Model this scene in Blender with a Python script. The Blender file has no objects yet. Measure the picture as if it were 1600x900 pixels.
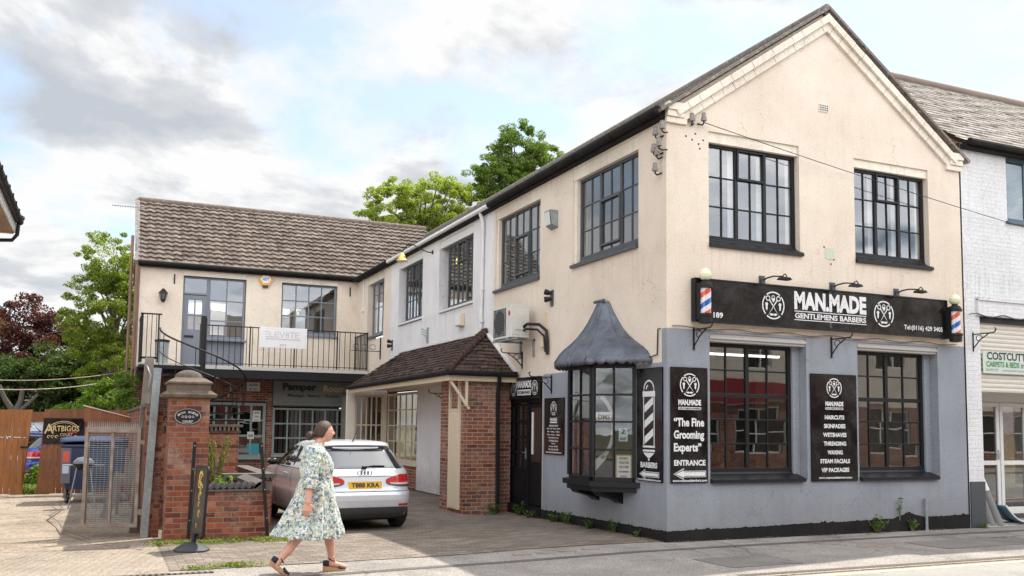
import bpy, bmesh, math, random
import numpy as np
from mathutils import Vector, Matrix
random.seed(7); rng = np.random.default_rng(7)
R = math.radians
sc = bpy.context.scene
col = sc.collection

# ------------------------------------------------------------------ camera
cam = bpy.data.cameras.new('camera'); camo = bpy.data.objects.new('camera', cam); col.objects.link(camo)
sc.camera = camo
cam.sensor_width = 36; cam.lens = 36 * 1437.09 / 1600; cam.shift_y = 94.46 / 1600
cam.clip_start = .1; cam.clip_end = 3000
yaw, pit, rol = R(23.92), R(4.76), R(.71)
fw = Vector((math.sin(yaw) * math.cos(pit), math.cos(yaw) * math.cos(pit), math.sin(pit)))
rt = Vector((math.cos(yaw), -math.sin(yaw), 0)); up = rt.cross(fw)
r2 = rt * math.cos(rol) + up * math.sin(rol); u2 = -rt * math.sin(rol) + up * math.cos(rol)
M = Matrix((r2, u2, -fw)).transposed().to_4x4(); M.translation = (-7.499, -11.331, 1.65)
camo.matrix_world = M

# ------------------------------------------------------------------ sky and sun
S = Vector((.54, .30, 1.0)).normalized()                    # direction to the sun
sun_el = math.asin(S.z); sun_az = math.atan2(S.x, S.y)
w = bpy.data.worlds.new('World'); sc.world = w; w.use_nodes = True
nt = w.node_tree; nt.nodes.clear(); N = nt.nodes.new; L = nt.links.new
out = N('ShaderNodeOutputWorld'); bg = N('ShaderNodeBackground'); bg.inputs['Strength'].default_value = .11
L(bg.outputs[0], out.inputs[0])
sky = N('ShaderNodeTexSky'); sky.sky_type = 'NISHITA'; sky.sun_disc = False
sky.sun_elevation = sun_el; sky.sun_rotation = sun_az; sky.air_density = 1.0; sky.dust_density = 1.4; sky.ozone_density = 1.5
tc = N('ShaderNodeTexCoord'); sep = N('ShaderNodeSeparateXYZ'); L(tc.outputs['Generated'], sep.inputs[0])
def mth(op, a, b=None, c=None, tree=None, clamp=False):
    n = (tree or nt).nodes.new('ShaderNodeMath'); n.operation = op; n.use_clamp = clamp
    for i, x in enumerate((a, b, c)):
        if x is None: continue
        if isinstance(x, (int, float)): n.inputs[i].default_value = x
        else: (tree or nt).links.new(x, n.inputs[i])
    return n.outputs[0]
dz = mth('ADD', mth('ABSOLUTE', sep.outputs[2]), .22)
px = mth('DIVIDE', sep.outputs[0], dz); py = mth('DIVIDE', sep.outputs[1], dz)
cmb = N('ShaderNodeCombineXYZ'); L(px, cmb.inputs[0]); L(py, cmb.inputs[1]); cmb.inputs[2].default_value = 3.3
def noise(vec, scale, detail=6, rough=.55, dist=0., tree=None):
    n = (tree or nt).nodes.new('ShaderNodeTexNoise'); n.inputs['Scale'].default_value = scale
    n.inputs['Detail'].default_value = detail; n.inputs['Roughness'].default_value = rough; n.inputs['Distortion'].default_value = dist
    (tree or nt).links.new(vec, n.inputs['Vector']); return n
def ramp(fac, stops, tree=None, interp='LINEAR'):
    n = (tree or nt).nodes.new('ShaderNodeValToRGB'); e = n.color_ramp.elements; n.color_ramp.interpolation = interp
    while len(e) < len(stops): e.new(.5)
    for q, (p, c) in zip(e, stops): q.position = p; q.color = (*c, 1) if not isinstance(c, (int, float)) else (c, c, c, 1)
    (tree or nt).links.new(fac, n.inputs[0]); return n.outputs[0]
cn = noise(cmb.outputs[0], 1.55, 9, .56, .15)
cover = ramp(cn.outputs['Fac'], [(.385, 0), (.475, 1)])
cn2 = noise(cmb.outputs[0], 2.3, 9, .58, .25)
shade = ramp(cn2.outputs['Fac'], [(.36, (7.6, 8.1, 8.9)), (.46, (9.6, 9.9, 10.3)), (.53, (13.0, 13.0, 13.0))])
mx = N('ShaderNodeMix'); mx.data_type = 'RGBA'
skb = N('ShaderNodeVectorMath'); skb.operation = 'MULTIPLY_ADD'; L(sky.outputs[0], skb.inputs[0])
skb.inputs[1].default_value = (.85, .88, .85); skb.inputs[2].default_value = (1.7, 1.75, 1.75)
# clouds opposite the sun are lit face-on and so brighter than those under it
face = mth('MULTIPLY_ADD', sep.outputs[1], -.95, .86, clamp=False); face = mth('MINIMUM', mth('MAXIMUM', face, .42), 1.8)
shv = N('ShaderNodeVectorMath'); shv.operation = 'SCALE'; L(shade, shv.inputs[0]); L(face, shv.inputs['Scale'])
L(cover, mx.inputs[0]); L(skb.outputs[0], mx.inputs[6]); L(shv.outputs[0], mx.inputs[7]); L(mx.outputs[2], bg.inputs['Color'])

sl = bpy.data.lights.new('sun', 'SUN'); sl.energy = 4.2; sl.angle = R(.6); sl.color = (1, .95, .86)
so = bpy.data.objects.new('sun', sl); col.objects.link(so); so.rotation_euler = S.to_track_quat('Z', 'Y').to_euler(); so.location = (20, 10, 40)
sc.view_settings.view_transform = 'Standard'; sc.view_settings.look = 'None'; sc.view_settings.exposure = 0.72; sc.view_settings.gamma = 1
sc.render.engine = 'CYCLES'

# ------------------------------------------------------------------ materials
def nmat(name):
    m = bpy.data.materials.new(name); m.use_nodes = True; t = m.node_tree
    b = t.nodes['Principled BSDF']; return m, t, b
def coords(t):
    """real-world vertical wall coordinates: (along, height), whatever way the wall faces"""
    g = t.nodes.new('ShaderNodeNewGeometry'); p = t.nodes.new('ShaderNodeSeparateXYZ'); t.links.new(g.outputs['Position'], p.inputs[0])
    n = t.nodes.new('ShaderNodeSeparateXYZ'); t.links.new(g.outputs['True Normal'], n.inputs[0])
    ax = mth('GREATER_THAN', mth('ABSOLUTE', n.outputs[0], tree=t), .7, tree=t)
    az = mth('GREATER_THAN', mth('ABSOLUTE', n.outputs[2], tree=t), .8, tree=t)
    u = mth('ADD', mth('MULTIPLY', p.outputs[1], ax, tree=t), mth('MULTIPLY', p.outputs[0], mth('SUBTRACT', 1., ax, tree=t), tree=t), tree=t)
    v = mth('ADD', mth('MULTIPLY', p.outputs[1], az, tree=t), mth('MULTIPLY', p.outputs[2], mth('SUBTRACT', 1., az, tree=t), tree=t), tree=t)
    c = t.nodes.new('ShaderNodeCombineXYZ'); t.links.new(u, c.inputs[0]); t.links.new(v, c.inputs[1])
    return c.outputs[0], g.outputs['Position'], p
def mixc(t, fac, a, b, mode='MIX'):
    n = t.nodes.new('ShaderNodeMix'); n.data_type = 'RGBA'; n.blend_type = mode
    for i, x in ((0, fac), (6, a), (7, b)):
        if isinstance(x, (int, float)): n.inputs[i].default_value = x
        elif isinstance(x, tuple): n.inputs[i].default_value = (*x, 1)
        else: t.links.new(x, n.inputs[i])
    return n.outputs[2]
def bump(t, b, h, strength, dist=.01):
    n = t.nodes.new('ShaderNodeBump'); n.inputs['Strength'].default_value = strength; n.inputs['Distance'].default_value = dist
    t.links.new(h, n.inputs['Height']); t.links.new(n.outputs[0], b.inputs['Normal'])
def scale_vec(t, v, s):
    n = t.nodes.new('ShaderNodeVectorMath'); n.operation = 'MULTIPLY'; t.links.new(v, n.inputs[0]); n.inputs[1].default_value = s; return n.outputs[0]

def weathered(name, c, c2=None, rough=.8, sc_=1.5, fine=60, bmp=.15, metal=0, amt=.5, spec=.4):
    m, t, b = nmat(name); g = t.nodes.new('ShaderNodeNewGeometry'); v = g.outputs['Position']
    c2 = c2 or tuple(x * .7 for x in c)
    n = noise(v, sc_, 7, .62, tree=t); f = ramp(n.outputs['Fac'], [(.35, 0), (.68, 1)], t)
    cc = mixc(t, mth('MULTIPLY', f, amt, tree=t), c, c2)
    n2 = noise(v, fine, 4, .6, tree=t)
    cc = mixc(t, .25, cc, ramp(n2.outputs['Fac'], [(.3, .25), (.7, .85)], t), 'OVERLAY')
    t.links.new(cc, b.inputs['Base Color']); b.inputs['Roughness'].default_value = rough; b.inputs['Metallic'].default_value = metal
    b.inputs['Specular IOR Level'].default_value = spec
    if bmp: bump(t, b, n2.outputs['Fac'], bmp, .01)
    return m
def plain(name, c, rough=.5, metal=0, emit=0, spec=.5, coat=0):
    m, t, b = nmat(name); g = t.nodes.new('ShaderNodeNewGeometry')
    n = noise(g.outputs['Position'], 9, 4, .6, tree=t)
    cc = mixc(t, ramp(n.outputs['Fac'], [(.3, 0), (.7, .35)], t), c, tuple(x * .82 for x in c))
    t.links.new(cc, b.inputs['Base Color'])
    r = mth('ADD', mth('MULTIPLY', n.outputs['Fac'], .14, tree=t), rough - .07, tree=t); t.links.new(r, b.inputs['Roughness'])
    b.inputs['Metallic'].default_value = metal; b.inputs['Specular IOR Level'].default_value = spec; b.inputs['Coat Weight'].default_value = coat
    if emit: b.inputs['Emission Color'].default_value = (*c, 1); b.inputs['Emission Strength'].default_value = emit
    return m
def render_wall(name, c, dirt, coarse=70, bmp=.5, streak=.35, brick=0, base_dirt=(.20, .19, .16), peel=None):
    """roughcast / painted wall with stains, run-off streaks, splash-back near the ground"""
    m, t, b = nmat(name); uv, pos, p = coords(t)
    n = noise(pos, .8, 8, .62, .3, t); f = ramp(n.outputs['Fac'], [(.40, 0), (.66, 1)], t)
    cc = mixc(t, mth('MULTIPLY', f, .42, tree=t), c, dirt)
    pt = ramp(noise(pos, .45, 2, .4, 0, t).outputs['Fac'], [(.49, 0), (.53, 1)], t); cc = mixc(t, mth('MULTIPLY', pt, .10, tree=t), cc, tuple(min(x * 1.18, .8) for x in c))
    vc = t.nodes.new('ShaderNodeTexVoronoi'); vc.feature = 'DISTANCE_TO_EDGE'; vc.inputs['Scale'].default_value = .75; wv_ = t.nodes.new('ShaderNodeVectorMath'); wv_.operation = 'MULTIPLY_ADD'; t.links.new(noise(pos, 2.2, 5, .6, 0, t).outputs['Color'], wv_.inputs[0]); wv_.inputs[1].default_value = (.9, .9, .9); t.links.new(pos, wv_.inputs[2]); t.links.new(wv_.outputs[0], vc.inputs['Vector'])
    ck = mth('MULTIPLY', ramp(vc.outputs['Distance'], [(.0, 1), (.006, 0)], t), ramp(noise(pos, .9, 3, .5, 0, t).outputs['Fac'], [(.5, 0), (.62, .5)], t), tree=t); cc = mixc(t, ck, cc, tuple(x * .35 for x in dirt))
    st = noise(scale_vec(t, uv, (5.5, .35, 1)), 1.6, 6, .65, 0, t)
    cc = mixc(t, mth('MULTIPLY', ramp(st.outputs['Fac'], [(.5, 0), (.78, 1)], t), streak, tree=t), cc, tuple(x * .8 for x in dirt))
    sp = noise(pos, 5, 7, .75, .3, t)
    cc = mixc(t, mth('MULTIPLY', ramp(sp.outputs['Fac'], [(.58, 0), (.72, 1)], t), .3, tree=t), cc, tuple(x * .6 for x in dirt))
    zs_ = mth('MULTIPLY', p.outputs[2], .1, tree=t); run = ramp(zs_, [(.355, 0), (.436, 1), (.445, 0)], t); s2 = noise(scale_vec(t, uv, (13, .25, 1)), 1.0, 5, .7, 0, t)
    cc = mixc(t, mth('MULTIPLY', mth('MULTIPLY', run, ramp(s2.outputs['Fac'], [(.5, 0), (.68, 1)], t), tree=t), streak * 2.2, tree=t), cc, tuple(x * .45 for x in dirt))
    lo = mth('MULTIPLY', ramp(p.outputs[2], [(.12, 1), (.62, 0)], t), mth('ADD', sp.outputs['Fac'], -.1, tree=t), tree=t)
    cc = mixc(t, lo, cc, base_dirt)
    fn = noise(pos, coarse, 4, .8, 0, t)
    cc = mixc(t, .6, cc, ramp(fn.outputs['Fac'], [(.3, .3), (.7, .72)], t), 'OVERLAY')
    h = fn.outputs['Fac']
    if brick:
        br = t.nodes.new('ShaderNodeTexBrick'); br.inputs['Scale'].default_value = 1; br.inputs['Brick Width'].default_value = .225
        br.inputs['Row Height'].default_value = .075; br.inputs['Mortar Size'].default_value = .008; br.inputs['Mortar Smooth'].default_value = .5
        wob = t.nodes.new('ShaderNodeVectorMath'); wob.operation = 'MULTIPLY_ADD'; t.links.new(noise(pos, 6, 3, .6, 0, t).outputs['Color'], wob.inputs[0])
        wob.inputs[1].default_value = (.03, .025, 0); t.links.new(uv, wob.inputs[2]); t.links.new(wob.outputs[0], br.inputs['Vector'])
        h = mth('ADD', mth('MULTIPLY', br.outputs['Fac'], -brick, tree=t), mth('MULTIPLY', noise(pos, 14, 5, .6, 0, t).outputs['Fac'], .9, tree=t), tree=t)
        cc = mixc(t, mth('MULTIPLY', br.outputs['Fac'], .07, tree=t), cc, tuple(x * .5 for x in dirt))
    if peel:
        pl = ramp(noise(pos, 3.3, 8, .7, .4, t).outputs['Fac'], [(.655, 0), (.665, 1)], t); cc = mixc(t, pl, cc, peel)
    t.links.new(cc, b.inputs['Base Color']); b.inputs['Roughness'].default_value = .93; b.inputs['Specular IOR Level'].default_value = .2
    bump(t, b, h, bmp, .012); return m
def brickwork(name, cols, mortar=(.36, .32, .27), bw=.225, rh=.075, soot=.4):
    m, t, b = nmat(name); uv, pos, p = coords(t)
    wob = t.nodes.new('ShaderNodeVectorMath'); wob.operation = 'MULTIPLY_ADD'; t.links.new(noise(pos, 7, 3, .6, 0, t).outputs['Color'], wob.inputs[0])
    wob.inputs[1].default_value = (.016, .012, 0); t.links.new(uv, wob.inputs[2])
    br = t.nodes.new('ShaderNodeTexBrick'); br.inputs['Scale'].default_value = 1; br.inputs['Brick Width'].default_value = bw
    br.inputs['Row Height'].default_value = rh; br.inputs['Mortar Size'].default_value = .007; br.inputs['Mortar Smooth'].default_value = .25; br.inputs['Bias'].default_value = 0
    br.inputs['Color1'].default_value = (0, 0, 0, 1); br.inputs['Color2'].default_value = (1, 1, 1, 1); br.inputs['Mortar'].default_value = (.5, .5, .5, 1)
    t.links.new(wob.outputs[0], br.inputs['Vector'])
    k = len(cols); cc = ramp(br.outputs['Color'], [(i / (k - 1), c) for i, c in enumerate(cols)], t)
    sp = noise(pos, 11, 6, .7, .2, t)
    cc = mixc(t, mth('MULTIPLY', ramp(sp.outputs['Fac'], [(.42, 0), (.7, 1)], t), .55, tree=t), cc, tuple(x * .45 for x in cols[0]))
    ef = mth('MULTIPLY', ramp(noise(pos, 2.3, 6, .65, .2, t).outputs['Fac'], [(.48, 0), (.68, 1)], t), ramp(noise(pos, 17, 5, .8, .2, t).outputs['Fac'], [(.42, 0), (.62, .75)], t), tree=t); cc = mixc(t, ef, cc, (.44, .38, .33))
    cc = mixc(t, br.outputs['Fac'], cc, mortar)
    cc = mixc(t, mth('MULTIPLY', ramp(noise(pos, 1.1, 6, .6, 0, t).outputs['Fac'], [(.45, 0), (.75, 1)], t), soot, tree=t), cc, (.07, .05, .04))
    t.links.new(cc, b.inputs['Base Color']); b.inputs['Roughness'].default_value = .9; b.inputs['Specular IOR Level'].default_value = .25
    h = mth('ADD', mth('MULTIPLY', br.outputs['Fac'], -1.2, tree=t), mth('MULTIPLY', noise(pos, 45, 4, .7, 0, t).outputs['Fac'], .7, tree=t), tree=t)
    bump(t, b, h, .7, .008); return m
def glass(name, tint=.75, base=.07, edge=.85, rough=0.0, tintc=(1, 1, 1)):
    m = bpy.data.materials.new(name); m.use_nodes = True; t = m.node_tree; t.nodes.clear()
    o = t.nodes.new('ShaderNodeOutputMaterial'); mxs = t.nodes.new('ShaderNodeMixShader'); tr = t.nodes.new('ShaderNodeBsdfTransparent'); gl = t.nodes.new('ShaderNodeBsdfGlossy')
    tr.inputs[0].default_value = (tint * tintc[0], tint * tintc[1], tint * tintc[2], 1); gl.inputs['Roughness'].default_value = rough; gl.inputs[0].default_value = (.95, .97, 1, 1)
    lw = t.nodes.new('ShaderNodeLayerWeight'); lw.inputs[0].default_value = .5
    g = t.nodes.new('ShaderNodeNewGeometry'); n = noise(g.outputs['Position'], 1.6, 2, .5, 0, t); bn = t.nodes.new('ShaderNodeBump'); bn.inputs['Strength'].default_value = .045; bn.inputs['Distance'].default_value = .02
    t.links.new(n.outputs['Fac'], bn.inputs['Height']); t.links.new(bn.outputs[0], gl.inputs['Normal'])
    f = mth('ADD', mth('MULTIPLY', mth('POWER', lw.outputs['Facing'], 3.0, tree=t), edge - base, tree=t), base, tree=t)
    t.links.new(f, mxs.inputs[0]); t.links.new(tr.outputs[0], mxs.inputs[1]); t.links.new(gl.outputs[0], mxs.inputs[2]); t.links.new(mxs.outputs[0], o.inputs[0])
    return m
def leafmat(name, dark, light, trans=.35):
    m = bpy.data.materials.new(name); m.use_nodes = True; t = m.node_tree; b = t.nodes['Principled BSDF']
    g = t.nodes.new('ShaderNodeNewGeometry')
    c = ramp(g.outputs['Random Per Island'], [(0, dark), (.55, tuple((a + b_) / 2 for a, b_ in zip(dark, light))), (1, light)], t)
    t.links.new(c, b.inputs['Base Color']); b.inputs['Roughness'].default_value = .55; b.inputs['Specular IOR Level'].default_value = .35
    tl = t.nodes.new('ShaderNodeBsdfTranslucent'); cc = mixc(t, 1., c, (1.6, 1.7, .6), 'MULTIPLY'); t.links.new(cc, tl.inputs[0])
    ms = t.nodes.new('ShaderNodeMixShader'); ms.inputs[0].default_value = trans; t.links.new(b.outputs[0], ms.inputs[1]); t.links.new(tl.outputs[0], ms.inputs[2])
    t.links.new(ms.outputs[0], t.nodes['Material Output'].inputs[0]); return m
def tilemat(name, cols, lichen=(.42, .38, .31), dark=(.05, .04, .035)):
    """roof tiles: a tone of its own for every tile (uv = tile column, course), lichen spots, dirty overlaps"""
    m, t, b = nmat(name); uv = t.nodes.new('ShaderNodeUVMap'); fl = t.nodes.new('ShaderNodeVectorMath'); fl.operation = 'FLOOR'; t.links.new(uv.outputs[0], fl.inputs[0])
    wn = t.nodes.new('ShaderNodeTexWhiteNoise'); t.links.new(fl.outputs[0], wn.inputs['Vector'])
    cc = ramp(wn.outputs['Value'], [(i / (len(cols) - 1), c) for i, c in enumerate(cols)], t)
    g = t.nodes.new('ShaderNodeNewGeometry'); n = noise(g.outputs['Position'], 14, 6, .7, 0, t)
    cc = mixc(t, mth('MULTIPLY', ramp(n.outputs['Fac'], [(.55, 0), (.62, 1)], t), .75, tree=t), cc, lichen)
    n3 = noise(g.outputs['Position'], 8.3, 6, .7, 0, t); cc = mixc(t, mth('MULTIPLY', ramp(n3.outputs['Fac'], [(.56, 0), (.66, 1)], t), .8, tree=t), cc, dark)
    t.links.new(cc, b.inputs['Base Color']); b.inputs['Roughness'].default_value = .9; b.inputs['Specular IOR Level'].default_value = .2
    bump(t, b, noise(g.outputs['Position'], 60, 4, .7, 0, t).outputs['Fac'], .5, .01); return m
def woodmat(name, c, c2, plank=.14, axis=0, rough=.65):
    m, t, b = nmat(name); g = t.nodes.new('ShaderNodeNewGeometry'); v = g.outputs['Position']
    sc3 = [22, 22, 22]; sc3[2] = 1.3
    n = noise(scale_vec(t, v, tuple(sc3)), 1, 6, .65, .6, t); cc = mixc(t, ramp(n.outputs['Fac'], [(.3, 0), (.72, 1)], t), c, c2)
    n2 = noise(v, 1.2, 5, .6, 0, t); cc = mixc(t, mth('MULTIPLY', ramp(n2.outputs['Fac'], [(.45, 0), (.7, 1)], t), .4, tree=t), cc, tuple(x * .4 for x in c2))
    t.links.new(cc, b.inputs['Base Color']); b.inputs['Roughness'].default_value = rough; bump(t, b, n.outputs['Fac'], .3, .005); return m

m_cream = render_wall('cream_roughcast', (.73, .63, .53), (.50, .415, .33), 42, .9, .12)
m_creamtrim = render_wall('cream_trim', (.75, .68, .585), (.42, .36, .30), 40, .3, .4)
m_white = render_wall('white_roughcast', (.72, .71, .72), (.50, .49, .49), 42, .7, .3)
m_grey = render_wall('grey_roughcast', (.29, .308, .35), (.175, .185, .21), 48, .9, .25)
m_black = weathered('plinth_black', (.010, .0095, .010), (.03, .027, .024), .85, 3, 40, .5, spec=.2)
m_nbwhite = render_wall('white_painted_brick', (.66, .665, .68), (.48, .48, .49), 22, .7, .25, brick=.45)
m_brick = brickwork('red_brick', [(.12, .04, .028), (.26, .08, .045), (.36, .125, .065), (.20, .07, .05), (.40, .17, .09)])
m_brick2 = brickwork('old_orange_brick', [(.12, .035, .025), (.25, .065, .035), (.36, .11, .05), (.20, .06, .04), (.40, .17, .10)], (.24, .19, .15), soot=.5)
m_frameb = plain('black_paint', (.010, .010, .012), .42, spec=.28)
m_frameg = plain('dark_grey_paint', (.055, .062, .072), .42)
m_slate_b = plain('blue_grey_paint', (.165, .18, .215), .5)
m_sage = plain('sage_paint', (.27, .33, .31), .5)
m_cpaint = plain('cream_gloss', (.66, .55, .40), .5)
m_whitep = plain('white_paint', (.72, .72, .70), .5)
m_iron = plain('black_iron', (.013, .012, .013), .5, .0, spec=.3)
m_lead = weathered('lead_sheet', (.15, .165, .20), (.07, .075, .09), .45, 4, 25, .15, .55, .9)
m_glass = glass('window_glass', .68, .17, .9)
m_glassd = glass('window_glass_lower', .5, .15, .9)
m_room = weathered('room_plaster', (.32, .30, .27), (.22, .2, .18), .9)
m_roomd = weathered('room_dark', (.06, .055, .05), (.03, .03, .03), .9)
m_curtain = weathered('net_curtain', (.75, .74, .70), (.6, .6, .58), .9)
m_slates = tilemat('slates', [(.10, .09, .085), (.17, .15, .135), (.22, .20, .18)])
m_pantile = tilemat('pantiles', [(.075, .056, .048), (.12, .095, .08), (.17, .137, .115), (.10, .07, .058), (.14, .125, .105)], (.28, .25, .21), (.03, .025, .022))
m_plaintile = tilemat('plain_clay_tiles', [(.045, .028, .024), (.075, .045, .038), (.11, .07, .06)], (.13, .11, .09), (.02, .017, .015))
m_nbslate = tilemat('neighbour_slates', [(.14, .12, .105), (.22, .195, .175), (.29, .265, .24), (.10, .085, .075)], (.5, .45, .4))
m_signb, t, b = nmat('sign_black'); g = t.nodes.new('ShaderNodeNewGeometry'); n_ = noise(g.outputs['Position'], 2.4, 7, .7, .3, t)
t.links.new(ramp(n_.outputs['Fac'], [(.42, (.005, .0045, .005)), (.75, (.028, .026, .025))], t), b.inputs['Base Color']); t.links.new(ramp(n_.outputs['Fac'], [(.4, .10), (.75, .34)], t), b.inputs['Roughness']); b.inputs['Specular IOR Level'].default_value = .38; bump(t, b, noise(g.outputs['Position'], 1.7, 2, .4, 0, t).outputs['Fac'], .15, .02)
m_signw = weathered('sign_white', (.68, .68, .70), (.55, .54, .54), .45, 6, 40, 0)
m_stone = weathered('weathered_stone', (.155, .115, .085), (.055, .047, .04), .9, 5, 50, .6, 0, .9)
m_galv = weathered('galvanised_steel', (.36, .40, .42), (.22, .25, .26), .5, 5, 30, .1, .6, .8)
m_rust = weathered('rusty_steel', (.34, .285, .245), (.19, .13, .10), .7, 6, 40, .2, .2, .9)

# ------------------------------------------------------------------ mesh helpers
class Frame:
    """flat surface to build on: u to the right as seen, v up, n out of the surface"""
    def __init__(s, o, u, n, v=(0, 0, 1)): s.o, s.u, s.n, s.v = Vector(o), Vector(u).normalized(), Vector(n).normalized(), Vector(v).normalized()
    def p(s, u, v, n=0): return s.o + s.u * u + s.v * v + s.n * n
FRONT = Frame((0, 0, 0), (1, 0, 0), (0, -1, 0))                 # u = x
SIDE = Frame((0, 0, 0), (0, -1, 0), (-1, 0, 0))                 # u = -y
REAR = Frame((0, 18.16, 0), (1, 0, 0), (0, -1, 0))
class MB:
    def __init__(s): s.v = []; s.f = []; s.m = []; s.uv = []; s.has = False
    def face(s, pts, mi=0, uv=None):
        k = len(s.v); s.v += [tuple(p) for p in pts]; s.f.append(tuple(range(k, k + len(pts)))); s.m.append(mi)
        s.uv.append(uv); s.has |= uv is not None
    def grid(s, rows, mi=0, close=False, uvf=None, flip=False):
        k = len(s.v); n = len(rows[0]); s.v += [tuple(p) for r in rows for p in r]
        for i in range(len(rows) - 1):
            for j in range(n if close else n - 1):
                a, b = k + i * n + j, k + i * n + (j + 1) % n; c, d = a + n, b + n
                s.f.append((a, c, d, b) if flip else (a, b, d, c)); s.m.append(mi); s.uv.append(None if not uvf else uvf(i, j))
                s.has |= uvf is not None
        return s
    def cap(s, pts, mi=0): s.face(pts, mi)
    def fbox(s, F, u0, u1, v0, v1, n0, n1, mi=0):
        P = [F.p(u, v, n) for u in (u0, u1) for v in (v0, v1) for n in (n0, n1)]
        k = len(s.v); s.v += [tuple(p) for p in P]
        for q in ((0, 1, 3, 2), (4, 6, 7, 5), (0, 4, 5, 1), (2, 3, 7, 6), (0, 2, 6, 4), (1, 5, 7, 3)):
            s.f.append(tuple(k + i for i in q)); s.m.append(mi); s.uv.append(None)
        return s
    def box(s, x0, x1, y0, y1, z0, z1, mi=0): return s.fbox(Frame((0, 0, 0), (1, 0, 0), (0, 1, 0)), x0, x1, z0, z1, y0, y1, mi)
    def bar(s, a, b, w, h=None, up_=(0, 0, 1), mi=0):
        a, b = Vector(a), Vector(b); d = (b - a); l = d.length; d.normalize(); h = h or w
        sd = d.cross(Vector(up_));
        if sd.length < 1e-4: sd = d.cross(Vector((1, 0, 0)))
        sd.normalize(); F = Frame(a, d, sd, d.cross(sd) * -1); return s.fbox(F, 0, l, -h / 2, h / 2, -w / 2, w / 2, mi)
    def prism(s, F, pts, n0, n1, mi=0):
        A = [F.p(u, v, n0) for u, v in pts]; B = [F.p(u, v, n1) for u, v in pts]; s.face(A[::-1], mi); s.face(B, mi)
        for i in range(len(pts)):
            j = (i + 1) % len(pts); s.face([A[i], A[j], B[j], B[i]], mi)
        return s
    def tube(s, path, r, n=8, mi=0, closed=False, caps=True):
        P = [Vector(p) for p in path]; rr = r if isinstance(r, (list, tuple)) else [r] * len(P); rows = []; prev = None
        for i, p in enumerate(P):
            if closed: d = P[(i + 1) % len(P)] - P[i - 1]
            else: d = P[min(i + 1, len(P) - 1)] - P[max(i - 1, 0)]
            d.normalize()
            if prev is None: a = d.cross(Vector((0, 0, 1))); a = a if a.length > 1e-3 else d.cross(Vector((1, 0, 0)))
            else: a = prev - d * prev.dot(d)
            a.normalize(); prev = a; b = d.cross(a)
            rows.append([p + (a * math.cos(t) + b * math.sin(t)) * rr[i] for t in [2 * math.pi * q / n for q in range(n)]])
        if closed: rows.append(rows[0])
        s.grid(rows, mi, close=True)
        if caps and not closed: s.face(rows[0][::-1], mi); s.face(rows[-1], mi)
        return s
    def lathe(s, prof, c=(0, 0, 0), n=20, mi=0, ax=(0, 0, 1)):
        ax = Vector(ax).normalized(); q = ax.to_track_quat('Z', 'Y'); c = Vector(c)
        rows = [[c + q @ Vector((r * math.cos(t), r * math.sin(t), z)) for t in [2 * math.pi * k / n for k in range(n)]] for r, z in prof]
        s.grid(rows, mi, close=True); s.face(rows[0][::-1], mi); s.face(rows[-1], mi); return s
    def ball(s, c, r, n=14, mi=0, sx=1, sy=1, sz=1):
        k = n // 2; rows = []
        for i in range(k + 1):
            a = -math.pi / 2 + math.pi * i / k; rr = max(math.cos(a), 1e-3)
            rows.append([(c[0] + sx * r * rr * math.cos(t), c[1] + sy * r * rr * math.sin(t), c[2] + sz * r * math.sin(a)) for t in [2 * math.pi * q / n for q in range(n)]])
        return s.grid(rows, mi, close=True)
    def build(s, name, mats, parent=None, smooth=False, bev=0, local=False, fix=True):
        me = bpy.data.meshes.new(name); mats = mats if isinstance(mats, (list, tuple)) else [mats]
        if parent is not None: base = Vector((0, 0, 0)) if local else Vector(BASE[parent.name])
        elif local: base = Vector((0, 0, 0))
        else:
            A = np.array(s.v); base = Vector(((A[:, 0].min() + A[:, 0].max()) / 2, (A[:, 1].min() + A[:, 1].max()) / 2, A[:, 2].min()))
        V = [(a - base.x, b - base.y, c - base.z) for a, b, c in s.v]
        me.from_pydata(V, [], s.f); me.polygons.foreach_set('material_index', s.m)
        if s.has:
            ul = me.uv_layers.new(name='UVMap'); d = []
            for f, uv in zip(s.f, s.uv): d += list(uv) if uv else [(0, 0)] * len(f)
            ul.data.foreach_set('uv', [x for p in d for x in p])
        for m in mats: me.materials.append(m)
        if smooth: me.polygons.foreach_set('use_smooth', [True] * len(s.f))
        if fix:
            bm = bmesh.new(); bm.from_mesh(me); bmesh.ops.remove_doubles(bm, verts=bm.verts, dist=1e-5) if smooth else None
            bmesh.ops.recalc_face_normals(bm, faces=bm.faces); bm.to_mesh(me); bm.free()
        if smooth and smooth != 1: me.set_sharp_from_angle(angle=R(smooth))
        o = bpy.data.objects.new(name, me); col.objects.link(o)
        if parent is not None: o.parent = parent; BASE[o.name] = BASE[parent.name]
        else: o.location = base; BASE[o.name] = tuple(base)
        if bev:
            b = o.modifiers.new('bevel', 'BEVEL'); b.width = bev; b.segments = 2; b.limit_method = 'ANGLE'; b.angle_limit = R(40)
        return o
BASE = {}
def tag(o, label=None, cat=None, group=None, kind=None):
    if label: o['label'] = label
    if cat: o['category'] = cat
    if group: o['group'] = group
    if kind: o['kind'] = kind
    return o
def thing(name, label, cat, loc=(0, 0, 0), group=None, rz=0):
    o = bpy.data.objects.new(name, None); col.objects.link(o); o.location = loc; o.rotation_euler = (0, 0, rz); o.empty_display_size = .2
    BASE[o.name] = tuple(loc); return tag(o, label, cat, group)
def copy_tree(o, parent=None, label=None, loc=None, rz=None):
    c = o.copy(); col.objects.link(c); BASE[c.name] = BASE[o.name]; c.parent = parent
    if label: c['label'] = label
    if loc is not None: c.location = loc
    if rz is not None: c.rotation_euler = (0, 0, rz)
    for ch in list(o.children): copy_tree(ch, c)
    return c
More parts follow.
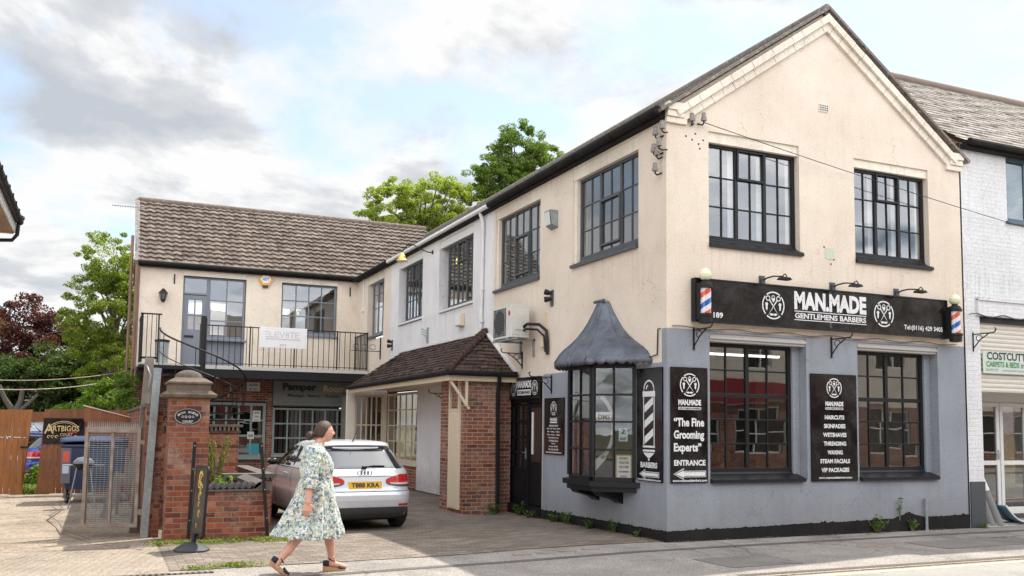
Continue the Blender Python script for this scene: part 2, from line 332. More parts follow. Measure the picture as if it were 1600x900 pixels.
def struct(mb, name, mats, **k): return tag(mb.build(name, mats, **k), kind='structure')

_tc = {}
def text2d(s, off=0.0):
    if (s, off) in _tc: return _tc[(s, off)]
    cu = bpy.data.curves.new('t', 'FONT'); cu.body = s; cu.size = 1; cu.offset = off; cu.resolution_u = 3
    ob = bpy.data.objects.new('t', cu); col.objects.link(ob); dg = bpy.context.evaluated_depsgraph_get(); dg.update()
    me = bpy.data.meshes.new_from_object(ob.evaluated_get(dg)); V = np.array([v.co[:2] for v in me.vertices]); Fs = [tuple(p.vertices) for p in me.polygons]
    bpy.data.objects.remove(ob); bpy.data.curves.remove(cu); bpy.data.meshes.remove(me)
    _tc[(s, off)] = (V, Fs); return V, Fs
def put_text(mb, F, s, u, v, h, width=None, n=.004, mi=0, off=0.012, align='C', mirror=False, ref=None, sp=None):
    """lettering lying on surface F; h = height of the line's box, v = its bottom"""
    V, Fs = text2d(s, off); lo, hi = V.min(0), V.max(0)
    if ref is not None: V0, _ = text2d(s, ref); lo0, hi0 = V0.min(0), V0.max(0)
    else: lo0, hi0 = lo, hi
    sy = h / (hi0[1] - lo0[1]); sx = (width / (hi0[0] - lo0[0])) if width else sy
    lo = lo0; ww = (hi0[0] - lo0[0]) * sx; x0 = {'C': u - ww / 2, 'L': u, 'R': u - ww}[align]
    k = len(mb.v)
    for a, b in V:
        x = (a - lo0[0]) * sx; x = ww - x if mirror else x
        mb.v.append(tuple(F.p(x0 + x, v + (b - lo0[1]) * sy, n)))
    for f in Fs: mb.f.append(tuple(k + i for i in f)); mb.m.append(mi); mb.uv.append(None)
def arc_band(mb, F, c, r0, r1, a0, a1, n=.004, mi=0, k=24, ex=1.0):
    A = [F.p(c[0] + ex * r0 * math.cos(t), c[1] + r0 * math.sin(t), n) for t in np.linspace(a0, a1, k)]
    B = [F.p(c[0] + ex * r1 * math.cos(t), c[1] + r1 * math.sin(t), n) for t in np.linspace(a0, a1, k)]
    mb.grid([A, B], mi)
def blob2(mb, F, c, rx, ry, n=.004, mi=0, k=14): mb.face([F.p(c[0] + rx * math.cos(t), c[1] + ry * math.sin(t), n) for t in np.linspace(0, 2 * math.pi, k, endpoint=False)], mi)
def emblem(mb, F, u, v, r, mi=0, n=.004):
    """crossed scissors, bearded head, clippers and moustache in a broken ring"""
    d = math.pi / 180; t = .1 * r
    for a0, a1 in ((52, 128), (138, 222), (232, 308), (318, 402)): arc_band(mb, F, (u, v), r * .9, r, a0 * d, a1 * d, n, mi)
    for s in (-1, 1):
        P = lambda x, y: (u + s * x * r, v + y * r)
        # blade
        a, b = Vector(P(-.52, -.78)), Vector(P(.30, .32)); dr = (b - a).normalized(); pn = Vector((-dr.y, dr.x)) * r * .05
        mb.face([F.p(*q, n + .0004 * (s + 1)) for q in ((a.x, a.y), (b.x + pn.x, b.y + pn.y), (b.x - pn.x, b.y - pn.y))], mi)
        a, b = Vector(P(-.05, -.12)), Vector(P(.34, .38)); pn = Vector((-dr.y, dr.x)) * r * .035
        mb.face([F.p(q.x, q.y, n + .001) for q in (a + pn, b + pn, b - pn, a - pn)], mi)
        arc_band(mb, F, P(.47, .50), r * .13, r * .2, 0, 2 * math.pi, n, mi, 16)
        blob2(mb, F, P(.60, .08), r * .13, r * .12, n, mi); blob2(mb, F, P(.60, -.14), r * .08, r * .24, n + .0005, mi)
        blob2(mb, F, P(.16, -.66), r * .17, r * .08, n, mi)
    arc_band(mb, F, (u, v + .55 * r), r * .13, r * .19, 0, 2 * math.pi, n, mi, 18, .8); blob2(mb, F, (u, v + .44 * r), r * .15, r * .10, n + .001, mi)
    mb.face([F.p(u - .15 * r, v + .42 * r, n + .0015), F.p(u, v + .2 * r, n + .0015), F.p(u + .15 * r, v + .42 * r, n + .0015)], mi)

def wall(mb, F, u0, u1, v0, v1, holes, matf, th=.3, ub=(), vb=(), reveal=.14):
    """wall sheet with openings, their reveals, and an inner face"""
    us = sorted({u0, u1, *ub, *[h[0] for h in holes], *[h[1] for h in holes]}); us = [u for u in us if u0 <= u <= u1]
    vs = sorted({v0, v1, *vb, *[h[2] for h in holes], *[h[3] for h in holes]}); vs = [v for v in vs if v0 <= v <= v1]
    for i in range(len(us) - 1):
        for j in range(len(vs) - 1):
            a, b, c, d = us[i], us[i + 1], vs[j], vs[j + 1]; mu, mv = (a + b) / 2, (c + d) / 2
            if any(h[0] < mu < h[1] and h[2] < mv < h[3] for h in holes): continue
            mb.face([F.p(a, c), F.p(b, c), F.p(b, d), F.p(a, d)], matf(mu, mv))
            mb.face([F.p(b, c, -th), F.p(a, c, -th), F.p(a, d, -th), F.p(b, d, -th)], 0)
    for h in holes:
        a, b, c, d = h[:4]; mi = matf(a - .05, (c + d) / 2)
        for s in ([(a, c), (a, d)], [(b, d), (b, c)], [(a, d), (b, d)], [(b, c), (a, c)]):
            (x0, y0), (x1, y1) = s; mb.face([F.p(x0, y0), F.p(x1, y1), F.p(x1, y1, -th), F.p(x0, y0, -th)], mi)

def window(parent, F, u0, u1, v0, v1, cols, rows, mats, n=-.12, fr=.05, bar=.022, thick=(), opener=None, gl=None, sill=None, lab=None, heads=None, name='window', curtain=None):
    """cols/rows: positions 0..1 of the glazing bars; thick: ('c',i,w) or ('r',i,w) wider ones; opener: (c0,c1,r0,r1) casement"""
    mb = MB(); W, H = u1 - u0, v1 - v0
    mb.fbox(F, u0, u0 + fr, v0, v1, n - .05, n); mb.fbox(F, u1 - fr, u1, v0, v1, n - .05, n)
    mb.fbox(F, u0 + fr, u1 - fr, v0, v0 + fr, n - .05, n); mb.fbox(F, u0 + fr, u1 - fr, v1 - fr, v1, n - .05, n)
    cs = [u0 + fr + c * (W - 2 * fr) for c in cols]; rs = [v0 + fr + r_ * (H - 2 * fr) for r_ in rows]
    tw = {(k, i): w_ for k, i, w_ in thick}
    for i, c in enumerate(cs): w_ = tw.get(('c', i), bar); mb.fbox(F, c - w_ / 2, c + w_ / 2, v0 + fr, v1 - fr, n - .045, n - (.004 if w_ > bar else .012))
    for i, r_ in enumerate(rs):
        w_ = tw.get(('r', i), bar); mb.fbox(F, u0 + fr, u1 - fr, r_ - w_ / 2, r_ + w_ / 2, n - .042, n - (.007 if w_ > bar else .015))
    if opener:
        a, b, c, d = opener; e = .035; nn = n + .018
        mb.fbox(F, a, a + e, c, d, n - .03, nn); mb.fbox(F, b - e, b, c, d, n - .03, nn); mb.fbox(F, a + e, b - e, c, c + e, n - .03, nn); mb.fbox(F, a + e, b - e, d - e, d, n - .03, nn)
    o = mb.build(name, mats, parent, bev=.004)
    if lab: o['label'] = lab
    g = MB(); cc = [u0 + fr] + cs + [u1 - fr]; rr = [v0 + fr] + rs + [v1 - fr]
    for i in range(len(cc) - 1):
        for j in range(len(rr) - 1):
            t = [random.uniform(-.0016, .0016) for _ in range(3)]
            g.face([F.p(cc[i], rr[j], n - .03 + t[0]), F.p(cc[i + 1], rr[j], n - .03 + t[1]), F.p(cc[i + 1], rr[j + 1], n - .03 + t[2]), F.p(cc[i], rr[j + 1], n - .03 + t[0] + t[2] - t[1])])
    g.build('pane', gl or m_glass, o, fix=False)
    if sill:
        s = MB(); hgt, out_, ext = sill[:3]
        s.prism(Frame(F.p(u0 - ext[0], v0, 0), F.n, -F.u), [(n, 0), (n, -hgt * .2), (-.005, -hgt), (out_, -hgt), (out_, -hgt + .035), (n + .06, -.01)], 0, 0) if False else None
        A = [(n - .04, .0), (n, .0), (n + .02, -.03), (out_, -hgt + .05), (out_, -hgt), (-.03, -hgt), (n - .04, -hgt + .02)]
        ua, ub_ = u0 - ext[0], u1 + ext[1]
        pa = [F.p(ua, v0 + y, x) for x, y in A]; pb = [F.p(ub_, v0 + y, x) for x, y in A]; s.face(pa); s.face(pb[::-1])
        for i in range(len(A)): j = (i + 1) % len(A); s.face([pa[i], pb[i], pb[j], pa[j]])
        s.build('sill', sill[3] if len(sill) > 3 else mats, o, bev=.006)
    if curtain:
        c = MB()
        for a, b in curtain:
            k = 14; rws = []
            for vv in (v0 + fr, v1 - fr): rws.append([F.p(a + (b - a) * i / k, vv, n - .09 + .012 * math.sin(i * 2.1)) for i in range(k + 1)])
            c.grid(rws)
        c.build('curtain', m_curtain, o, smooth=1, fix=False)
    return o
# ------------------------------------------------------------------ ground
def gz(y): t = min(max(y / 5., 0), 1); return -.07 * t * t * (3 - 2 * t)
def sheet(name, x0, x1, y0, y1, dz_, mat, nx=1, ny=30):
    mb = MB(); ys = np.linspace(y0, y1, ny + 1); xs = np.linspace(x0, x1, nx + 1)
    mb.grid([[(x, y, gz(y) + dz_) for x in xs] for y in ys]); return struct(mb, name, mat, smooth=1)
def groundmat(name, c, c2, fine, sc_=1.2, rough=.95, stain=(.05, .045, .04), st=.35, speck=.4):
    m, t, b = nmat(name); g = t.nodes.new('ShaderNodeNewGeometry'); v = g.outputs['Position']
    cc = mixc(t, ramp(noise(v, sc_, 8, .65, .3, t).outputs['Fac'], [(.3, 0), (.7, 1)], t), c, c2)
    cc = mixc(t, mth('MULTIPLY', ramp(noise(v, .55, 9, .7, .6, t).outputs['Fac'], [(.5, 0), (.7, 1)], t), st, tree=t), cc, stain)
    vo = t.nodes.new('ShaderNodeTexVoronoi'); vo.inputs['Scale'].default_value = fine; t.links.new(v, vo.inputs['Vector'])
    wn = noise(v, fine * .8, 3, .7, 0, t); cc = mixc(t, speck, cc, ramp(wn.outputs['Fac'], [(.25, .15), (.75, .85)], t), 'OVERLAY')
    gv = t.nodes.new('ShaderNodeTexVoronoi'); gv.inputs['Scale'].default_value = 3.1; t.links.new(v, gv.inputs['Vector']); cc = mixc(t, mth('MULTIPLY', ramp(gv.outputs['Distance'], [(.05, 1), (.075, 0)], t), .5, tree=t), cc, stain)
    vc = t.nodes.new('ShaderNodeTexVoronoi'); vc.feature = 'DISTANCE_TO_EDGE'; vc.inputs['Scale'].default_value = .55; wq = t.nodes.new('ShaderNodeVectorMath'); wq.operation = 'MULTIPLY_ADD'; t.links.new(noise(v, 1.7, 6, .65, 0, t).outputs['Color'], wq.inputs[0]); wq.inputs[1].default_value = (1.2, 1.2, 0); t.links.new(v, wq.inputs[2]); t.links.new(wq.outputs[0], vc.inputs['Vector'])
    cc = mixc(t, mth('MULTIPLY', ramp(vc.outputs['Distance'], [(.0, 1), (.012, 0)], t), ramp(noise(v, .5, 3, .5, 0, t).outputs['Fac'], [(.46, 0), (.56, .7)], t), tree=t), cc, tuple(x * .5 for x in stain))
    t.links.new(cc, b.inputs['Base Color']); b.inputs['Roughness'].default_value = rough; b.inputs['Specular IOR Level'].default_value = .2
    bump(t, b, mth('ADD', wn.outputs['Fac'], vo.outputs['Distance'], tree=t), .5, .008); return m, t, b
m_asph = groundmat('pavement_asphalt', (.215, .195, .18), (.32, .29, .265), 55, 1.6, st=.55, stain=(.10, .09, .08), speck=.9)[0]
m_road = groundmat('road_asphalt', (.24, .225, .21), (.31, .295, .275), 70, .8)[0]
m_patch = groundmat('patched_asphalt', (.10, .095, .09), (.14, .13, .125), 90)[0]
m_conc = groundmat('drive_concrete', (.22, .178, .138), (.33, .275, .22), 30, 1.6, st=.55, stain=(.13, .10, .07), speck=.8)[0]
m_land, t, b = groundmat('far_ground', (.13, .14, .06), (.2, .17, .11), 10, .1)
# ribbed concrete
m_rib, t, b = groundmat('ribbed_concrete', (.22, .182, .145), (.30, .255, .21), 40, 1.4, speck=.7)
g = t.nodes.new('ShaderNodeNewGeometry'); wv = t.nodes.new('ShaderNodeTexWave'); wv.inputs['Scale'].default_value = 3.1; wv.inputs['Distortion'].default_value = 1.6; wv.inputs['Detail'].default_value = 3
rot = t.nodes.new('ShaderNodeVectorRotate'); rot.rotation_type = 'Z_AXIS'; rot.inputs['Angle'].default_value = R(14); t.links.new(g.outputs['Position'], rot.inputs[0]); t.links.new(rot.outputs[0], wv.inputs[0])
bump(t, b, wv.outputs['Fac'], .4, .02)
# block paving
m_pave, t, b = nmat('block_paving'); g = t.nodes.new('ShaderNodeNewGeometry'); v = g.outputs['Position']
wob = t.nodes.new('ShaderNodeVectorMath'); wob.operation = 'MULTIPLY_ADD'; t.links.new(noise(v, 5, 3, .6, 0, t).outputs['Color'], wob.inputs[0]); wob.inputs[1].default_value = (.02, .02, 0); t.links.new(v, wob.inputs[2])
br = t.nodes.new('ShaderNodeTexBrick'); br.inputs['Scale'].default_value = 1; br.inputs['Brick Width'].default_value = .21; br.inputs['Row Height'].default_value = .105; br.inputs['Mortar Size'].default_value = .005; br.inputs['Mortar Smooth'].default_value = .4
br.inputs['Color1'].default_value = (0, 0, 0, 1); br.inputs['Color2'].default_value = (1, 1, 1, 1); t.links.new(wob.outputs[0], br.inputs[0])
cc = ramp(br.outputs['Color'], [(0, (.155, .125, .105)), (.5, (.20, .165, .135)), (1, (.26, .215, .18))], t)
cc = mixc(t, mth('MULTIPLY', ramp(noise(v, .9, 8, .65, .3, t).outputs['Fac'], [(.42, 0), (.7, 1)], t), .5, tree=t), cc, (.08, .068, .055))
cc = mixc(t, .3, cc, ramp(noise(v, 60, 3, .7, 0, t).outputs['Fac'], [(.3, .25), (.7, .75)], t), 'OVERLAY')
cc = mixc(t, mth('MULTIPLY', br.outputs['Fac'], .8, tree=t), cc, (.045, .045, .03))
t.links.new(cc, b.inputs['Base Color']); b.inputs['Roughness'].default_value = .9; b.inputs['Specular IOR Level'].default_value = .25
bump(t, b, mth('MULTIPLY', br.outputs['Fac'], -1, tree=t), .8, .008)

mb = MB(); xs = [-600, -60, -20, 20, 60, 600]; ys = list(np.linspace(-40, 40, 81)); ys = [-900, -300] + ys + [300, 900]
mb.grid([[(x, y, gz(y) - .03) for x in xs] for y in ys]); struct(mb, 'ground', m_land, smooth=1)
sheet('road', -60, 60, -12.2, -2.93, -.012, m_road, ny=1)
sheet('pavement', -60, 60, -2.72, 1.95, -.004, m_asph)
sheet('pavement_far', -60, 60, -15.2, -12.2, .06, m_asph, ny=1)
mb = MB(); mb.grid([[(-6.75, -.32, .001), (-3.4, -.18, .001), (-2.2, .06, .001), (-.0, .18, .001)]] + [[(x, y, gz(y) + .001) for x in (-6.75, -3.4, -2.2, 0)] for y in np.linspace(.5, 20, 40)])
struct(mb, 'yard_paving', m_pave, smooth=1)
# edging course where the blocks stop, and the tar line of an old trench
mb = MB(); P = [(-6.75, -.40), (-5.8, -.37), (-3.4, -.26), (-2.2, -.02), (-1.3, .07), (-.1, .10)]
mb.grid([[(x, y, .0035) for x, y in P], [(x, y + .11, .0045) for x, y in P]]); struct(mb, 'paving_edge', m_pave)
mb = MB(); P = [(-8, -1.75), (-5.2, -1.2), (-4.2, -1.1), (-2.9, -.98), (-.9, -.72), (1.5, -.62), (4, -.58), (6.3, -.56), (12, -.5)]
mb.grid([[(x, y - .07 - .015 * math.sin(i * 3), .0) for i, (x, y) in enumerate(P)], [(x, y + .07, .0) for x, y in P]]); struct(mb, 'trench_patch', m_patch)
for k, (x0_, x1_, y0_, y1_, mt_) in enumerate(((3.4, 5.6, -1.9, -1.1, m_patch), (-.6, .5, -2.3, -1.5, m_patch), (-4.6, -3.7, -2.5, -1.9, m_asph))):
    mb = MB(); mb.face([(x0_, y0_, .001), (x1_, y0_ + .04, .001), (x1_ + .03, y1_, .001), (x0_ - .04, y1_ - .03, .001)]); struct(mb, 'repaired_patch', groundmat('repair_%d' % k, (.17, .155, .142), (.23, .21, .19), 60, st=.4, speck=.9)[0])
mb = MB(); mb.lathe([(.01, .0), (.24, .0), (.25, -.01)], (2.6, -1.35, .004), 28); struct(mb, 'manhole_cover', m_rust)
sheet('drive_slab', -30, -6.75, 1.93, 17, .004, m_conc, ny=30)
sheet('drive_ribbed_apron', -30, -6.75, -.55, 1.93, .0025, m_rib, ny=8)
mb = MB(); rw_ = [[], []]
for i, (x, y) in enumerate([(-8.35, 9.6), (-8.1, 8), (-8.25, 6.4), (-8.05, 5.2), (-7.95, 4.0), (-7.7, 3.2), (-7.55, 2.6), (-7.15, 2.0), (-6.95, 1.6)]): rw_[0].append((x - .008, y, .009)); rw_[1].append((x + .008 + .012 * (i % 3), y, .009))
mb.grid(rw_); mb.grid([[(-8.9, 3.0, .009), (-8.2, 3.2, .009), (-7.7, 3.05, .009)], [(-8.9, 2.98, .009), (-8.2, 3.175, .009), (-7.7, 3.03, .009)]]); struct(mb, 'drive_cracks', m_patch)
# road edge: channel, grating, yellow line, kerb
m_drain, t, b = nmat('channel_grating'); uv, pos, p = coords(t)
sx = mth('FRACT', mth('MULTIPLY', p.outputs[0], 16., tree=t), tree=t); f = mth('GREATER_THAN', sx, .5, tree=t)
t.links.new(mixc(t, f, (.13, .10, .085), (.012, .01, .01)), b.inputs['Base Color']); b.inputs['Roughness'].default_value = .8
mb = MB(); mb.box(-.9, 40, -2.86, -2.75, -.03, .004); struct(mb, 'drain_channel', m_drain)
mb = MB(); mb.box(-7.6, -6.3, -.66, -.58, -.03, .006); struct(mb, 'entrance_drain', m_drain)
m_yel = weathered('yellow_paint', (.72, .60, .30), (.45, .40, .3), .8, 7, 60, .3, 0, .8)
mb = MB(); mb.box(-1.5, 60, -3.12, -3.04, -.012, -.006); struct(mb, 'yellow_line', m_yel)
mb = MB(); mb.box(-60, 60, -2.93, -2.86, -.03, .0); mb.box(-60, -.9, -2.86, -2.72, -.03, .001); mb.box(-.9, 60, -2.75, -2.72, -.03, .001); struct(mb, 'kerb_stones', m_conc)
mb = MB(); mb.box(-60, 60, -12.32, -12.2, -.03, .07); struct(mb, 'kerb_far', m_conc)
mb = MB()
for x, y in ((-2.51, -.47), (-2.16, -.43), (-1.82, -.38), (-1.42, -.31)): mb.box(x - .12, x + .12, y - .05, y + .05, -.02, .006)
struct(mb, 'stopcock_covers', m_rust)

# ------------------------------------------------------------------ main building
W = 6.09; RX = 3.10; EV = 6.38; RZ = 8.46; YB = 21.2
main = thing('shop_building', 'cream and grey rendered corner building with gable to the street and barber shop below', 'building', (0, 0, 0))
BL = R(0)
def fmat(u, v): return 1 if v < 3.10 else 0
fh = [(.76, 2.51, 4.40, 6.16), (3.66, 5.33, 4.40, 6.12), (.76, 2.60, .86, 3.06), (3.66, 5.45, .86, 3.06)]
mb = MB(); wall(mb, FRONT, 0, W, .15, EV, fh, fmat, vb=(3.10,))
mb.face([FRONT.p(0, EV), FRONT.p(W, EV), FRONT.p(RX, RZ + .02)], 0); mb.face([FRONT.p(W, EV, -.3), FRONT.p(0, EV, -.3), FRONT.p(RX, RZ + .02, -.3)], 0)
def smat(u, v):
    y = -u
    if y < .13: return 1 if v < 3.10 else 0
    if y < 4.12: return 1 if v < 2.60 else 0
    if y < 6.6: return (3 if v < 2.58 and y > 5.78 else 0)
    if y < 14.25: return 3 if (v < .6 and y > 11.6) or (y < 6.95 and v < 2.6) else 2
    return 3 if v < 2.6 else 0
sh = [(-2.98, -.78, 4.42, 6.32), (-6.51, -4.31, 4.42, 6.32), (-10.1, -7.8, 4.36, 6.30), (-13.5, -11.39, 4.36, 6.26), (-16.85, -15.0, 4.2, 6.2),
      (-5.77, -4.14, .08, 2.57), (-2.63, -.85, .78, 2.62), (-14.4, -11.6, .62, 2.55)]
wall(mb, SIDE, -18.16, 0, -.05, EV, sh, smat, ub=(-.13, -4.12, -6.6, -6.95, -14.25, -11.6, -5.78), vb=(.15, .6, 2.58, 2.6, 3.10))
mb.face([(W, 0, -.05), (W, YB, -.05), (W, YB, EV), (W, 0, EV)], 0); mb.face([(W - .3, 0, 0), (W - .3, YB, 0), (W - .3, YB, EV), (W - .3, 0, EV)], 0)
mb.face([(0, YB, EV), (W, YB, EV), (RX, YB, RZ)], 0)
mb.build('wall', [m_cream, m_grey, m_white, m_brick], main, fix=False)
# plinth of black bitumen paint, ragged top
mb = MB(); xs = np.linspace(0, W, 220); rows = [[], [], []]
for i, x in enumerate(xs):
    h = .15 + .08 * x / W + .004 * math.sin(x * 3.1) + random.uniform(-.007, .007) + (.03 * random.random() if random.random() < .08 else 0) + (.09 * max(0, 1 - abs(x - 4.7) / .32) * random.uniform(.8, 1.1))
    rows[0].append((x, -.018, -.05)); rows[1].append((x, -.018, h)); rows[2].append((x, .02, h + .003))
mb.grid(rows)
rows = [[], [], []]
for y in np.linspace(0, 4.14, 160):
    h = .15 - .012 * y + random.uniform(-.008, .008) + (.03 * random.random() if random.random() < .06 else 0); rows[0].append((-.018, y, -.12)); rows[1].append((-.018, y, h)); rows[2].append((.02, y, h + .003))
mb.grid(rows); mb.face([(-.018, -.018, -.05), (0, -.018, -.05), (0, -.018, .15), (-.018, -.018, .15)]); mb.face([(-.018, -.018, -.05), (-.018, 0, -.05), (-.018, 0, .15), (-.018, -.018, .15)])
mb.build('plinth', m_black, main, fix=False)
# roof
mb = MB(); t_ = (RZ - EV) / RX
def slope(x0, z0, x1, z1, y0, y1, nc, nr, flip=False, lift=.02):
    rows = []; cs = nr * 2
    for i in range(nr):
        for q in (0, 1):
            f = (i + q) / nr; x = x0 + (x1 - x0) * f; z = z0 + (z1 - z0) * f + (lift if q == 0 else 0)
            rows.append([(x, y0 + (y1 - y0) * k / nc, z) for k in range(nc + 1)])
    mb.grid(rows, uvf=lambda i, j: [(j + .2, i // 2 + .2), (j + .8, i // 2 + .2), (j + .8, i // 2 + .8), (j + .2, i // 2 + .8)])
slope(-.14, EV - .07, RX, RZ + .06, -.06, YB, 70, 16); slope(W + .1, EV - .04, RX, RZ + .06, -.06, YB, 70, 16)
roof = mb.build('roof', m_slates, main, fix=False)
mb = MB(); mb.tube([(RX, -.06, RZ + .06), (RX, YB, RZ + .06)], .1, 10); mb.build('ridge_tiles', m_slates, roof, smooth=40)
# gable coping: two stepped courses of painted brick under the verge, with kneelers
mb = MB()
def raked(x0, z0, x1, z1, off0, off1, n1):
    d = Vector((x1 - x0, 0, z1 - z0)); l = d.length; d.normalize(); nn = Vector((-d.z, 0, d.x)); nn = nn if nn.z > 0 else -nn; k = int(l / .23)
    for i in range(k):
        a = Vector((x0, 0, z0)) + d * (l * i / k + .004); b_ = Vector((x0, 0, z0)) + d * (l * (i + 1) / k - .004); e = random.uniform(-.002, .004)
        P = [a + nn * off0, b_ + nn * off0, b_ + nn * off1, a + nn * off1]; A = [(p.x, -n1 - e, p.z) for p in P]; B = [(p.x, .01, p.z) for p in P]; mb.face(A)
        for q in range(4): mb.face([A[q], A[(q + 1) % 4], B[(q + 1) % 4], B[q]])
for (a, za, b_, zb) in ((.1, EV + .02, RX, RZ), (RX, RZ, W - .1, EV + .02)):
    raked(a, za, b_, zb, -.13, -.02, .10); raked(a, za, b_, zb, -.25, -.135, .05)
for s, x in ((1, 0), (-1, W)):
    for k, (w_, z0, z1, n_) in enumerate(((.34, EV - .20, EV - .115, .05), (.28, EV - .11, EV - .02, .075), (.30, EV - .015, EV + .10, .1))):
        xa, xb = (x - .02, x + w_) if s > 0 else (x - w_, x + .02); mb.box(xa, xb, -n_, .01, z0, z1)
cop = mb.build('gable_coping', m_creamtrim, main, bev=.004)
mb = MB()
for (a, za, b_, zb) in ((-.16, EV - .06, RX, RZ + .075), (RX, RZ + .075, W + .14, EV - .03)):
    mb.bar((a, -.05, za), (b_, -.05, zb), .14, .045)
mb.build('verge_slates', m_slates, cop)
# gutters
mb = MB(); mb.tube([(-.17, -.03, EV - .04), (-.17, 6.5, EV - .06)], .07, 10)
for y in np.arange(.4, 6.5, .9): mb.box(-.245, -.09, y, y + .03, EV - .12, EV - .02)
mb.box(-.12, -.0, 0, 18, EV - .14, EV - .01); mb.build('gutter', m_black, main, smooth=40)
mb = MB(); mb.tube([(-.15, 6.5, EV - .06), (-.15, 14.2, EV - .07)], .05, 10); mb.tube([(-.13, 7.1, EV - .1), (-.05, 7.1, EV - .32), (-.05, 7.15, 3.74)], .04, 10)
for z in (6.0, 5.3, 4.6, 3.9): mb.lathe([(.05, -.03), (.05, .03)], (-.05, 7.12, z), 10)
mb.build('downpipe', m_white, main, smooth=40, fix=True)['label'] = 'white painted gutter and downpipe'
mb = MB(); mb.tube([(-.17, 14.2, EV - .07), (-.17, 18.1, EV - .08)], .065, 10); mb.build('gutter', m_black, main, smooth=40)
# lintel trim bands over the side windows
for a, b_ in ((.78, 2.98), (4.31, 6.51)): mb = MB(); mb.box(.02, .12, a, b_, 6.0, 6.32); mb.box(-.0, .1, a, b_ , 6.20, 6.26); mb.build('lintel', m_creamtrim, main)
for a, b_ in ((7.8, 10.1), (11.39, 13.5)): mb = MB(); mb.box(.03, .12, a, b_, 6.0, 6.29); mb.box(.0, .1, a, b_, 6.17, 6.22); mb.build('lintel', m_whitep, main)
mb = MB(); mb.box(.03, .12, 15, 16.85, 6.0, 6.2); mb.build('lintel', m_creamtrim, main)
# upper windows, street front
C6 = [1 / 6, 2 / 6, 3 / 6, 4 / 6, 5 / 6]; R3 = [1 / 3, 2 / 3]
for u0, u1, z1 in ((.76, 2.5, 6.0), (3.66, 5.32, 5.98)):
    w_ = u1 - u0; a = u0 + .05 + (w_ - .1) / 3; b_ = u0 + .05 + 2 * (w_ - .1) / 3
    window(main, FRONT, u0, u1, 4.52, z1, C6, R3, m_frameb, n=-.10, thick=(('c', 1, .06), ('c', 3, .06)), opener=(a, b_, 4.57 + 2 * (z1 - 4.62) / 3, z1 - .02), sill=(.15, .05, (0, .05)),
           curtain=[(u0 + .28 * w_, u0 + .345 * w_), (u0 + .6 * w_, u0 + .66 * w_), (u0 + .93 * w_, u0 + .985 * w_)])
for u0, u1, z1 in ((.76, 2.51, 6.0), (3.66, 5.33, 5.98)): mb = MB(); mb.box(u0, u1, .03, .2, z1, z1 + .18); mb.build('lintel', m_creamtrim, main)
# upper windows, yard side (dark frames)
for y0, y1, mt, z0, z1, sl_ in ((.78, 2.88, m_frameg, 4.56, 6.0, .14), (4.31, 6.41, m_frameg, 4.56, 6.0, .14), (7.82, 9.7, m_frameg, 4.47, 6.0, 0), (11.41, 13.14, m_frameg, 4.48, 6.0, 0)):
    w_ = y1 - y0; a = -y1 + .05 + (w_ - .1) / 3; b_ = -y1 + .05 + 2 * (w_ - .1) / 3
    window(main, SIDE, -y1, -y0, z0, z1, C6, R3, mt, n=-.1, thick=(('c', 1, .055), ('c', 3, .055)), opener=(a, b_, z0 + .12, z1 - .52) if sl_ else (a, b_, z0 + .12 + .9, z1 - .02), sill=(.14, .06, (.1, 0)) if sl_ else (.1, .05, (.3, .05), m_white))
for a, b_ in ((2.88, 2.98), (6.41, 6.51)): mb = MB(); mb.box(.04, .2, a, b_, 4.42, 6.0); mb.build('frame_filler', m_creamtrim, main)
window(main, SIDE, -16.6, -15.0, 4.38, 6.0, [.36, .68], [.5, .78], m_slate_b, n=-.1, thick=(('c', 0, .07),), sill=(.1, .05, (.1, 0)))
# ground floor street windows
for u0, u1 in ((.76, 2.46), (3.66, 5.32)):
    window(main, FRONT, u0, u1, .98, 2.94, [.25, .5, .75], [.2, .4, .6, .81], m_frameb, n=-.2, fr=.06, bar=.026, thick=(('c', 1, .065), ('r', 2, .065)), gl=m_glassd, lab=None, sill=(.15, .06, (0, .06)))
m_boxc = weathered('stone_grey_paint', (.42, .40, .385), (.30, .28, .26), .8)
for u0, u1 in ((.76, 2.6), (3.66, 5.45)):
    mb = MB(); mb.box(u0, u1, .02, .3, 2.94, 3.06); mb.box(u0, u1, -.012, .1, 2.98, 3.02); mb.build('shutter_box', m_boxc, main)
    mb = MB(); mb.box(u1 - .14, u1 - .003, .16, .3, .86, 2.94); mb.build('window_reveal', m_grey, main)
mb = MB(); mb.box(1.04, 1.12, 0, .03, 0, 0); 
# air brick and mint patch on gable
mb = MB(); mb.box(2.93, 3.13, -.012, .01, 6.80, 6.93)
for i in range(5):
    for j in range(3): mb.box(2.945 + i * .038, 2.965 + i * .038, -.016, -.011, 6.82 + j * .036, 6.84 + j * .036, 1)
mb.build('air_brick', [m_creamtrim, m_roomd], main)
mb = MB(); mb.box(3.02, 3.2, -.006, .01, 4.38, 4.56); mb.build('filled_patch', plain('mint_filler', (.50, .55, .44), .8), main)
# small hooks and old bolt holes
mb = MB()
for u, v in ((.35, 6.02), (.46, 5.98), (.58, 5.93), (.66, 6.0), (.6, 5.86), (.52, 6.08), (3.0, 4.57), (3.2, 4.38), (3.14, 4.3)): mb.lathe([(.016, 0), (.012, .008)], FRONT.p(u, v, .0), 8, ax=(0, -1, 0))
mb.build('bolt_hole', m_roomd, main)
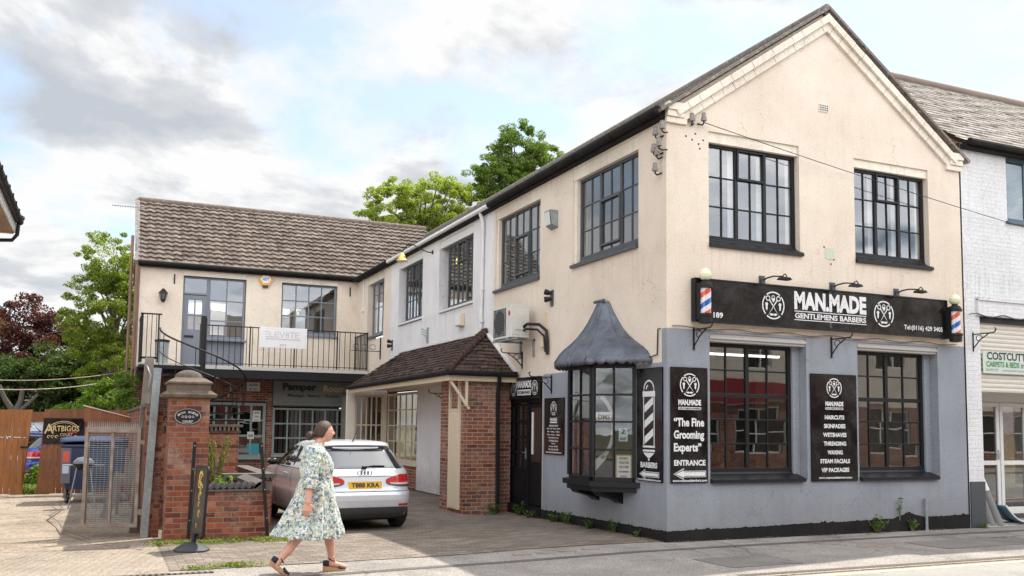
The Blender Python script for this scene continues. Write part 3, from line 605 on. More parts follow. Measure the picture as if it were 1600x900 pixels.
# interior: floors, partition, upstairs ceiling
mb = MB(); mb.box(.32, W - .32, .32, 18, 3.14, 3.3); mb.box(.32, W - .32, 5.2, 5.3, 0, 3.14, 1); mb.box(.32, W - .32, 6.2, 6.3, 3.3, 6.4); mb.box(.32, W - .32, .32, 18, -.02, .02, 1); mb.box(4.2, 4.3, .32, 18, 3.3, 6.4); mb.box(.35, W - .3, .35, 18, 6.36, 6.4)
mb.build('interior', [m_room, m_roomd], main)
# two lit strip lights over the barber's chairs
m_strip = plain('lit_tube', (1, .98, .94), .5, emit=2.5)
for y, l in ((1.5, 'lit strip light on barber shop ceiling nearer the street window'), (3.2, 'lit strip light on barber shop ceiling deeper inside')):
    t_l = thing('strip_light', l, 'ceiling light', (2.9, y, 3.0), 'strip lights inside the barber shop')
    mb = MB(); mb.box(1.2, 4.8, y - .05, y + .05, 3.08, 3.13); mb.build('casing', m_whitep, t_l); mb = MB(); mb.box(1.25, 4.75, y - .03, y + .03, 3.04, 3.08); mb.build('tube', m_strip, t_l)

# side entrance door under its sign
mb = MB(); mb.fbox(SIDE, -5.77, -4.14, 2.14, 2.57, -.06, -.02); mb.fbox(SIDE, -5.77, -5.70, .08, 2.14, -.12, -.01); mb.fbox(SIDE, -4.22, -4.14, .08, 2.14, -.12, -.01); mb.fbox(SIDE, -4.87, -4.80, .08, 2.14, -.12, -.02); mb.fbox(SIDE, -5.70, -4.22, 2.08, 2.14, -.12, -.02)
mb.fbox(SIDE, -5.77, -4.14, -.1, .12, -.3, .05)
fr = mb.build('door_frame', m_frameb, main, bev=.004)
mb = MB(); a, b_ = -5.70, -4.87; mb.fbox(SIDE, a, b_, .14, .78, -.1, -.06); mb.fbox(SIDE, a + .12, b_ - .12, .24, .68, -.062, -.045)
for x in (a, b_ - .1): mb.fbox(SIDE, x, x + .1, .78, 2.07, -.1, -.06)
for i in range(1, 3): x = a + .1 + i * (b_ - a - .2) / 3; mb.fbox(SIDE, x - .017, x + .017, .78, 2.02, -.1, -.065)
for z in (.78, 1.08, 1.39, 1.7, 2.02): mb.fbox(SIDE, a, b_, z, z + .05, -.1, -.061)
d = mb.build('door', m_frameb, main, bev=.003); d['label'] = 'black half glazed entrance door with small panes'
mb = MB(); mb.fbox(SIDE, a + .1, b_ - .1, .8, 2.05, -.09, -.085); mb.build('pane', m_glassd, d)
mb = MB(); mb.fbox(SIDE, a + .1, b_ - .1, .8, 2.05, -.13, -.125); mb.build('door_blind', m_curtain, d)
mb = MB(); mb.fbox(SIDE, b_ - .07, b_ - .03, 1.0, 1.2, -.06, -.02); mb.tube([SIDE.p(b_ - .05, 1.12, -.02), SIDE.p(b_ - .15, 1.12, .0)], .01); mb.build('handle', m_galv, d)
mb = MB(); mb.fbox(SIDE, -4.80, -4.22, .14, 2.07, -.1, -.06); mb.fbox(SIDE, -4.73, -4.29, .95, 1.98, -.062, -.05, 1)
d = mb.build('door', [m_frameb, plain('dark_brown_panel', (.05, .028, .02), .35)], main, bev=.003); d['label'] = 'black panelled door leaf beside the glazed one'
mb = MB(); mb.fbox(SIDE, -4.68, -4.62, 1.1, 1.9, -.05, -.035); mb.build('pull_handle', m_whitep, d)

# canted bay window with lead roof
def ring(o, z): return [(o[0], o[1], z)]
BP = [(0, .85), (-.5, 1.35), (-.5, 2.13), (0, 2.63)]
mb = MB(); gm = MB(); zz0, zz1 = .80, 2.62
for i in range(3):
    (xa, ya), (xb, yb) = BP[i + 1], BP[i]; F = Frame((xa, ya, 0), (xb - xa, yb - ya, 0), (0, 0, 1)); u = F.u; F.n = Vector((u.y, -u.x, 0)); l = math.hypot(xb - xa, yb - ya)
    if F.n.x > 0: F.n = -F.n
    for c, w_ in ((.02, .07), (l / 2, .028), (l - .02, .07)): mb.fbox(F, c - w_ / 2, c + w_ / 2, zz0 + .06, zz1 - .04, -.05, .012 if w_ > .03 else 0)
    for z, w_ in ((zz0 + .03, .07), (1.29, .03), (1.72, .03), (2.14, .03), (zz1 - .03, .07)): mb.fbox(F, .05, l - .05, z - w_ / 2, z + w_ / 2, -.045, .005)
    for p in range(2):
        for q in range(4):
            z0 = [zz0 + .06, 1.3, 1.73, 2.15][q]; z1 = [1.29, 1.72, 2.14, zz1 - .05][q]; tt = [random.uniform(-.002, .002) for _ in range(2)]
            gm.face([F.p(l * p / 2 + .02, z0, -.02 + tt[0]), F.p(l * (p + 1) / 2 - .01, z0, -.02 + tt[1]), F.p(l * (p + 1) / 2 - .01, z1, -.02 - tt[0]), F.p(l * p / 2 + .02, z1, -.02)])
bay = mb.build('bay_window', m_frameb, main, bev=.004); gm.build('pane', glass('bay_glass', .72, .09, .8), bay, fix=False)
mb = MB(); O = [(0, .72), (-.56, 1.27), (-.56, 2.21), (0, 2.76)]
for z0, z1, k in ((.72, .80, 1.0), (.64, .72, .9)): c = (0, 1.74); Q = [(x * k, c[1] + (y - c[1]) * k, 0) for x, y in O]; A = [(x, y, z0) for x, y, _ in Q]; B = [(x, y, z1) for x, y, _ in Q]; mb.face(A); mb.face(B); [mb.face([A[i], A[(i + 1) % 4], B[(i + 1) % 4], B[i]]) for i in range(4)]
for y in (1.35, 2.1): mb.prism(Frame((0, y, 0), (-1, 0, 0), (0, 1, 0)), [(0, .64), (.42, .64), (.36, .57), (.1, .50), (0, .44)], -.13, .13)
mb.build('sill', m_frameb, bay, bev=.005)
mb = MB(); B0 = [(.0, .38), (-.30, .60), (-.72, 1.15), (-.74, 1.7), (-.72, 2.2), (-.36, 2.78), (.0, 3.0)]; AP = (0, 1.84)
prof = [(1.0, 2.66), (.96, 2.71), (.90, 2.79), (.81, 2.87), (.65, 2.98), (.52, 3.09), (.41, 3.21), (.32, 3.33), (.245, 3.45), (.19, 3.54), (.14, 3.64), (.11, 3.68), (0.01, 3.69)]
def dense(P, k=24):
    out_ = []
    for i in range(len(P) - 1):
        for q in range(k): f = q / k; out_.append((P[i][0] + (P[i + 1][0] - P[i][0]) * f, P[i][1] + (P[i + 1][1] - P[i][1]) * f))
    return out_ + [P[-1]]
BD = dense(B0); rows = []
rows.append([(x * 1.0, AP[1] + (y - AP[1]) * 1.0, 2.66 - .03 - .042 * abs(math.sin(i * math.pi / 6))) for i, (x, y) in enumerate(BD)])
for k, z in prof:
    f = [1 + .02 * (1 if i % 24 == 0 else 0) * (k < .95) for i in range(len(BD))]
    rows.append([(x * k * f[i] - .002, AP[1] + (y - AP[1]) * k * f[i] * (1.0 if k > .3 else 1), z) for i, (x, y) in enumerate(BD)])
mb.grid(rows); aw = mb.build('awning_roof', m_lead, bay, smooth=40, fix=False); aw['label'] = 'swept lead canopy with scalloped edge over the bay'
sm = aw.modifiers.new('thick', 'SOLIDIFY'); sm.thickness = .012
mb = MB()
for i in (48, 96, 72): mb.tube([(x * k * 1.01 - .006, AP[1] + (y - AP[1]) * k, z + .012) for (x, y) in [BD[i]] for k, z in prof[:-1]], .014, 6)
mb.tube([(-.09, 1.69, 3.70), (-.09, 2.0, 3.70)], .028, 8); mb.build('lead_rolls', m_lead, bay, smooth=40)
mb = MB(); mb.box(-.5, .28, .85, 2.65, 2.56, 2.6); mb.box(.25, .3, .3, 3.2, .05, 3.1); mb.build('bay_lining', m_room, bay) if False else None
mb = MB(); mb.box(.02, .5, .9, 2.6, .70, .79); mb.face([(0, .85, 2.61), (-.5, 1.35, 2.61), (-.5, 2.13, 2.61), (0, 2.63, 2.61)]); mb.build('window_board', m_roomd, bay)

# barred yard shopfront under the porch
window(main, SIDE, -14.4, -11.6, .62, 2.5, [.2, .4, .6, .8], [.27, .52, .77], m_cpaint, n=-.02, fr=.07, bar=.03, sill=(.08, .06, (0, .03)), gl=m_glassd, thick=(('c', 1, .05),), name='shop_window')

# ------------------------------------------------------------------ rear wing
rw = thing('rear_wing', 'cream first floor wing over red brick ground floor, pantiled roof, behind the yard', 'building', (-3.3, 18.16, 0))
XL = -6.64; ER = 6.42; RYr = 20.9; RRZ = 8.86
rh = [(-5.41, -3.54, 3.25, 6.14), (-2.45, -.66, 4.40, 6.12), (-5.2, -2.80, .55, 2.28), (-2.60, -.1, .62, 2.14)]
bh = [(3.56, 4.15, 4.7, 5.86), (4.37, 5.01, 4.5, 5.84), (.75, 1.19, 4.8, 5.84), (1.33, 1.76, 4.8, 5.82)]
mb = MB(); wall(mb, REAR, XL, 0, -.1, ER, rh, lambda u, v: 0 if v > 3.15 else 1, vb=(3.15,))
BK = Frame((0, 22.9, 0), (-1, 0, 0), (0, 1, 0)); wall(mb, BK, -.5, 6.64, -.1, ER, bh, lambda u, v: 0)
LE = Frame((XL, 0, 0), (0, -1, 0), (-1, 0, 0)); wall(mb, LE, -22.9, -18.16, -.1, ER, [], lambda u, v: 1); mb.face([(XL, 18.16, ER), (XL, 22.9, ER), (XL, RYr, RRZ - .1)], 1)
mb.build('wall', [m_cream, m_brick], rw, fix=False)
mb = MB(); mb.box(XL + .3, -.0, 18.5, 22.6, 3.0, 3.2); mb.box(XL + .3, 0, 20.3, 20.4, -.1, 3.0, 1); mb.box(XL + .3, 0, 18.5, 22.6, 6.38, 6.42); mb.box(-3.05, -2.95, 18.5, 22.6, 3.2, 6.4)
mb.build('interior', [m_room, m_roomd], rw)
# pantiled slope: real rolls and laps
mb = MB(); NC, NR, K = 40, 15, 5; x0, x1 = XL - .08, 3.2; y0, z0, y1, z1 = 17.98, ER - .06, RYr, RRZ
roll = [0, .02, .03, .02, .0]
rows = []
for i in range(NR):
    for q in (0, 1):
        f = (i + q) / NR; row = []
        for j in range(NC * K + 1):
            h = [0, .018, .032, .018, 0][j % K] + (.058 if q == 0 else .004)
            jj = j // K; e = math.sin(jj * 12.9 + i * 78.2) * .006
            row.append((x0 + (x1 - x0) * j / (NC * K), y0 + (y1 - y0) * f - (.01 if q == 0 else 0) - h * .5, z0 + (z1 - z0) * f + h * .75 + e + .02 * math.sin(j * .018) * f))
        rows.append(row)
lip = [(a, b_ + .01, c - .06) for a, b_, c in rows[0]]; rows = [lip] + rows
mb.grid(rows, uvf=lambda i, j: [(j // K + .3, max(i - 1, 0) // 2 + .3)] * 4)
rf = mb.build('roof', m_pantile, rw, fix=False)
mb = MB(); mb.face([(x0, 23.1, ER - .1), (x1, 23.1, ER - .1), (x1, RYr, RRZ), (x0, RYr, RRZ)]); mb.tube([(x0, RYr, RRZ + .02), (x1, RYr, RRZ + .02)], .11, 10); mb.build('ridge_tiles', m_pantile, rf, smooth=40)
mb = MB(); mb.tube([(x0, 17.93, ER - .06), (-.1, 17.93, ER - .06)], .07, 10); mb.box(x0, -.1, 17.98, 18.14, ER - .16, ER - .02); mb.build('gutter', m_black, rw, smooth=40)
mb = MB(); mb.bar((x0 - .02, y0, z0 + .02), (x0 - .02, y1, z1 + .05), .06, .14, up_=(1, 0, 0)); mb.build('verge', m_slates, rw)
for a, b_ in ((-5.41, -3.54), (-2.45, -.66)): mb = MB(); mb.fbox(REAR, a, b_, 6.08, 6.25, 0, .02); mb.build('lintel', m_creamtrim, rw)
# first floor door + side light
window(rw, REAR, -4.66, -3.56, 4.22, 6.08, [.5], [.27, .63], m_slate_b, n=-.1, fr=.06, bar=.04, sill=(.1, .05, (0, .06)))
window(rw, REAR, -5.41, -4.66, 5.52, 6.08, [], [], m_slate_b, n=-.1, fr=.06)
mb = MB(); a, b_ = -5.36, -4.70; F = REAR
mb.fbox(F, a, b_, 3.25, 4.45, -.15, -.1); mb.fbox(F, a, a + .13, 4.45, 5.5, -.15, -.1); mb.fbox(F, b_ - .13, b_, 4.45, 5.5, -.15, -.1); mb.fbox(F, a + .13, b_ - .13, 5.36, 5.5, -.15, -.1); mb.fbox(F, a + .13, b_ - .13, 4.86, 4.92, -.15, -.1); mb.fbox(F, a + .3, a + .34, 4.45, 5.36, -.145, -.105)
mb.fbox(F, -5.41, a - .0, 3.25, 5.52, -.16, -.08); mb.fbox(F, b_, -4.66, 3.25, 5.52, -.16, -.08); mb.fbox(F, -4.66, -3.54, 3.25, 4.22, -.2, -.14)
d = mb.build('door', m_slate_b, rw, bev=.004); mb = MB(); mb.fbox(F, a + .12, b_ - .12, 4.44, 5.4, -.13, -.125); mb.build('pane', m_glass, d); mb = MB(); mb.fbox(F, a + .04, a + .3, 4.2, 4.26, -.1, -.07); mb.build('letter_plate', m_iron, d)
window(rw, REAR, -2.45, -.68, 4.48, 6.08, [.25, .5, .75], [.34, .67], m_slate_b, n=-.1, fr=.06, bar=.04, sill=(.1, .06, (.02, .05)))
# ground floor shopfront windows
window(rw, REAR, -5.2, -2.82, .55, 2.24, [.17, .34, .5, .67, .84], [.38, .70], m_sage, n=.03, fr=.09, bar=.06, gl=m_glassd, name='shop_window', sill=(.06, .09, (.02, .02)))
window(rw, REAR, -2.60, -.1, .62, 2.10, [.167, .333, .5, .667, .833], [.35, .68], m_sage, n=.02, fr=.06, bar=.05, gl=m_glassd, name='shop_window', sill=(.06, .08, (.02, .02)))
mb = MB(); mb.fbox(REAR, -2.5, -.2, .7, 2.1, -.45, -.43)
for i in range(14): mb.fbox(REAR, -2.5 + i * .165, -2.38 + i * .165, .66, 2.1, -.40, -.39, 1)
mb.build('blind', [m_roomd, m_room], rw)
# downpipes on the left corner
mb = MB(); mb.tube([(XL - .1, 18.0, 8.3 - 2), (XL - .1, 18.0, 0)], .05, 8); mb.tube([(XL - .25, 18.3, 7.2), (XL - .25, 18.3, 0)], .045, 8); mb.build('downpipe', weathered('brown_pipe', (.20, .11, .08), (.1, .06, .05), .6), rw, smooth=40)

# ------------------------------------------------------------------ porch
po = thing('porch', 'lean-to porch with old clay tile roof on a brick pier against the white yard wall', 'porch', (-.7, 9.7, 0))
YN, YF, XE, ZE, ZT = 5.28, 14.3, -1.45, 2.66, 3.62; XF = -1.17; HN, HF = 6.95, 12.9
mb = MB()
def tiles(A, B, C, D, nc, nr):
    """A-B eave, D-C top edge"""
    A, B, C, D = map(Vector, (A, B, C, D)); nn = (B - A).cross(D - A).normalized(); nn = nn if nn.z > 0 else -nn
    wl = (B - A).length
    for i in range(nr):
        f0, f1 = i / nr, (i + 1.35) / nr; L0, R0 = A.lerp(D, f0), B.lerp(C, f0); L1, R1 = A.lerp(D, min(f1, 1)), B.lerp(C, min(f1, 1))
        k = max(1, round(nc * (R0 - L0).length / wl))
        for j in range(k):
            o = (.5 if i % 2 else 0); a, b_ = max(0, (j - o)) / k, min(1, (j + 1 - o) / k) - .012 / max(1, k / 8)
            if b_ <= a: continue
            e = random.uniform(-.006, .012); g_ = random.uniform(-.008, .008); t0 = .03
            P = [L0.lerp(R0, a) + nn * (t0 + e), L0.lerp(R0, b_) + nn * (t0 + e + g_), L1.lerp(R1, b_) + nn * (.006 + g_), L1.lerp(R1, a) + nn * .006]
            Q = [p - nn * .016 for p in P[:2]]; u_ = [(j + .5 + 37 * i, i + .5)] * 4
            mb.face(P, uv=u_); mb.face([Q[0], Q[1], P[1], P[0]], uv=u_)
            mb.face([Q[0], P[0], P[3]], uv=u_[:3])
tiles((XF, YF, ZE), (XE, YN, ZE), (0, HN, ZT), (0, HF, ZT), 50, 12)
tiles((XE, YN, ZE), (0, YN, ZE), (0, HN, ZT), (0, HN, ZT), 9, 12)
tiles((0, YF, ZE), (XF, YF, ZE), (0, HF, ZT), (0, HF, ZT), 9, 12)
prf = mb.build('roof', m_plaintile, po, fix=False)
mb = MB()
for k in range(13):
    f = k / 13; a = Vector((XE, YN, ZE)).lerp(Vector((0, HN, ZT)), f); b_ = Vector((XE, YN, ZE)).lerp(Vector((0, HN, ZT)), f + .11); mb.tube([a + Vector((0, 0, .075)), b_ + Vector((0, 0, .045))], [.085 + random.uniform(-.01, .015), .055], 8)
mb.build('hip_tiles', m_plaintile, prf, smooth=40)
mb = MB(); mb.box(-.02, .0 - .004, HN - .1, HF, ZT - .02, ZT + .07); mb.bar((-.03, 5.3, ZE + .04), (-.03, HN, ZT + .06), .03, .1, up_=(1, 0, 0)); mb.build('lead_flashing', m_white, prf)
mb = MB(); mb.tube([(XE - .05, YN - .08, ZE - .02), (XF - .05, YF, ZE - .02)], .055, 8); mb.tube([(XE - .05, YN - .08, ZE - .02), (-.05, YN - .08, ZE - .02)], .055, 8)
mb.tube([(-.42, YN - .08, ZE - .05), (-.40, YN + .02, ZE - .3), (-.40, YN + .05, ZE - .42), (-.38, YN + .05, -.02)], .04, 8)
mb.build('gutter', m_black, po, smooth=40)['label'] = 'black gutter and downpipe'
mb = MB(); mb.bar((XE + .02, YN + .02, ZE - .10), (XF + .02, YF, ZE - .10), .04, .14); mb.box(XE, 0, YN, YN + .04, ZE - .17, ZE - .03); mb.face([(XE + .04, YN + .04, ZE - .07), (0, YN + .04, ZE - .07), (0, YF, ZE - .07), (XF + .04, YF, ZE - .07)])
mb.build('fascia', m_cpaint, po)
mb = MB(); mb.box(-1.08, -.32, YN + .1, YN + .32, -.1, ZE - .1); mb.box(-1.08, -.86, YN + .32, YN + 1.45, -.1, ZE - .1); mb.box(-.4, -.0, YN + .32, YN + .7, -.1, ZE - .1)
mb.build('brick_pier', m_brick, po)
mb = MB(); mb.box(-1.12, -1.085, YN + .32, YN + .82, .0, ZE - .75);
for i in range(6): mb.box(-1.128, -1.12, YN + .34 + i * .08, YN + .405 + i * .08, .03, ZE - .78)
mb.box(-1.13, -1.085, YN + .32, YN + .82, ZE - .75, ZE - .7); mb.box(-1.13, -1.08, YN + .80, YN + .86, .0, ZE - .1); mb.box(-1.13, -1.08, YN + .28, YN + .34, 0, ZE - .1)
mb.build('board_panel', m_cpaint, po, bev=.003)['label'] = 'cream tongue and groove boarding'
mb = MB(); mb.bar((-1.0, YN + .06, 1.95), (XE + .04, YN + .06, ZE - .15), .05, .055, up_=(0, 1, 0)); mb.bar((-1.06, YN + .05, 2.0), (-1.06, YN + .05, ZE - .15), .05, .055, up_=(0, 1, 0)); mb.build('brace', m_cpaint, po, bev=.004)
# return wall at the far end with the barred window
mb = MB(); FR_ = Frame((0, 14.42, 0), (1, 0, 0), (0, -1, 0)); wall(mb, FR_, -1.16, 0, -.1, 2.6, [(-.93, -.1, .75, 2.45)], lambda u, v: 1 if v < .7 else 0, th=.14, vb=(.7,)); mb.face([(-1.16, 14.42, -.1), (-1.16, 14.56, -.1), (-1.16, 14.56, 2.6), (-1.16, 14.42, 2.6)], 0)
mb.build('return_wall', [m_creamtrim, m_brick], po, fix=False)
window(po, FR_, -.93, -.1, .75, 2.45, [.2, .4, .6, .8], [.5], m_cpaint, n=-.02, fr=.05, bar=.04, gl=m_glassd)
mb = MB(); mb.box(-.5, 0, 14.6, 17.9, 0, 2.5); mb.build('interior', m_room, po)

# ------------------------------------------------------------------ white neighbour on the right
nb = thing('white_building', 'white painted brick building with slate roof and roller shutter, right of the barber shop', 'building', (11, 0, 0))
NF = Frame((0, -.01, 0), (1, 0, 0), (0, -1, 0)); NX0, NX1, NE = 6.115, 19, 6.72
mb = MB(); wall(mb, NF, NX0, NX1, .0, NE, [(6.48, 12.5, 0.0, 3.66), (7.27, 8.9, 5.42, 6.62)], lambda u, v: 0, th=.3); 
for x0_, x1_ in ((NX0, 6.115),): pass
mb.face([(NX0, 0, NE), (NX0, 4.4, 9.95), (NX0, 8.8, NE)], 1); mb.face([(NX1, 0, 0), (NX1, 9, 0), (NX1, 9, NE), (NX1, 0, NE)], 0)
mb.build('wall', [m_nbwhite, m_brick], nb, fix=False)
mb = MB(); mb.box(6.40, 12.6, -.06, -.012, 3.66, 3.95); mb.box(6.40, 12.6, -.09, -.012, 3.93, 3.99); mb.build('fascia_beam', m_nbwhite, nb)
mb = MB(); mb.box(NX0 + .01, 6.475, -.035, -.012, 0, .78); mb.build('plinth', m_frameg, nb)
mb = MB(); rows = []; nr = 24; nc = 70
for i in range(nr):
    for q in (0, 1):
        f = (i + q) / nr; rows.append([(NX0 - .05 + 13 * j / nc, -.16 + 4.56 * f, NE - .02 + 3.25 * f + (.025 if q == 0 else 0) + .008 * math.sin(j * 7.3 + i * 3.1) * (1 - q)) for j in range(nc + 1)])
mb.grid(rows, uvf=lambda i, j: [(j + .5, i // 2 + .5)] * 4); nrf = mb.build('roof', m_nbslate, nb, fix=False)
mb = MB(); mb.face([(NX0 - .05, 9, NE), (NX1, 9, NE), (NX1, 4.4, 9.95), (NX0 - .05, 4.4, 9.95)]); mb.tube([(NX0 - .05, 4.4, 9.97), (NX1, 4.4, 9.97)], .12, 10); mb.build('ridge_tiles', weathered('ridge_clay', (.2, .15, .12), (.1, .08, .07)), nrf, smooth=40)
mb = MB(); mb.tube([(NX0 + .02, -.2, NE - .02), (NX1, -.2, NE - .04)], .06, 8); mb.box(NX0, NX1, -.14, -.015, NE - .12, NE - .03); mb.build('gutter', m_black, nb, smooth=40)
mbl = plain('blue_frame', (.05, .10, .14), .45)
wn_ = window(nb, NF, 7.27, 8.9, 5.44, 6.62, [.33, .66], [], mbl, n=-.04, fr=.06, bar=.06, sill=(.06, .05, (.05, .05)))
mb = MB()
for i in range(42): mb.fbox(NF, 7.33, 8.84, 5.5 + i * .026, 5.518 + i * .026, -.13, -.115)
mb.build('blind', plain('grey_blue_blind', (.22, .32, .36), .5), wn_)
mb = MB()
for i in range(17): z0_ = 2.33 + i * .08; mb.prism(Frame((0, .08, 0), (0, -1, 0), (1, 0, 0)), [(0, z0_), (.012, z0_ + .008), (.02, z0_ + .04), (.012, z0_ + .07), (0, z0_ + .08)], 6.48, 12.5)
mb.build('roller_shutter', plain('shutter_cream', (.60, .56, .50), .5), nb)
mb = MB(); mb.box(6.48, 12.5, .02, .12, 3.55, 3.66); mb.build('shutter_housing', m_frameb, nb)
# glazed doors set back
DF = Frame((0, .75, 0), (1, 0, 0), (0, -1, 0)); mb = MB(); mb.box(6.48, 6.6, .75, .9, .06, 2.3)
mb = MB(); mb.box(6.42, 12.5, .78, .9, 2.18, 3.66); mb.build('inner_fascia', m_whitep, nb)
for i, (a, b_) in enumerate(((7.28, 7.86), (7.88, 8.6), (8.62, 9.6))):
    mb = MB(); e = .08; mb.fbox(DF, a, a + e, .12, 2.18, -.05, 0); mb.fbox(DF, b_ - e, b_, .12, 2.18, -.05, 0); mb.fbox(DF, a + e, b_ - e, .12, .24, -.05, 0); mb.fbox(DF, a + e, b_ - e, 2.1, 2.18, -.05, 0); mb.fbox(DF, a + e, b_ - e, 1.02, 1.1, -.05, 0)
    d = mb.build('door', m_whitep, nb, bev=.005); mb = MB(); mb.fbox(DF, a + e, b_ - e, .24, 2.1, -.03, -.025); mb.build('pane', m_glassd, d)
    mb = MB(); mb.tube([DF.p(b_ - .05, 1.22, 0), DF.p(b_ - .05, 1.22, .05), DF.p(b_ - .16, 1.22, .05)], .012); mb.fbox(DF, b_ - .07, b_ - .03, 1.12, 1.3, 0, .01); mb.build('handle', m_galv, d)
mb = MB(); mb.fbox(DF, 6.5, 7.28, .5, 2.18, -.03, -.02); mb.fbox(DF, 6.5, 9.7, .03, .12, -.1, .05); mb.build('side_light', [m_glassd], nb)
mb = MB(); mb.box(6.45, 12.5, 4.5, 4.6, 0, 3.5); mb.box(6.45, 12.5, .8, 4.6, 3.4, 3.5); mb.box(6.45, 12.5, .1, 4.6, .0, .03); mb.box(6.42, 6.47, .1, 4.6, 0, 3.5); mb.box(7.0, 9.5, 1.2, 1.9, 5.3, 5.34); mb.build('interior', m_room, nb)

# building across the street (seen in the window panes)
ob = thing('opposite_building', 'brick terrace with dark red shop front across the street, seen in the window glass', 'building', (3, -15.3, 0))
OF = Frame((0, -15.3, 0), (-1, 0, 0), (0, 1, 0)); mb = MB(); hs = []
for i in range(-15, 6): hs.append((i * 3.2 + .8, i * 3.2 + 2.0, 4.0, 5.5)); hs.append((i * 3.2 + .4, i * 3.2 + 2.7, .7, 2.35))
wall(mb, OF, -48, 18, 0, 6.6, hs, lambda u, v: 0 if (u < -5 and v > 2.5) else 1, vb=(2.5,), ub=(-5,)); mb.build('wall', [m_creamtrim, m_brick], ob, fix=False)
mb = MB(); mb.face([(-18, -15.1, 6.5), (48, -15.1, 6.5), (48, -18.5, 9), (-18, -18.5, 9)]); mb.face([(-18, -15.3, 6.5), (-18, -22, 6.5), (-18, -18.5, 9)]); mb.face([(48, -15.3, 6.5), (48, -22, 6.5), (48, -18.5, 9)]); mb.build('roof', m_nbslate, ob, fix=False)
mb = MB(); mb.fbox(OF, -19, -7.5, 2.55, 3.4, .01, .12); mb.fbox(OF, -1.2, 5, 2.4, 3.0, .01, .12); mb.build('shop_fascia', plain('dark_red_fascia', (.28, .02, .03), .4), ob)
mb = MB()
for h in hs:
    a, b_, c, d_ = h
    for q in (a, (a + b_) / 2 - .03, b_ - .06): mb.fbox(OF, q, q + .06, c, d_, -.12, -.06)
    mb.fbox(OF, a, b_, c, c + .06, -.12, -.055); mb.fbox(OF, a, b_, d_ - .06, d_, -.12, -.055); mb.fbox(OF, a, b_, (c + d_) / 2, (c + d_) / 2 + .05, -.12, -.055); mb.fbox(OF, a + .01, b_ - .01, c, d_, -.14, -.13, 1)
mb.build('window_frames', [m_whitep, m_signb], ob)
# ------------------------------------------------------------------ signs of the barber shop
def sign(name, label, F, u0, u1, v0, v1, n0, n1, mat, frame=None, cat='sign', group=None):
    t_ = thing(name, label, cat, tuple(F.p((u0 + u1) / 2, v0, (n0 + n1) / 2)), group); mb = MB(); mb.fbox(F, u0, u1, v0, v1, n0, n1); mb.build('panel', mat, t_, bev=.003)
    if frame:
        mb = MB(); e = frame[0]; mb.fbox(F, u0 - e, u0, v0 - e, v1 + e, n0, n1 + .012); mb.fbox(F, u1, u1 + e, v0 - e, v1 + e, n0, n1 + .012); mb.fbox(F, u0, u1, v0 - e, v0, n0, n1 + .012); mb.fbox(F, u0, u1, v1, v1 + e, n0, n1 + .012); mb.build('frame', frame[1], t_)
    return t_
t_ = sign('shop_sign', 'long black fascia sign reading MAN.MADE GENTLEMENS BARBERS over the street windows', FRONT, .44, 5.56, 3.23, 3.84, .02, .11, m_signb, (.02, m_frameb))
n = .113; mb = MB(); emblem(mb, FRONT, 1.87, 3.535, .215, 0, n); emblem(mb, FRONT, 4.14, 3.54, .215, 0, n); mb.build('emblem', m_signw, t_, fix=False)
mb = MB(); put_text(mb, FRONT, 'MAN.MADE', 3.02, 3.50, .29, 1.48, n, 0, .05); put_text(mb, FRONT, 'GENTLEMENS BARBERS', 3.02, 3.365, .085, 1.46, n, 0, .03)
mb.fbox(FRONT, 2.28, 3.76, 3.470, 3.482, n - .002, n); mb.fbox(FRONT, 2.28, 3.76, 3.335, 3.347, n - .002, n)
put_text(mb, FRONT, '1189', .685, 3.28, .085, .24, n, 0, .03, 'L'); put_text(mb, FRONT, 'Tel:(0116) 429 3405', 4.58, 3.29, .10, .88, n, 0, .02, 'L'); mb.build('lettering', m_signw, t_, fix=False)
m_tape = plain('clear_tape', (.06, .06, .065), .25); mb = MB(); mb.fbox(FRONT, 2.99, 3.03, 3.24, 3.83, .11, .1115); mb.build('panel_joint', m_tape, t_)

t_ = sign('entrance_sign', 'black panel with arrow, "The Fine Grooming Experts" ENTRANCE, on street front beside the corner', FRONT, .055, .70, .84, 2.53, .005, .03, m_signb)
n = .033; mb = MB(); emblem(mb, FRONT, .378, 2.27, .17, 0, n); mb.build('emblem', m_signw, t_, fix=False)
mb = MB(); put_text(mb, FRONT, 'MAN.MADE', .378, 1.97, .085, .40, n, 0, .05); mb.fbox(FRONT, .18, .578, 1.905, 1.945, n - .002, n); put_text(mb, FRONT, 'GENTLEMENS BARBERS', .378, 1.912, .026, .38, n + .003, 1, .02)
for i, s in enumerate(('\u201cThe Fine', 'Grooming', 'Experts\u201d')): put_text(mb, FRONT, s, .10, 1.66 - i * .185 - (.03 if i else 0), .13 + (.03 if i else 0), .53 if i < 2 else .48, n, 0, .035, 'L')
put_text(mb, FRONT, 'ENTRANCE', .378, 1.09, .085, .55, n, 0, .04)
def arrow(F, u0, u1, v, h, n, fr_=True):
    def A(e): m_ = u0 + (u1 - u0) * .32; return [(u0 + e * 1.6, v), (m_ - e * .2, v + h / 2 - e * 1.8), (m_ - e * .2, v + h * .27 - e), (u1 - e, v + h * .27 - e), (u1 - e, v - h * .27 + e), (m_ - e * .2, v - h * .27 + e), (m_ - e * .2, v - h / 2 + e * 1.8)]
    k = ((0, 0, n), (.009, 1, n + .002), (.018, 0, n + .004))
    for e, mi, nn in k: mb.face([F.p(a, b_, nn) for a, b_ in A(e)], mi)
arrow(FRONT, .09, .66, .97, .17, n); put_text(mb, FRONT, 'www.manmadebarbers.com', .378, .858, .035, .60, n, 0, .03); mb.build('lettering', [m_signw, m_signb], t_, fix=False)

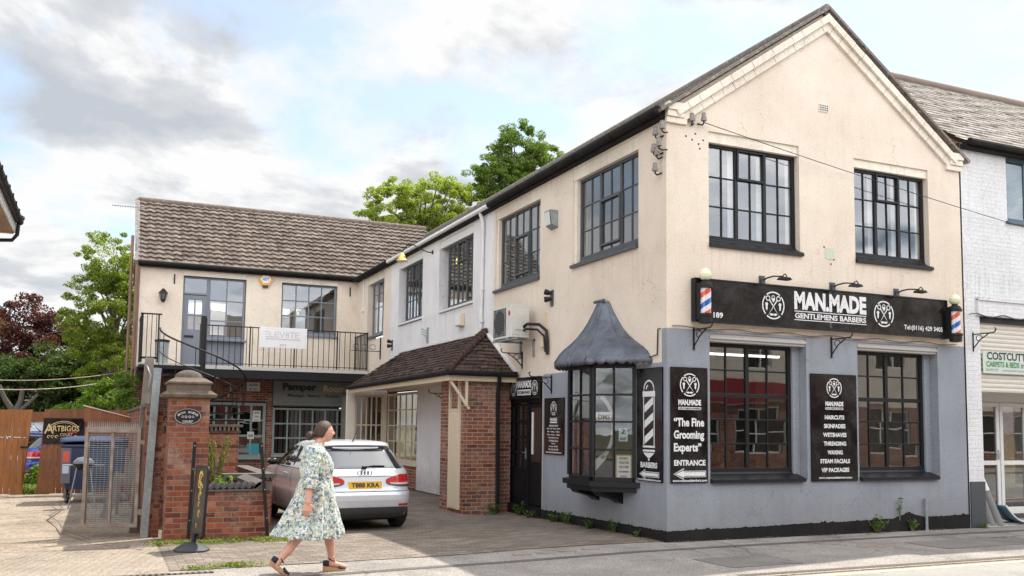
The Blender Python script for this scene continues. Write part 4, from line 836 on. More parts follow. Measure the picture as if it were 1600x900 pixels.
t_ = sign('services_sign', 'tall black panel listing HAIRCUTS to VIP PACKAGES between the two street windows', FRONT, 2.66, 3.60, .83, 2.52, .005, .03, m_signb)
mb = MB(); emblem(mb, FRONT, 3.13, 2.30, .155, 0, n); mb.build('emblem', m_signw, t_, fix=False)
mb = MB(); put_text(mb, FRONT, 'MAN.MADE', 3.13, 2.01, .075, .37, n, 0, .05); mb.fbox(FRONT, 2.945, 3.315, 1.955, 1.99, n - .002, n); put_text(mb, FRONT, 'GENTLEMENS BARBERS', 3.13, 1.961, .022, .36, n + .003, 1, .02)
for i, s in enumerate(('HAIRCUTS', 'SKINFADES', 'WETSHAVES', 'THREADING', 'WAXING', 'STEAM FACIALS', 'VIP PACKAGES')):
    w_ = (.40, .44, .48, .46, .31, .61, .57)[i]; v_ = 1.80 - i * .138; put_text(mb, FRONT, s, 3.13, v_, .068, w_, n, 0, .04)
put_text(mb, FRONT, 'www.manmadebarbers.com', 3.13, .87, .035, .68, n, 0, .03); mb.build('lettering', [m_signw, m_signb], t_, fix=False)

t_ = sign('barber_pole_sign', 'narrow black panel with drawn barber pole and arrow, on yard wall next to the corner', SIDE, -.78, -.08, .84, 2.53, .005, .03, m_signb)
mb = MB(); c = -.43
mb.prism(SIDE, [(c - .17, 2.10), (c + .17, 2.10), (c + .17, 2.18), (c - .17, 2.18)], n - .002, n); arc_band(mb, SIDE, (c, 2.2), .125, .15, 0, math.pi, n, ex=1.0)
mb.prism(SIDE, [(c - .15, 2.18), (c - .125, 2.18), (c - .125, 2.22), (c - .15, 2.22)], n - .002, n); mb.prism(SIDE, [(c + .125, 2.18), (c + .15, 2.18), (c + .15, 2.22), (c + .125, 2.22)], n - .002, n)
arc_band(mb, SIDE, (c, 2.2), .06, .085, 1.9, 3.0, n)
for a in (-.155, .135): mb.fbox(SIDE, c + a, c + a + .02, 1.36, 2.10, n - .002, n)
for k in range(3):
    z = 1.42 + k * .235; mb.prism(SIDE, [(c - .12, z - .03), (c + .12, z + .10), (c + .12, z + .21), (c - .12, z + .08)], n - .002, n)
mb.prism(SIDE, [(c - .165, 1.34), (c + .165, 1.34), (c + .165, 1.37), (c - .165, 1.37)], n - .002, n); mb.prism(SIDE, [(c - .165, 1.28), (c + .165, 1.28), (c + .155, 1.31), (c - .155, 1.31)], n - .002, n); mb.prism(SIDE, [(c - .12, 1.24), (c - .03, 1.19), (c + .03, 1.19), (c + .12, 1.24), (c + .15, 1.265), (c - .15, 1.265)], n - .002, n); blob2(mb, SIDE, (c, 1.165), .022, .022, n)
put_text(mb, SIDE, 'BARBERS', c, 1.04, .085, .46, n, 0, .04)
arrow(SIDE, c - .27, c + .28, .96, .15, n) if False else arrow(SIDE, c - .27, c + .28, .945, .15, n)
put_text(mb, SIDE, 'www.manmadebarbers.com', c, .852, .03, .64, n, 0, .03); mb.build('lettering', [m_signw, m_signb], t_, fix=False)

m_signbr = plain('sign_bronze_black', (.035, .016, .012), .15)
t_ = sign('opening_hours_sign', 'small black and brown opening hours panel between side door and bay window', SIDE, -4.0, -3.22, 1.13, 2.15, .005, .03, m_signb)
mb = MB(); emblem(mb, SIDE, -3.61, 1.96, .125, 0, n); mb.build('emblem', m_signw, t_, fix=False)
mb = MB(); put_text(mb, SIDE, 'MAN.MADE', -3.61, 1.73, .06, .28, n, 0, .05); mb.fbox(SIDE, -3.75, -3.47, 1.695, 1.72, n - .002, n)
for i, s in enumerate(('OPENING HOURS', 'MON - FRI   9.00am - 6.00pm', 'SAT   9.00am - 5.00pm', 'SUN   10.00am - 4.00pm')): put_text(mb, SIDE, s, -3.61, 1.63 - i * .055, .032, (.36, .54, .50, .52)[i], n, 0, .03)
for i, s in enumerate(('1 Brook Bridge Court', '1189 Melton Road', 'Syston', 'Leicester LE7 2JT', 'Tel: 0116 429 3405')): put_text(mb, SIDE, s, -3.61, 1.41 - i * .052, .036, (.42, .36, .16, .36, .40)[i], n, 0, .02)
put_text(mb, SIDE, 'www.manmadebarbers.com', -3.61, 1.155, .03, .62, n, 0, .03); mb.build('lettering', m_signw, t_, fix=False)
mb = MB(); mb.fbox(SIDE, -3.99, -3.23, 1.14, 1.52, .03, .0315); mb.build('brown_lower_half', m_signbr, t_)

t_ = sign('door_sign', 'small black MAN.MADE sign with two emblems above the side entrance door', SIDE, -5.70, -4.2, 2.17, 2.56, .0, .03, m_signb, (.015, m_frameb))
mb = MB(); emblem(mb, SIDE, -5.40, 2.365, .14, 0, n); emblem(mb, SIDE, -4.42, 2.365, .14, 0, n); mb.build('emblem', m_signw, t_, fix=False)
mb = MB(); put_text(mb, SIDE, 'MAN.MADE', -4.92, 2.37, .14, .68, n, 0, .055); mb.fbox(SIDE, -5.22, -4.60, 2.23, 2.34, n - .002, n); put_text(mb, SIDE, 'GENTLEMENS BARBERS', -4.91, 2.255, .06, .58, n + .003, 1, .02); mb.build('lettering', [m_signw, m_signb], t_, fix=False)

# barber poles on the sign's ends
m_pole, t, b = nmat('barber_stripes'); tcn = t.nodes.new('ShaderNodeTexCoord'); sp = t.nodes.new('ShaderNodeSeparateXYZ'); t.links.new(tcn.outputs['Object'], sp.inputs[0])
ang = mth('DIVIDE', mth('ARCTAN2', sp.outputs[1], sp.outputs[0], tree=t), 2 * math.pi, tree=t)
fr_ = mth('FRACT', mth('ADD', mth('ADD', mth('MULTIPLY', sp.outputs[2], -3.1, tree=t), ang, tree=t), 5.12, tree=t), tree=t)
cc = ramp(fr_, [(0, (.62, .62, .64)), (.25, (.60, .09, .05)), (.5, (.62, .62, .64)), (.75, (.02, .10, .38))], t, 'CONSTANT'); t.links.new(cc, b.inputs['Base Color']); b.inputs['Roughness'].default_value = .08; b.inputs['Coat Weight'].default_value = .6
m_globe = plain('ivory_globe', (.72, .70, .52), .2)
def barber_pole(x, lab, zt):
    t_ = thing('barber_pole', lab, 'barber pole', (x, -.20, zt), 'barber poles at both ends of the fascia sign')
    mb = MB(); mb.lathe([(.085, .15), (.085, .52)], (0, 0, 0), 24); mb.build('striped_cylinder', m_pole, t_, smooth=40, local=True)
    mb = MB(); mb.lathe([(.05, .0), (.10, .01), (.105, .10), (.115, .11), (.115, .145), (.09, .15)], (0, 0, 0), 24); mb.build('base', m_iron, t_, smooth=40, local=True)
    mb = MB(); mb.lathe([(.09, .52), (.115, .525), (.115, .56), (.10, .57), (.095, .60), (.05, .63), (.05, .65)], (0, 0, 0), 24); mb.build('cap', m_iron, t_, smooth=40, local=True)
    mb = MB(); mb.ball((0, 0, .73), .095, 20); mb.build('globe', m_globe, t_, smooth=1, local=True)
    mb = MB(); mb.box(-.11, -.075, .0, .2, .06, .60); mb.box(-.09, .09, .09, .2, .1, .14); mb.box(-.09, .09, .09, .2, .53, .56); mb.build('bracket', m_iron, t_, local=True); return t_
barber_pole(.545, 'barber pole with ivory globe at left end of the fascia sign, by the corner', 3.17)
barber_pole(5.66, 'barber pole with ivory globe at right end of the fascia sign, by the white building', 3.14)

# three sign lamps above the fascia
def sign_lamp(x, lab):
    t_ = thing('sign_lamp', lab, 'lamp', (x, 0, 3.86), 'black lamps above the fascia sign')
    mb = MB(); mb.box(-.055, .055, -.02, .0, -.03, .14); mb.box(-.035, .035, -.05, -.02, .0, .1); mb.build('wall_plate', m_frameg, t_, local=True, bev=.004)
    mb = MB(); mb.tube([(0, -.04, .07), (.0, -.14, .09), (.02, -.26, .10), (.06, -.40, .08), (.07, -.45, .05)], .012, 6); mb.tube([(.07, -.40, .05), (.07, -.42, .10), (.07, -.46, .11), (.07, -.50, .06)], .009, 6); mb.build('arm', m_iron, t_, smooth=40, local=True)
    mb = MB(); mb.prism(Frame((0, -.38, 0), (1, 0, 0), (0, -1, 0)), [(-.03, .02), (.17, .02), (.14, .055), (.0, .06)], 0, .12); mb.build('lamp_head', m_iron, t_, local=True, bev=.008)
l0 = sign_lamp(1.74, 'sign lamp nearest the building corner'); sign_lamp(3.15, 'middle sign lamp, over the lettering'); sign_lamp(4.53, 'sign lamp nearest the white building')

# hanging basket brackets
def hbracket(F, u, v, lab, s=1., dirn=1):
    o = F.p(u, v, 0); t_ = thing('hanging_bracket', lab, 'bracket', tuple(o), 'empty black hanging basket brackets')
    mb = MB(); P = lambda a, b_, c=0: F.p(u + c, v + b_ * s, a * s)
    mb.bar(P(.012, -.30), P(.012, .04), .025, .02, up_=tuple(F.u)); mb.tube([P(.01, 0), P(.42, .0), P(.46, .03), P(.47, .07), P(.44, .08)], .011, 6); mb.tube([P(.01, -.25), P(.16, -.10), P(.32, -.01)], .010, 6)
    mb.tube([P(.14 + .06 * math.cos(a), -.07 + .05 * math.sin(a)) for a in np.linspace(0, 5, 14)], .007, 5)
    mb.build('scroll_arm', m_iron, t_, smooth=40)
hbracket(FRONT, .47, 3.09, 'iron hanging bracket on the grey wall left of the street windows, under the barber pole')
hbracket(FRONT, 3.11, 3.08, 'iron hanging bracket between the two street windows')
hbracket(FRONT, 6.3, 3.32, 'iron hanging bracket on the white building beside the roller shutter')
hbracket(SIDE, -3.75, 2.53, 'iron hanging bracket above the opening hours panel')
hbracket(SIDE, -5.05, 3.05, 'iron hanging bracket above the side door, below the air conditioning unit')
hbracket(SIDE, -9.35, 2.38, 'iron hanging bracket on the white wall under the porch roof')

# porcelain insulators
m_porc = plain('porcelain', (.22, .20, .18), .25)
def insul(o, F, k, lab):
    t_ = thing('insulator_bracket', lab, 'insulator', tuple(o), 'old telephone insulators near the corner'); mi = MB(); mp = MB()
    for du, dv, dn in k:
        b0 = Vector(o) + F.u * du + F.v * dv + F.n * dn; mi.tube([Vector(o) + F.n * .0 + F.v * (dv - .08) + F.u * du * .4, Vector(o) + F.n * dn * .7 + F.v * (dv - .12) + F.u * du, b0 + F.v * -.10, b0 + F.v * .0], .013, 6)
        mp.lathe([(.02, -.07), (.045, -.065), (.048, -.03), (.034, -.02), (.038, 0), (.03, .03), (.035, .05), (.015, .065)], tuple(b0), 12)
    mi.build('hook', m_rust if False else m_iron, t_, smooth=40); mp.build('porcelain_cup', m_porc, t_, smooth=40)
insul((0, .02, 5.98), SIDE, [(-.12, .10, .10), (.12, .12, .14), (-.14, -.16, .12), (.10, -.14, .18)], 'cluster of four insulators on the corner just below the eaves')
insul((0, .12, 5.66), SIDE, [(.02, .10, .10), (.0, -.14, .12)], 'pair of insulators on the corner below the cluster of four')
insul((.54, 0, 6.26), FRONT, [(.05, .06, .12), (-.12, .05, .06)], 'single insulator hook on the gable wall, holding the cable')
# cables
def cable(name, P, r, lab, m=None, sag=0, k=12):
    mb = MB(); A, B = Vector(P[0]), Vector(P[-1]); pts = [A.lerp(B, i / k) - Vector((0, 0, sag * 4 * (i / k) * (1 - i / k))) for i in range(k + 1)] if len(P) == 2 else P
    mb.tube(pts, r, 5); return tag(mb.build(name, m or m_iron, smooth=1), lab, 'cable')
cable('overhead_cable', [(.60, -.10, 6.24), (9.5, -.12, 5.12)], .006, 'thin cable strung across the gable from the insulator to the white building', sag=.06)
cable('string_cable', [(-.02 + x * 1, -.03, 3.12 + .015 * math.sin(x * 6.5)) for x in np.linspace(.1, 5.9, 60)], .008, 'black cable looping along the underside of the fascia sign', plain('cable_clip', (.10, .09, .08), .6))
cable('wall_cable', [(-.02, .14, 3.10), (-.02, .2, 3.10), (-.02, .22, 2.72), (-.03, .5, 2.68)], .01, 'black cable bent around the edge of the grey paint at the corner')
cable('looped_cable', [(6.15 + i * .1, -.07, 3.66 + .03 * math.sin(i * .9)) for i in range(40)], .008, 'cable drooping along the beam over the roller shutter')

# side wall fittings
t_ = thing('flood_light', 'square bulkhead flood light between the two dark upper yard windows', 'wall light', (0, 3.69, 5.35)); mb = MB(); mb.prism(Frame((0, 3.55, 5.3), (-1, 0, 0), (0, 1, 0)), [(0, -.03), (.12, .03), (.16, .3), (0, .3)], 0, .28); mb.build('housing', m_galv, t_, bev=.01)
mb = MB(); mb.prism(Frame((0, 3.59, 5.3), (-1, 0, 0), (0, 1, 0)), [(.135, .03), (.142, .035), (.175, .27), (.165, .27)], 0, .2); mb.build('lens', plain('lens_glass', (.6, .62, .6), .1), t_)
def sconce(y, z, lab):
    t_ = thing('spot_light', lab, 'spot light', (0, y, z), 'small black twin wall spots'); mb = MB(); mb.box(-.02, 0, y - .05, y + .05, z - .22, z + .08); mb.build('back_plate', m_frameg, t_)
    mb = MB()
    for k, (dz_, s) in enumerate(((-.08, .9), (.02, 1))): mb.lathe([(.03, 0), (.05, .06), (.055, .12), (.01, .125)], (-.03, y + .01, z + dz_), 10, ax=(-.7, .5, .25 if k else -.1))
    mb.build('spot_head', m_iron, t_, smooth=40)
sconce(3.76, 4.06, 'twin black spot light on the cream wall between air conditioning unit and lead canopy'); sconce(14.0, 3.95, 'twin black spot light at far end of the white yard wall')
t_ = thing('junction_box', 'cream junction box on the white yard wall under the near window', 'box', (0, 8.4, 3.9)); mb = MB(); mb.box(-.11, 0, 8.25, 8.6, 3.9, 4.2); mb.build('case', m_cpaint, t_, bev=.015); mb = MB(); mb.box(-.13, -.11, 8.27, 8.58, 3.92, 4.18); mb.build('lid', m_whitep, t_, bev=.01)
t_ = thing('pipe_bracket', 'small grey three pronged bracket on the white yard wall', 'bracket', (0, 10.9, 3.75)); mb = MB(); mb.box(-.03, 0, 10.8, 10.9, 3.7, 4.1); [mb.bar((-.02, 10.85, 3.85 + i * .07), (-.14, 10.98, 3.95 + i * .06), .03) for i in range(3)]; mb.build('prongs', m_galv, t_)
# swan neck lamp with gold bell
t_ = thing('swan_neck_lamp', 'gold bell lamp on a swan neck arm above the far white wall window', 'lamp', (0, 10.55, 6.0)); mb = MB(); mb.tube([(-.02, 10.6, 6.0), (-.10, 10.62, 5.99), (-.24, 10.7, 6.05), (-.42, 10.9, 6.2), (-.55, 11.05, 6.2), (-.62, 11.15, 6.1), (-.64, 11.17, 6.0)], .014, 6); mb.lathe([(.05, 0), (.05, .02)], (-.0, 10.6, 6.0), 10, ax=(-1, 0, 0)); mb.build('arm', m_iron, t_, smooth=40)
mb = MB(); mb.lathe([(.03, 0), (.06, -.05), (.09, -.08), (.10, -.16), (.15, -.20), (.15, -.22), (.10, -.2)], (-.64, 11.17, 6.03), 16); mb.build('shade', plain('brass', (.75, .55, .16), .3, .6), t_, smooth=40)
# iron motif bracket near balcony
t_ = thing('iron_ornament', 'wrought iron scroll bracket on the cream wall beside the balcony end', 'bracket', (0, 15.3, 3.8)); mb = MB(); mb.bar((-.02, 15.2, 3.55), (-.02, 15.2, 4.2), .03); mb.tube([(-.02, 15.2, 3.78), (-.9, 15.2, 3.78)], .012, 6)
for k in range(3): mb.tube([(-.25 - k * .25 + .09 * math.cos(a), 15.2, 3.90 + .08 * math.sin(a)) for a in np.linspace(0, 6, 12)], .008, 5)
mb.build('scroll', m_iron, t_, smooth=40)
# air conditioning unit
t_ = thing('air_conditioner', 'white air conditioning unit on wall brackets above the side door', 'air conditioner', (-.45, 5.1, 3.22)); y0, y1, x0, x1, z0, z1 = 4.72, 5.6, -.55, -.18, 3.30, 3.92
m_acw = weathered('ac_white', (.62, .62, .58), (.5, .48, .42), .5, 3, 40, .05)
mb = MB(); mb.box(x0, x1, y0, y1, z0, z1); mb.box(x0 + .02, x1 - .02, y0 - .012, y0, z0 + .05, z1 - .1); b_ = mb.build('casing', m_acw, t_, bev=.015)
mb = MB()
for i in range(14): mb.box(x0 - .012, x0 - .004, y0 + .26, y1 - .04, z0 + .05 + i * .039, z0 + .062 + i * .039)
for i in range(8): mb.box(x0 - .014, x0 - .002, y0 + .26 + i * .08, y0 + .27 + i * .08, z0 + .04, z1 - .04)
mb.build('grille', m_frameg, t_)
mb = MB(); mb.lathe([(.24, 0), (.24, .006)], (x0 - .003, y0 + .56, z0 + .31), 28, ax=(-1, 0, 0)); mb.build('fan_opening', m_roomd, t_)
mb = MB(); mb.box(x0 + .06, x0 + .24, y0 - .03, y0 - .012, z0 + .14, z0 + .44); mb.build('side_cover', m_acw, t_, bev=.006); mb = MB(); mb.lathe([(.05, 0), (.05, .003)], (x0 - .001, y0 + .1, z0 + .46), 16, ax=(-1, 0, 0)); mb.build('badge', plain('red_badge', (.5, .02, .03), .4), t_)
mb = MB(); 
for y in (4.85, 5.45): mb.bar((0, y, z0 - .03), (-.6, y, z0 - .03), .04); mb.bar((-.02, y, z0 - .35), (-.02, y, z0), .04)
mb.bar((-.5, 4.6, z0 - .03), (-.5, 5.7, z0 - .03), .05, .03); mb.build('bracket', m_galv, t_)
mb = MB(); mb.tube([(-.3, 4.7, z0 + .2), (-.3, 4.55, z0 + .24), (-.15, 4.35, z0 + .22), (-.06, 4.22, z0 + .1), (-.05, 4.2, z0 - .1), (-.05, 4.2, z0 - .35)], .03, 8); mb.tube([(-.3, 4.7, z0 + .13), (-.3, 4.6, z0 + .15), (-.15, 4.42, z0 + .13), (-.07, 4.3, z0 + .0), (-.05, 4.27, z0 - .3)], .022, 8); mb.build('pipes', m_iron, t_, smooth=40)
mb = MB(); mb.box(-.05, -.0, 4.32, 4.4, z0 - .1, z0 + .45); mb.box(-.09, 0, 4.3, 4.46, z0 - .2, z0 - .02); mb.build('isolator_box', m_cpaint, t_); t_.location.y -= .34

# ------------------------------------------------------------------ bay notices
BF = Frame((0, .85, 0), (.5, -.5, 0), (-.7071, -.7071, 0)); BF.o = Vector((-.5, 1.35, 0)); BF.u = Vector((.7071, -.7071, 0))
m_paper = plain('paper', (.72, .70, .66), .7); m_ink = plain('ink', (.04, .04, .05), .7)
def notice(name, lab, F, u0, u1, v0, v1, n, lines, m=None, ink=None):
    t_ = thing(name, lab, 'notice', tuple(F.p((u0 + u1) / 2, v0, n))); mb = MB(); mb.fbox(F, u0, u1, v0, v1, n - .003, n); mb.build('sheet', m or m_paper, t_)
    mb = MB(); k = len(lines)
    for i, (s, h, w_) in enumerate(lines): put_text(mb, F, s, (u0 + u1) / 2, v1 - (v1 - v0) * (i + .85) / k, (v1 - v0) / k * h, (u1 - u0) * w_, n + .002, 0, .03)
    mb.build('lettering', ink or m_ink, t_, fix=False); return t_
nn = notice('walk_in_notice', 'framed WALK INS WELCOME notice low in the bay window', BF, .40, .62, .86, 1.2, -.035, [('MAN.MADE', .5, .6), ('WALK INS', .6, .7), ('WELCOME', .6, .7), ('NO APPOINTMENT', .4, .7), ('NECESSARY', .4, .5)])
mb = MB(); mb.fbox(BF, .385, .4, .845, 1.215, -.04, -.03); mb.fbox(BF, .62, .635, .845, 1.215, -.04, -.03); mb.fbox(BF, .4, .62, .845, .86, -.04, -.03); mb.fbox(BF, .4, .62, 1.2, 1.215, -.04, -.03); mb.build('frame', plain('pine_frame', (.45, .26, .12), .5), nn)
notice('hygiene_sticker', 'pale blue sticker with black symbol in the bay window, above the framed notice', BF, .43, .57, 1.42, 1.62, -.035, [('2', .8, .5), ('BABP', .5, .7)], plain('pale_blue_card', (.45, .62, .66), .6))
notice('van_card', 'white card with DMS lettering in the middle of the bay window', BF, .06, .33, 1.73, 1.87, -.035, [('DMS', .6, .7)])
# window graphic: large pale razor circle
mb = MB(); arc_band(mb, BF, (.02, 1.63), .48, .56, -1.15, 1.2, -.034, ex=.62); mb.face([BF.p(.05, 1.12, -.034), BF.p(.2, 1.25, -.034), BF.p(.24, 1.16, -.034), BF.p(.06, .95, -.034)])
tag(mb.build('window_graphic', plain('frosted_vinyl', (.42, .40, .39), .6)), 'large pale curved vinyl emblem on the inside of the bay glass', 'window graphic')
# person sitting inside the shop and a chair: built with the figure code below

# ------------------------------------------------------------------ balcony and spiral stair
bal = thing('balcony', 'steel balcony with black railings along the first floor of the rear wing', 'balcony', (-3.3, 16.5, 3.0)); YB_ = 16.55
mb = MB(); mb.box(XL, -.02, YB_ + .02, 18.15, 3.22, 3.28); mb.build('deck', weathered('pale_deck', (.42, .40, .36), (.25, .23, .2), .8), bal)
mb = MB(); mb.box(XL - .02, -.02, YB_ - .03, YB_ + .02, 2.92, 3.16); mb.box(XL, XL + .06, YB_ + .02, 18.1, 2.92, 3.16)
for x in np.arange(-6, 0, 1.3): mb.box(x, x + .08, YB_ + .02, 18.1, 3.0, 3.2)
mb.build('beam', m_frameb, bal)
mb = MB(); mb.box(XL - .03, -.02, YB_ - .045, YB_ + .02, 3.165, 3.27); mb.build('edge_board', plain('pale_edge', (.5, .48, .44), .7), bal)
mb = MB(); xr0, xr1 = -5.0, -.06
for x in np.arange(xr0, xr1, .163): mb.box(x - .009, x + .009, YB_ - .012, YB_ + .006, 3.27, 4.42)
for x in (xr0, -3.6, -2.3, -1.0, xr1): mb.box(x - .018, x + .018, YB_ - .02, YB_ + .016, 3.27, 4.46)
mb.box(xr0, xr1, YB_ - .02, YB_ + .02, 4.42, 4.45); mb.box(xr0, xr1, YB_ - .012, YB_ + .01, 3.33, 3.35)
mb.box(xr1 - .02, xr1 + .02, YB_, 18.1, 4.42, 4.45); [mb.box(xr1 - .009, xr1 + .009, y, y + .02, 3.27, 4.42) for y in np.arange(YB_, 18.1, .17)]
mb.build('railing', m_iron, bal)
mb = MB()
for x in (XL + .06, XL + .48): mb.box(x - .02, x + .02, YB_ - .5, YB_ - .46, 3.27, 4.62)
for x in np.arange(XL + .18, XL + .48, .12): mb.box(x - .009, x + .009, YB_ - .49, YB_ - .47, 3.4, 4.6)
mb.box(XL + .0, XL + .56, YB_ - .5, YB_ - .46, 4.6, 4.64); mb.box(XL + .04, XL + .5, YB_ - .5, YB_ - .46, 3.36, 3.42)
for y in np.arange(YB_ - .4, 18.1, .15): mb.box(XL + .04, XL + .06, y, y + .018, 3.27, 4.62)
mb.box(XL + .03, XL + .07, YB_ - .5, 18.1, 4.6, 4.64); mb.box(XL, XL + 1.7, YB_ - .55, YB_ - .035, 3.12, 3.2)
mb.build('landing_rail', m_iron, bal)
stn = thing('spiral_staircase', 'black spiral staircase with curved handrail left of the balcony', 'staircase', (-5.02, 15.2, -.07)); cx, cy_ = -5.02, 15.25
mb = MB(); mb.tube([(cx, cy_, -.07), (cx, cy_, 4.5)], .07, 12); mb.box(cx - .09, cx + .05, cy_ - .06, cy_ + .08, 3.2, 4.55); mb.build('newel_post', m_iron, stn)
mb = MB(); n_ = 16; A0, A1 = R(175), R(175 + 400)
for i in range(n_):
    a = A0 + (A1 - A0) * i / (n_ - 1); z = 3.05 - 2.98 * i / (n_ - 1); da = R(13)
    P = [(cx + .06 * math.cos(a), cy_ + .06 * math.sin(a)), (cx + 1.12 * math.cos(a - da), cy_ + 1.12 * math.sin(a - da)), (cx + 1.12 * math.cos(a + da), cy_ + 1.12 * math.sin(a + da))]
    B_ = [(x, y, z) for x, y in P]; T = [(x, y, z + .04) for x, y in P]; mb.face(B_[::-1]); mb.face(T); [mb.face([B_[q], B_[(q + 1) % 3], T[(q + 1) % 3], T[q]]) for q in range(3)]
mb.build('treads', m_iron, stn)
mb = MB(); pts = []; low = []
for i in range(61): a = A0 + (A1 - A0) * i / 60; z = 3.05 - 2.98 * i / 60; pts.append((cx + 1.14 * math.cos(a), cy_ + 1.14 * math.sin(a), z + 1.12)); low.append((cx + 1.14 * math.cos(a), cy_ + 1.14 * math.sin(a), z + .55))
mb.tube(pts, .025, 8); mb.tube(low, .012, 6)
for i in range(0, 61, 4): x, y, z = pts[i]; mb.tube([(x, y, z), (x, y, z - 1.12)], .011, 6)
mb.build('handrail', m_iron, stn, smooth=40)

# ELEV8TE banner
ZF = Frame((0, YB_ - .03, 0), (1, 0, 0), (0, -1, 0)); m_ban = plain('banner_white', (.74, .73, .74), .6); m_gink = plain('grey_ink', (.34, .31, .30), .6)
t_ = sign('hanging_banner', 'white ELEV8TE banner tied to the balcony railing', ZF, -3.34, -1.94, 3.86, 4.47, .0, .012, m_ban); mb = MB()
def stroke(F, pts, w_, n_, mi=0):
    for (a, b_), (c, d_) in zip(pts[:-1], pts[1:]):
        A, B = Vector((a, b_)), Vector((c, d_)); dd = (B - A).normalized(); pn = Vector((-dd.y, dd.x)) * w_ / 2; A2, B2 = A - dd * w_ / 2, B + dd * w_ / 2
        mb.face([F.p(q.x, q.y, n_) for q in (A2 + pn, B2 + pn, B2 - pn, A2 - pn)], mi)
u = -3.19; h0, h1 = 4.18, 4.33; w_ = .15; g_ = .034; n_ = .015; t2 = .012
for zz in (h0, (h0 + h1) / 2, h1): stroke(ZF, [(u + .02 * (zz != h1), zz), (u + .12, zz)], t2, n_)
u += .155; stroke(ZF, [(u, h1), (u, h0), (u + .11, h0)], t2, n_); u += .145
stroke(ZF, [(u, h0), (u, h1)], t2, n_); [stroke(ZF, [(u, zz), (u + .11, zz)], t2, n_) for zz in (h0, (h0 + h1) / 2, h1)]; u += .14
stroke(ZF, [(u, h1), (u + .07, h0), (u + .14, h1)], t2, n_); u += .175
arc_band(mb, ZF, (u + .05, h0 + .04), .032, .045, 0, 6.283, n_); arc_band(mb, ZF, (u + .05, h1 - .035), .028, .04, 0, 6.283, n_); u += .13
stroke(ZF, [(u, h1), (u + .13, h1)], t2, n_); stroke(ZF, [(u + .065, h1), (u + .065, h0)], t2, n_); u += .165
stroke(ZF, [(u, h0), (u, h1)], t2, n_); [stroke(ZF, [(u, zz), (u + .11, zz)], t2, n_) for zz in (h0, (h0 + h1) / 2, h1)]
put_text(mb, ZF, 'AESTHETICS & TRAINING ACADEMY', -2.64, 4.10, .036, 1.05, n_, 0, .01)
put_text(mb, ZF, '@elev8te', -2.64, 3.885, .022, .2, n_, 0, .0)
for k in range(3): blob2(mb, ZF, (-2.71 + k * .07, 3.95), .024, .024, n_, 1)
mb.build('lettering', [m_gink, plain('gold_ink', (.5, .36, .22), .6)], t_, fix=False)

# Pamper Rooms sign and neighbours
t_ = sign('pamper_sign', 'grey green Pamper Rooms shop sign under the balcony', REAR, -2.62, -.05, 2.18, 2.95, .02, .07, plain('sage_sign', (.21, .235, .21), .55), (.02, m_frameg)); n_ = .074; mb = MB()
put_text(mb, REAR, 'Pamper', -1.80, 2.60, .29, 1.08, n_, 0, .06); put_text(mb, REAR, 'Rooms', -.63, 2.63, .22, .84, n_, 1, .045); put_text(mb, REAR, 'Massage . Beauty . Holistic', -1.35, 2.43, .12, 1.65, n_, 0, .03); put_text(mb, REAR, 'waxing  -  facials  -  manicures  -  pedicures  -  massage', -1.5, 2.27, .035, 1.7, n_, 0, .0); mb.build('lettering', [m_ink, plain('cream_ink', (.62, .52, .38), .6)], t_, fix=False)
notice('white_notice', 'small white notice box with blue lettering on the brick wall under the balcony', REAR, -3.43, -3.03, 2.60, 2.88, .05, [('ALPHA', .55, .7), ('& CO', .5, .6)], m_whitep, plain('blue_ink', (.05, .12, .3), .6))
notice('window_poster', 'white A4 poster in top right pane of the sage window', REAR, -3.22, -2.98, 1.66, 2.0, .02, [('NOTICE', .5, .6), ('OPEN', .4, .5), ('price list', .4, .6)])
notice('no_smoking_poster', 'small square white sticker in the sage window, below the poster', REAR, -3.36, -3.16, 1.12, 1.34, .02, [('ring bell', .6, .7)])
mb = MB(); mb.fbox(REAR, -3.36, -3.0, .68, .98, .004, .008); tag(mb.build('turquoise_board', plain('turquoise', (.03, .33, .42), .5)), 'turquoise card in the bottom right pane of the sage window', 'card')
mb = MB(); mb.tube([(-3.95, 18.1, 2.72), (-3.93, 18.08, 2.74), (-3.9, 18.08, 2.6), (-3.98, 18.08, 2.45), (-3.96, 18.1, 2.4)], .02, 6); tag(mb.build('wall_tie', m_whitep, smooth=1), 'white S shaped wall tie on brick under the balcony', 'wall tie')
# lantern, alarm, wheel tie bars
t_ = thing('wall_lantern', 'black coach lantern on the cream wall left of the blue door', 'lantern', (-5.98, 18.05, 5.3)); mb = MB(); mb.tube([(-5.98, 18.16, 5.55), (-5.98, 18.02, 5.6), (-5.98, 18.0, 5.5)], .015, 6); mb.lathe([(.05, .29), (.13, .24), (.14, .22), (.03, .36)], (-5.98, 17.98, 5.25), 6); mb.lathe([(.02, -.06), (.07, -.0), (.07, .03)], (-5.98, 17.98, 5.25), 6)
[mb.bar((-5.98 + .07 * math.cos(a), 17.98 + .07 * math.sin(a), 5.27), (-5.98 + .13 * math.cos(a), 17.98 + .13 * math.sin(a), 5.5), .014) for a in np.linspace(0, 6.283, 7)[:-1]]; mb.build('frame', m_iron, t_)
mb = MB(); mb.lathe([(.06, 0), (.11, .21)], (-5.98, 17.98, 5.28), 6); mb.build('pane', plain('smoky_glass', (.12, .12, .13), .1), t_)
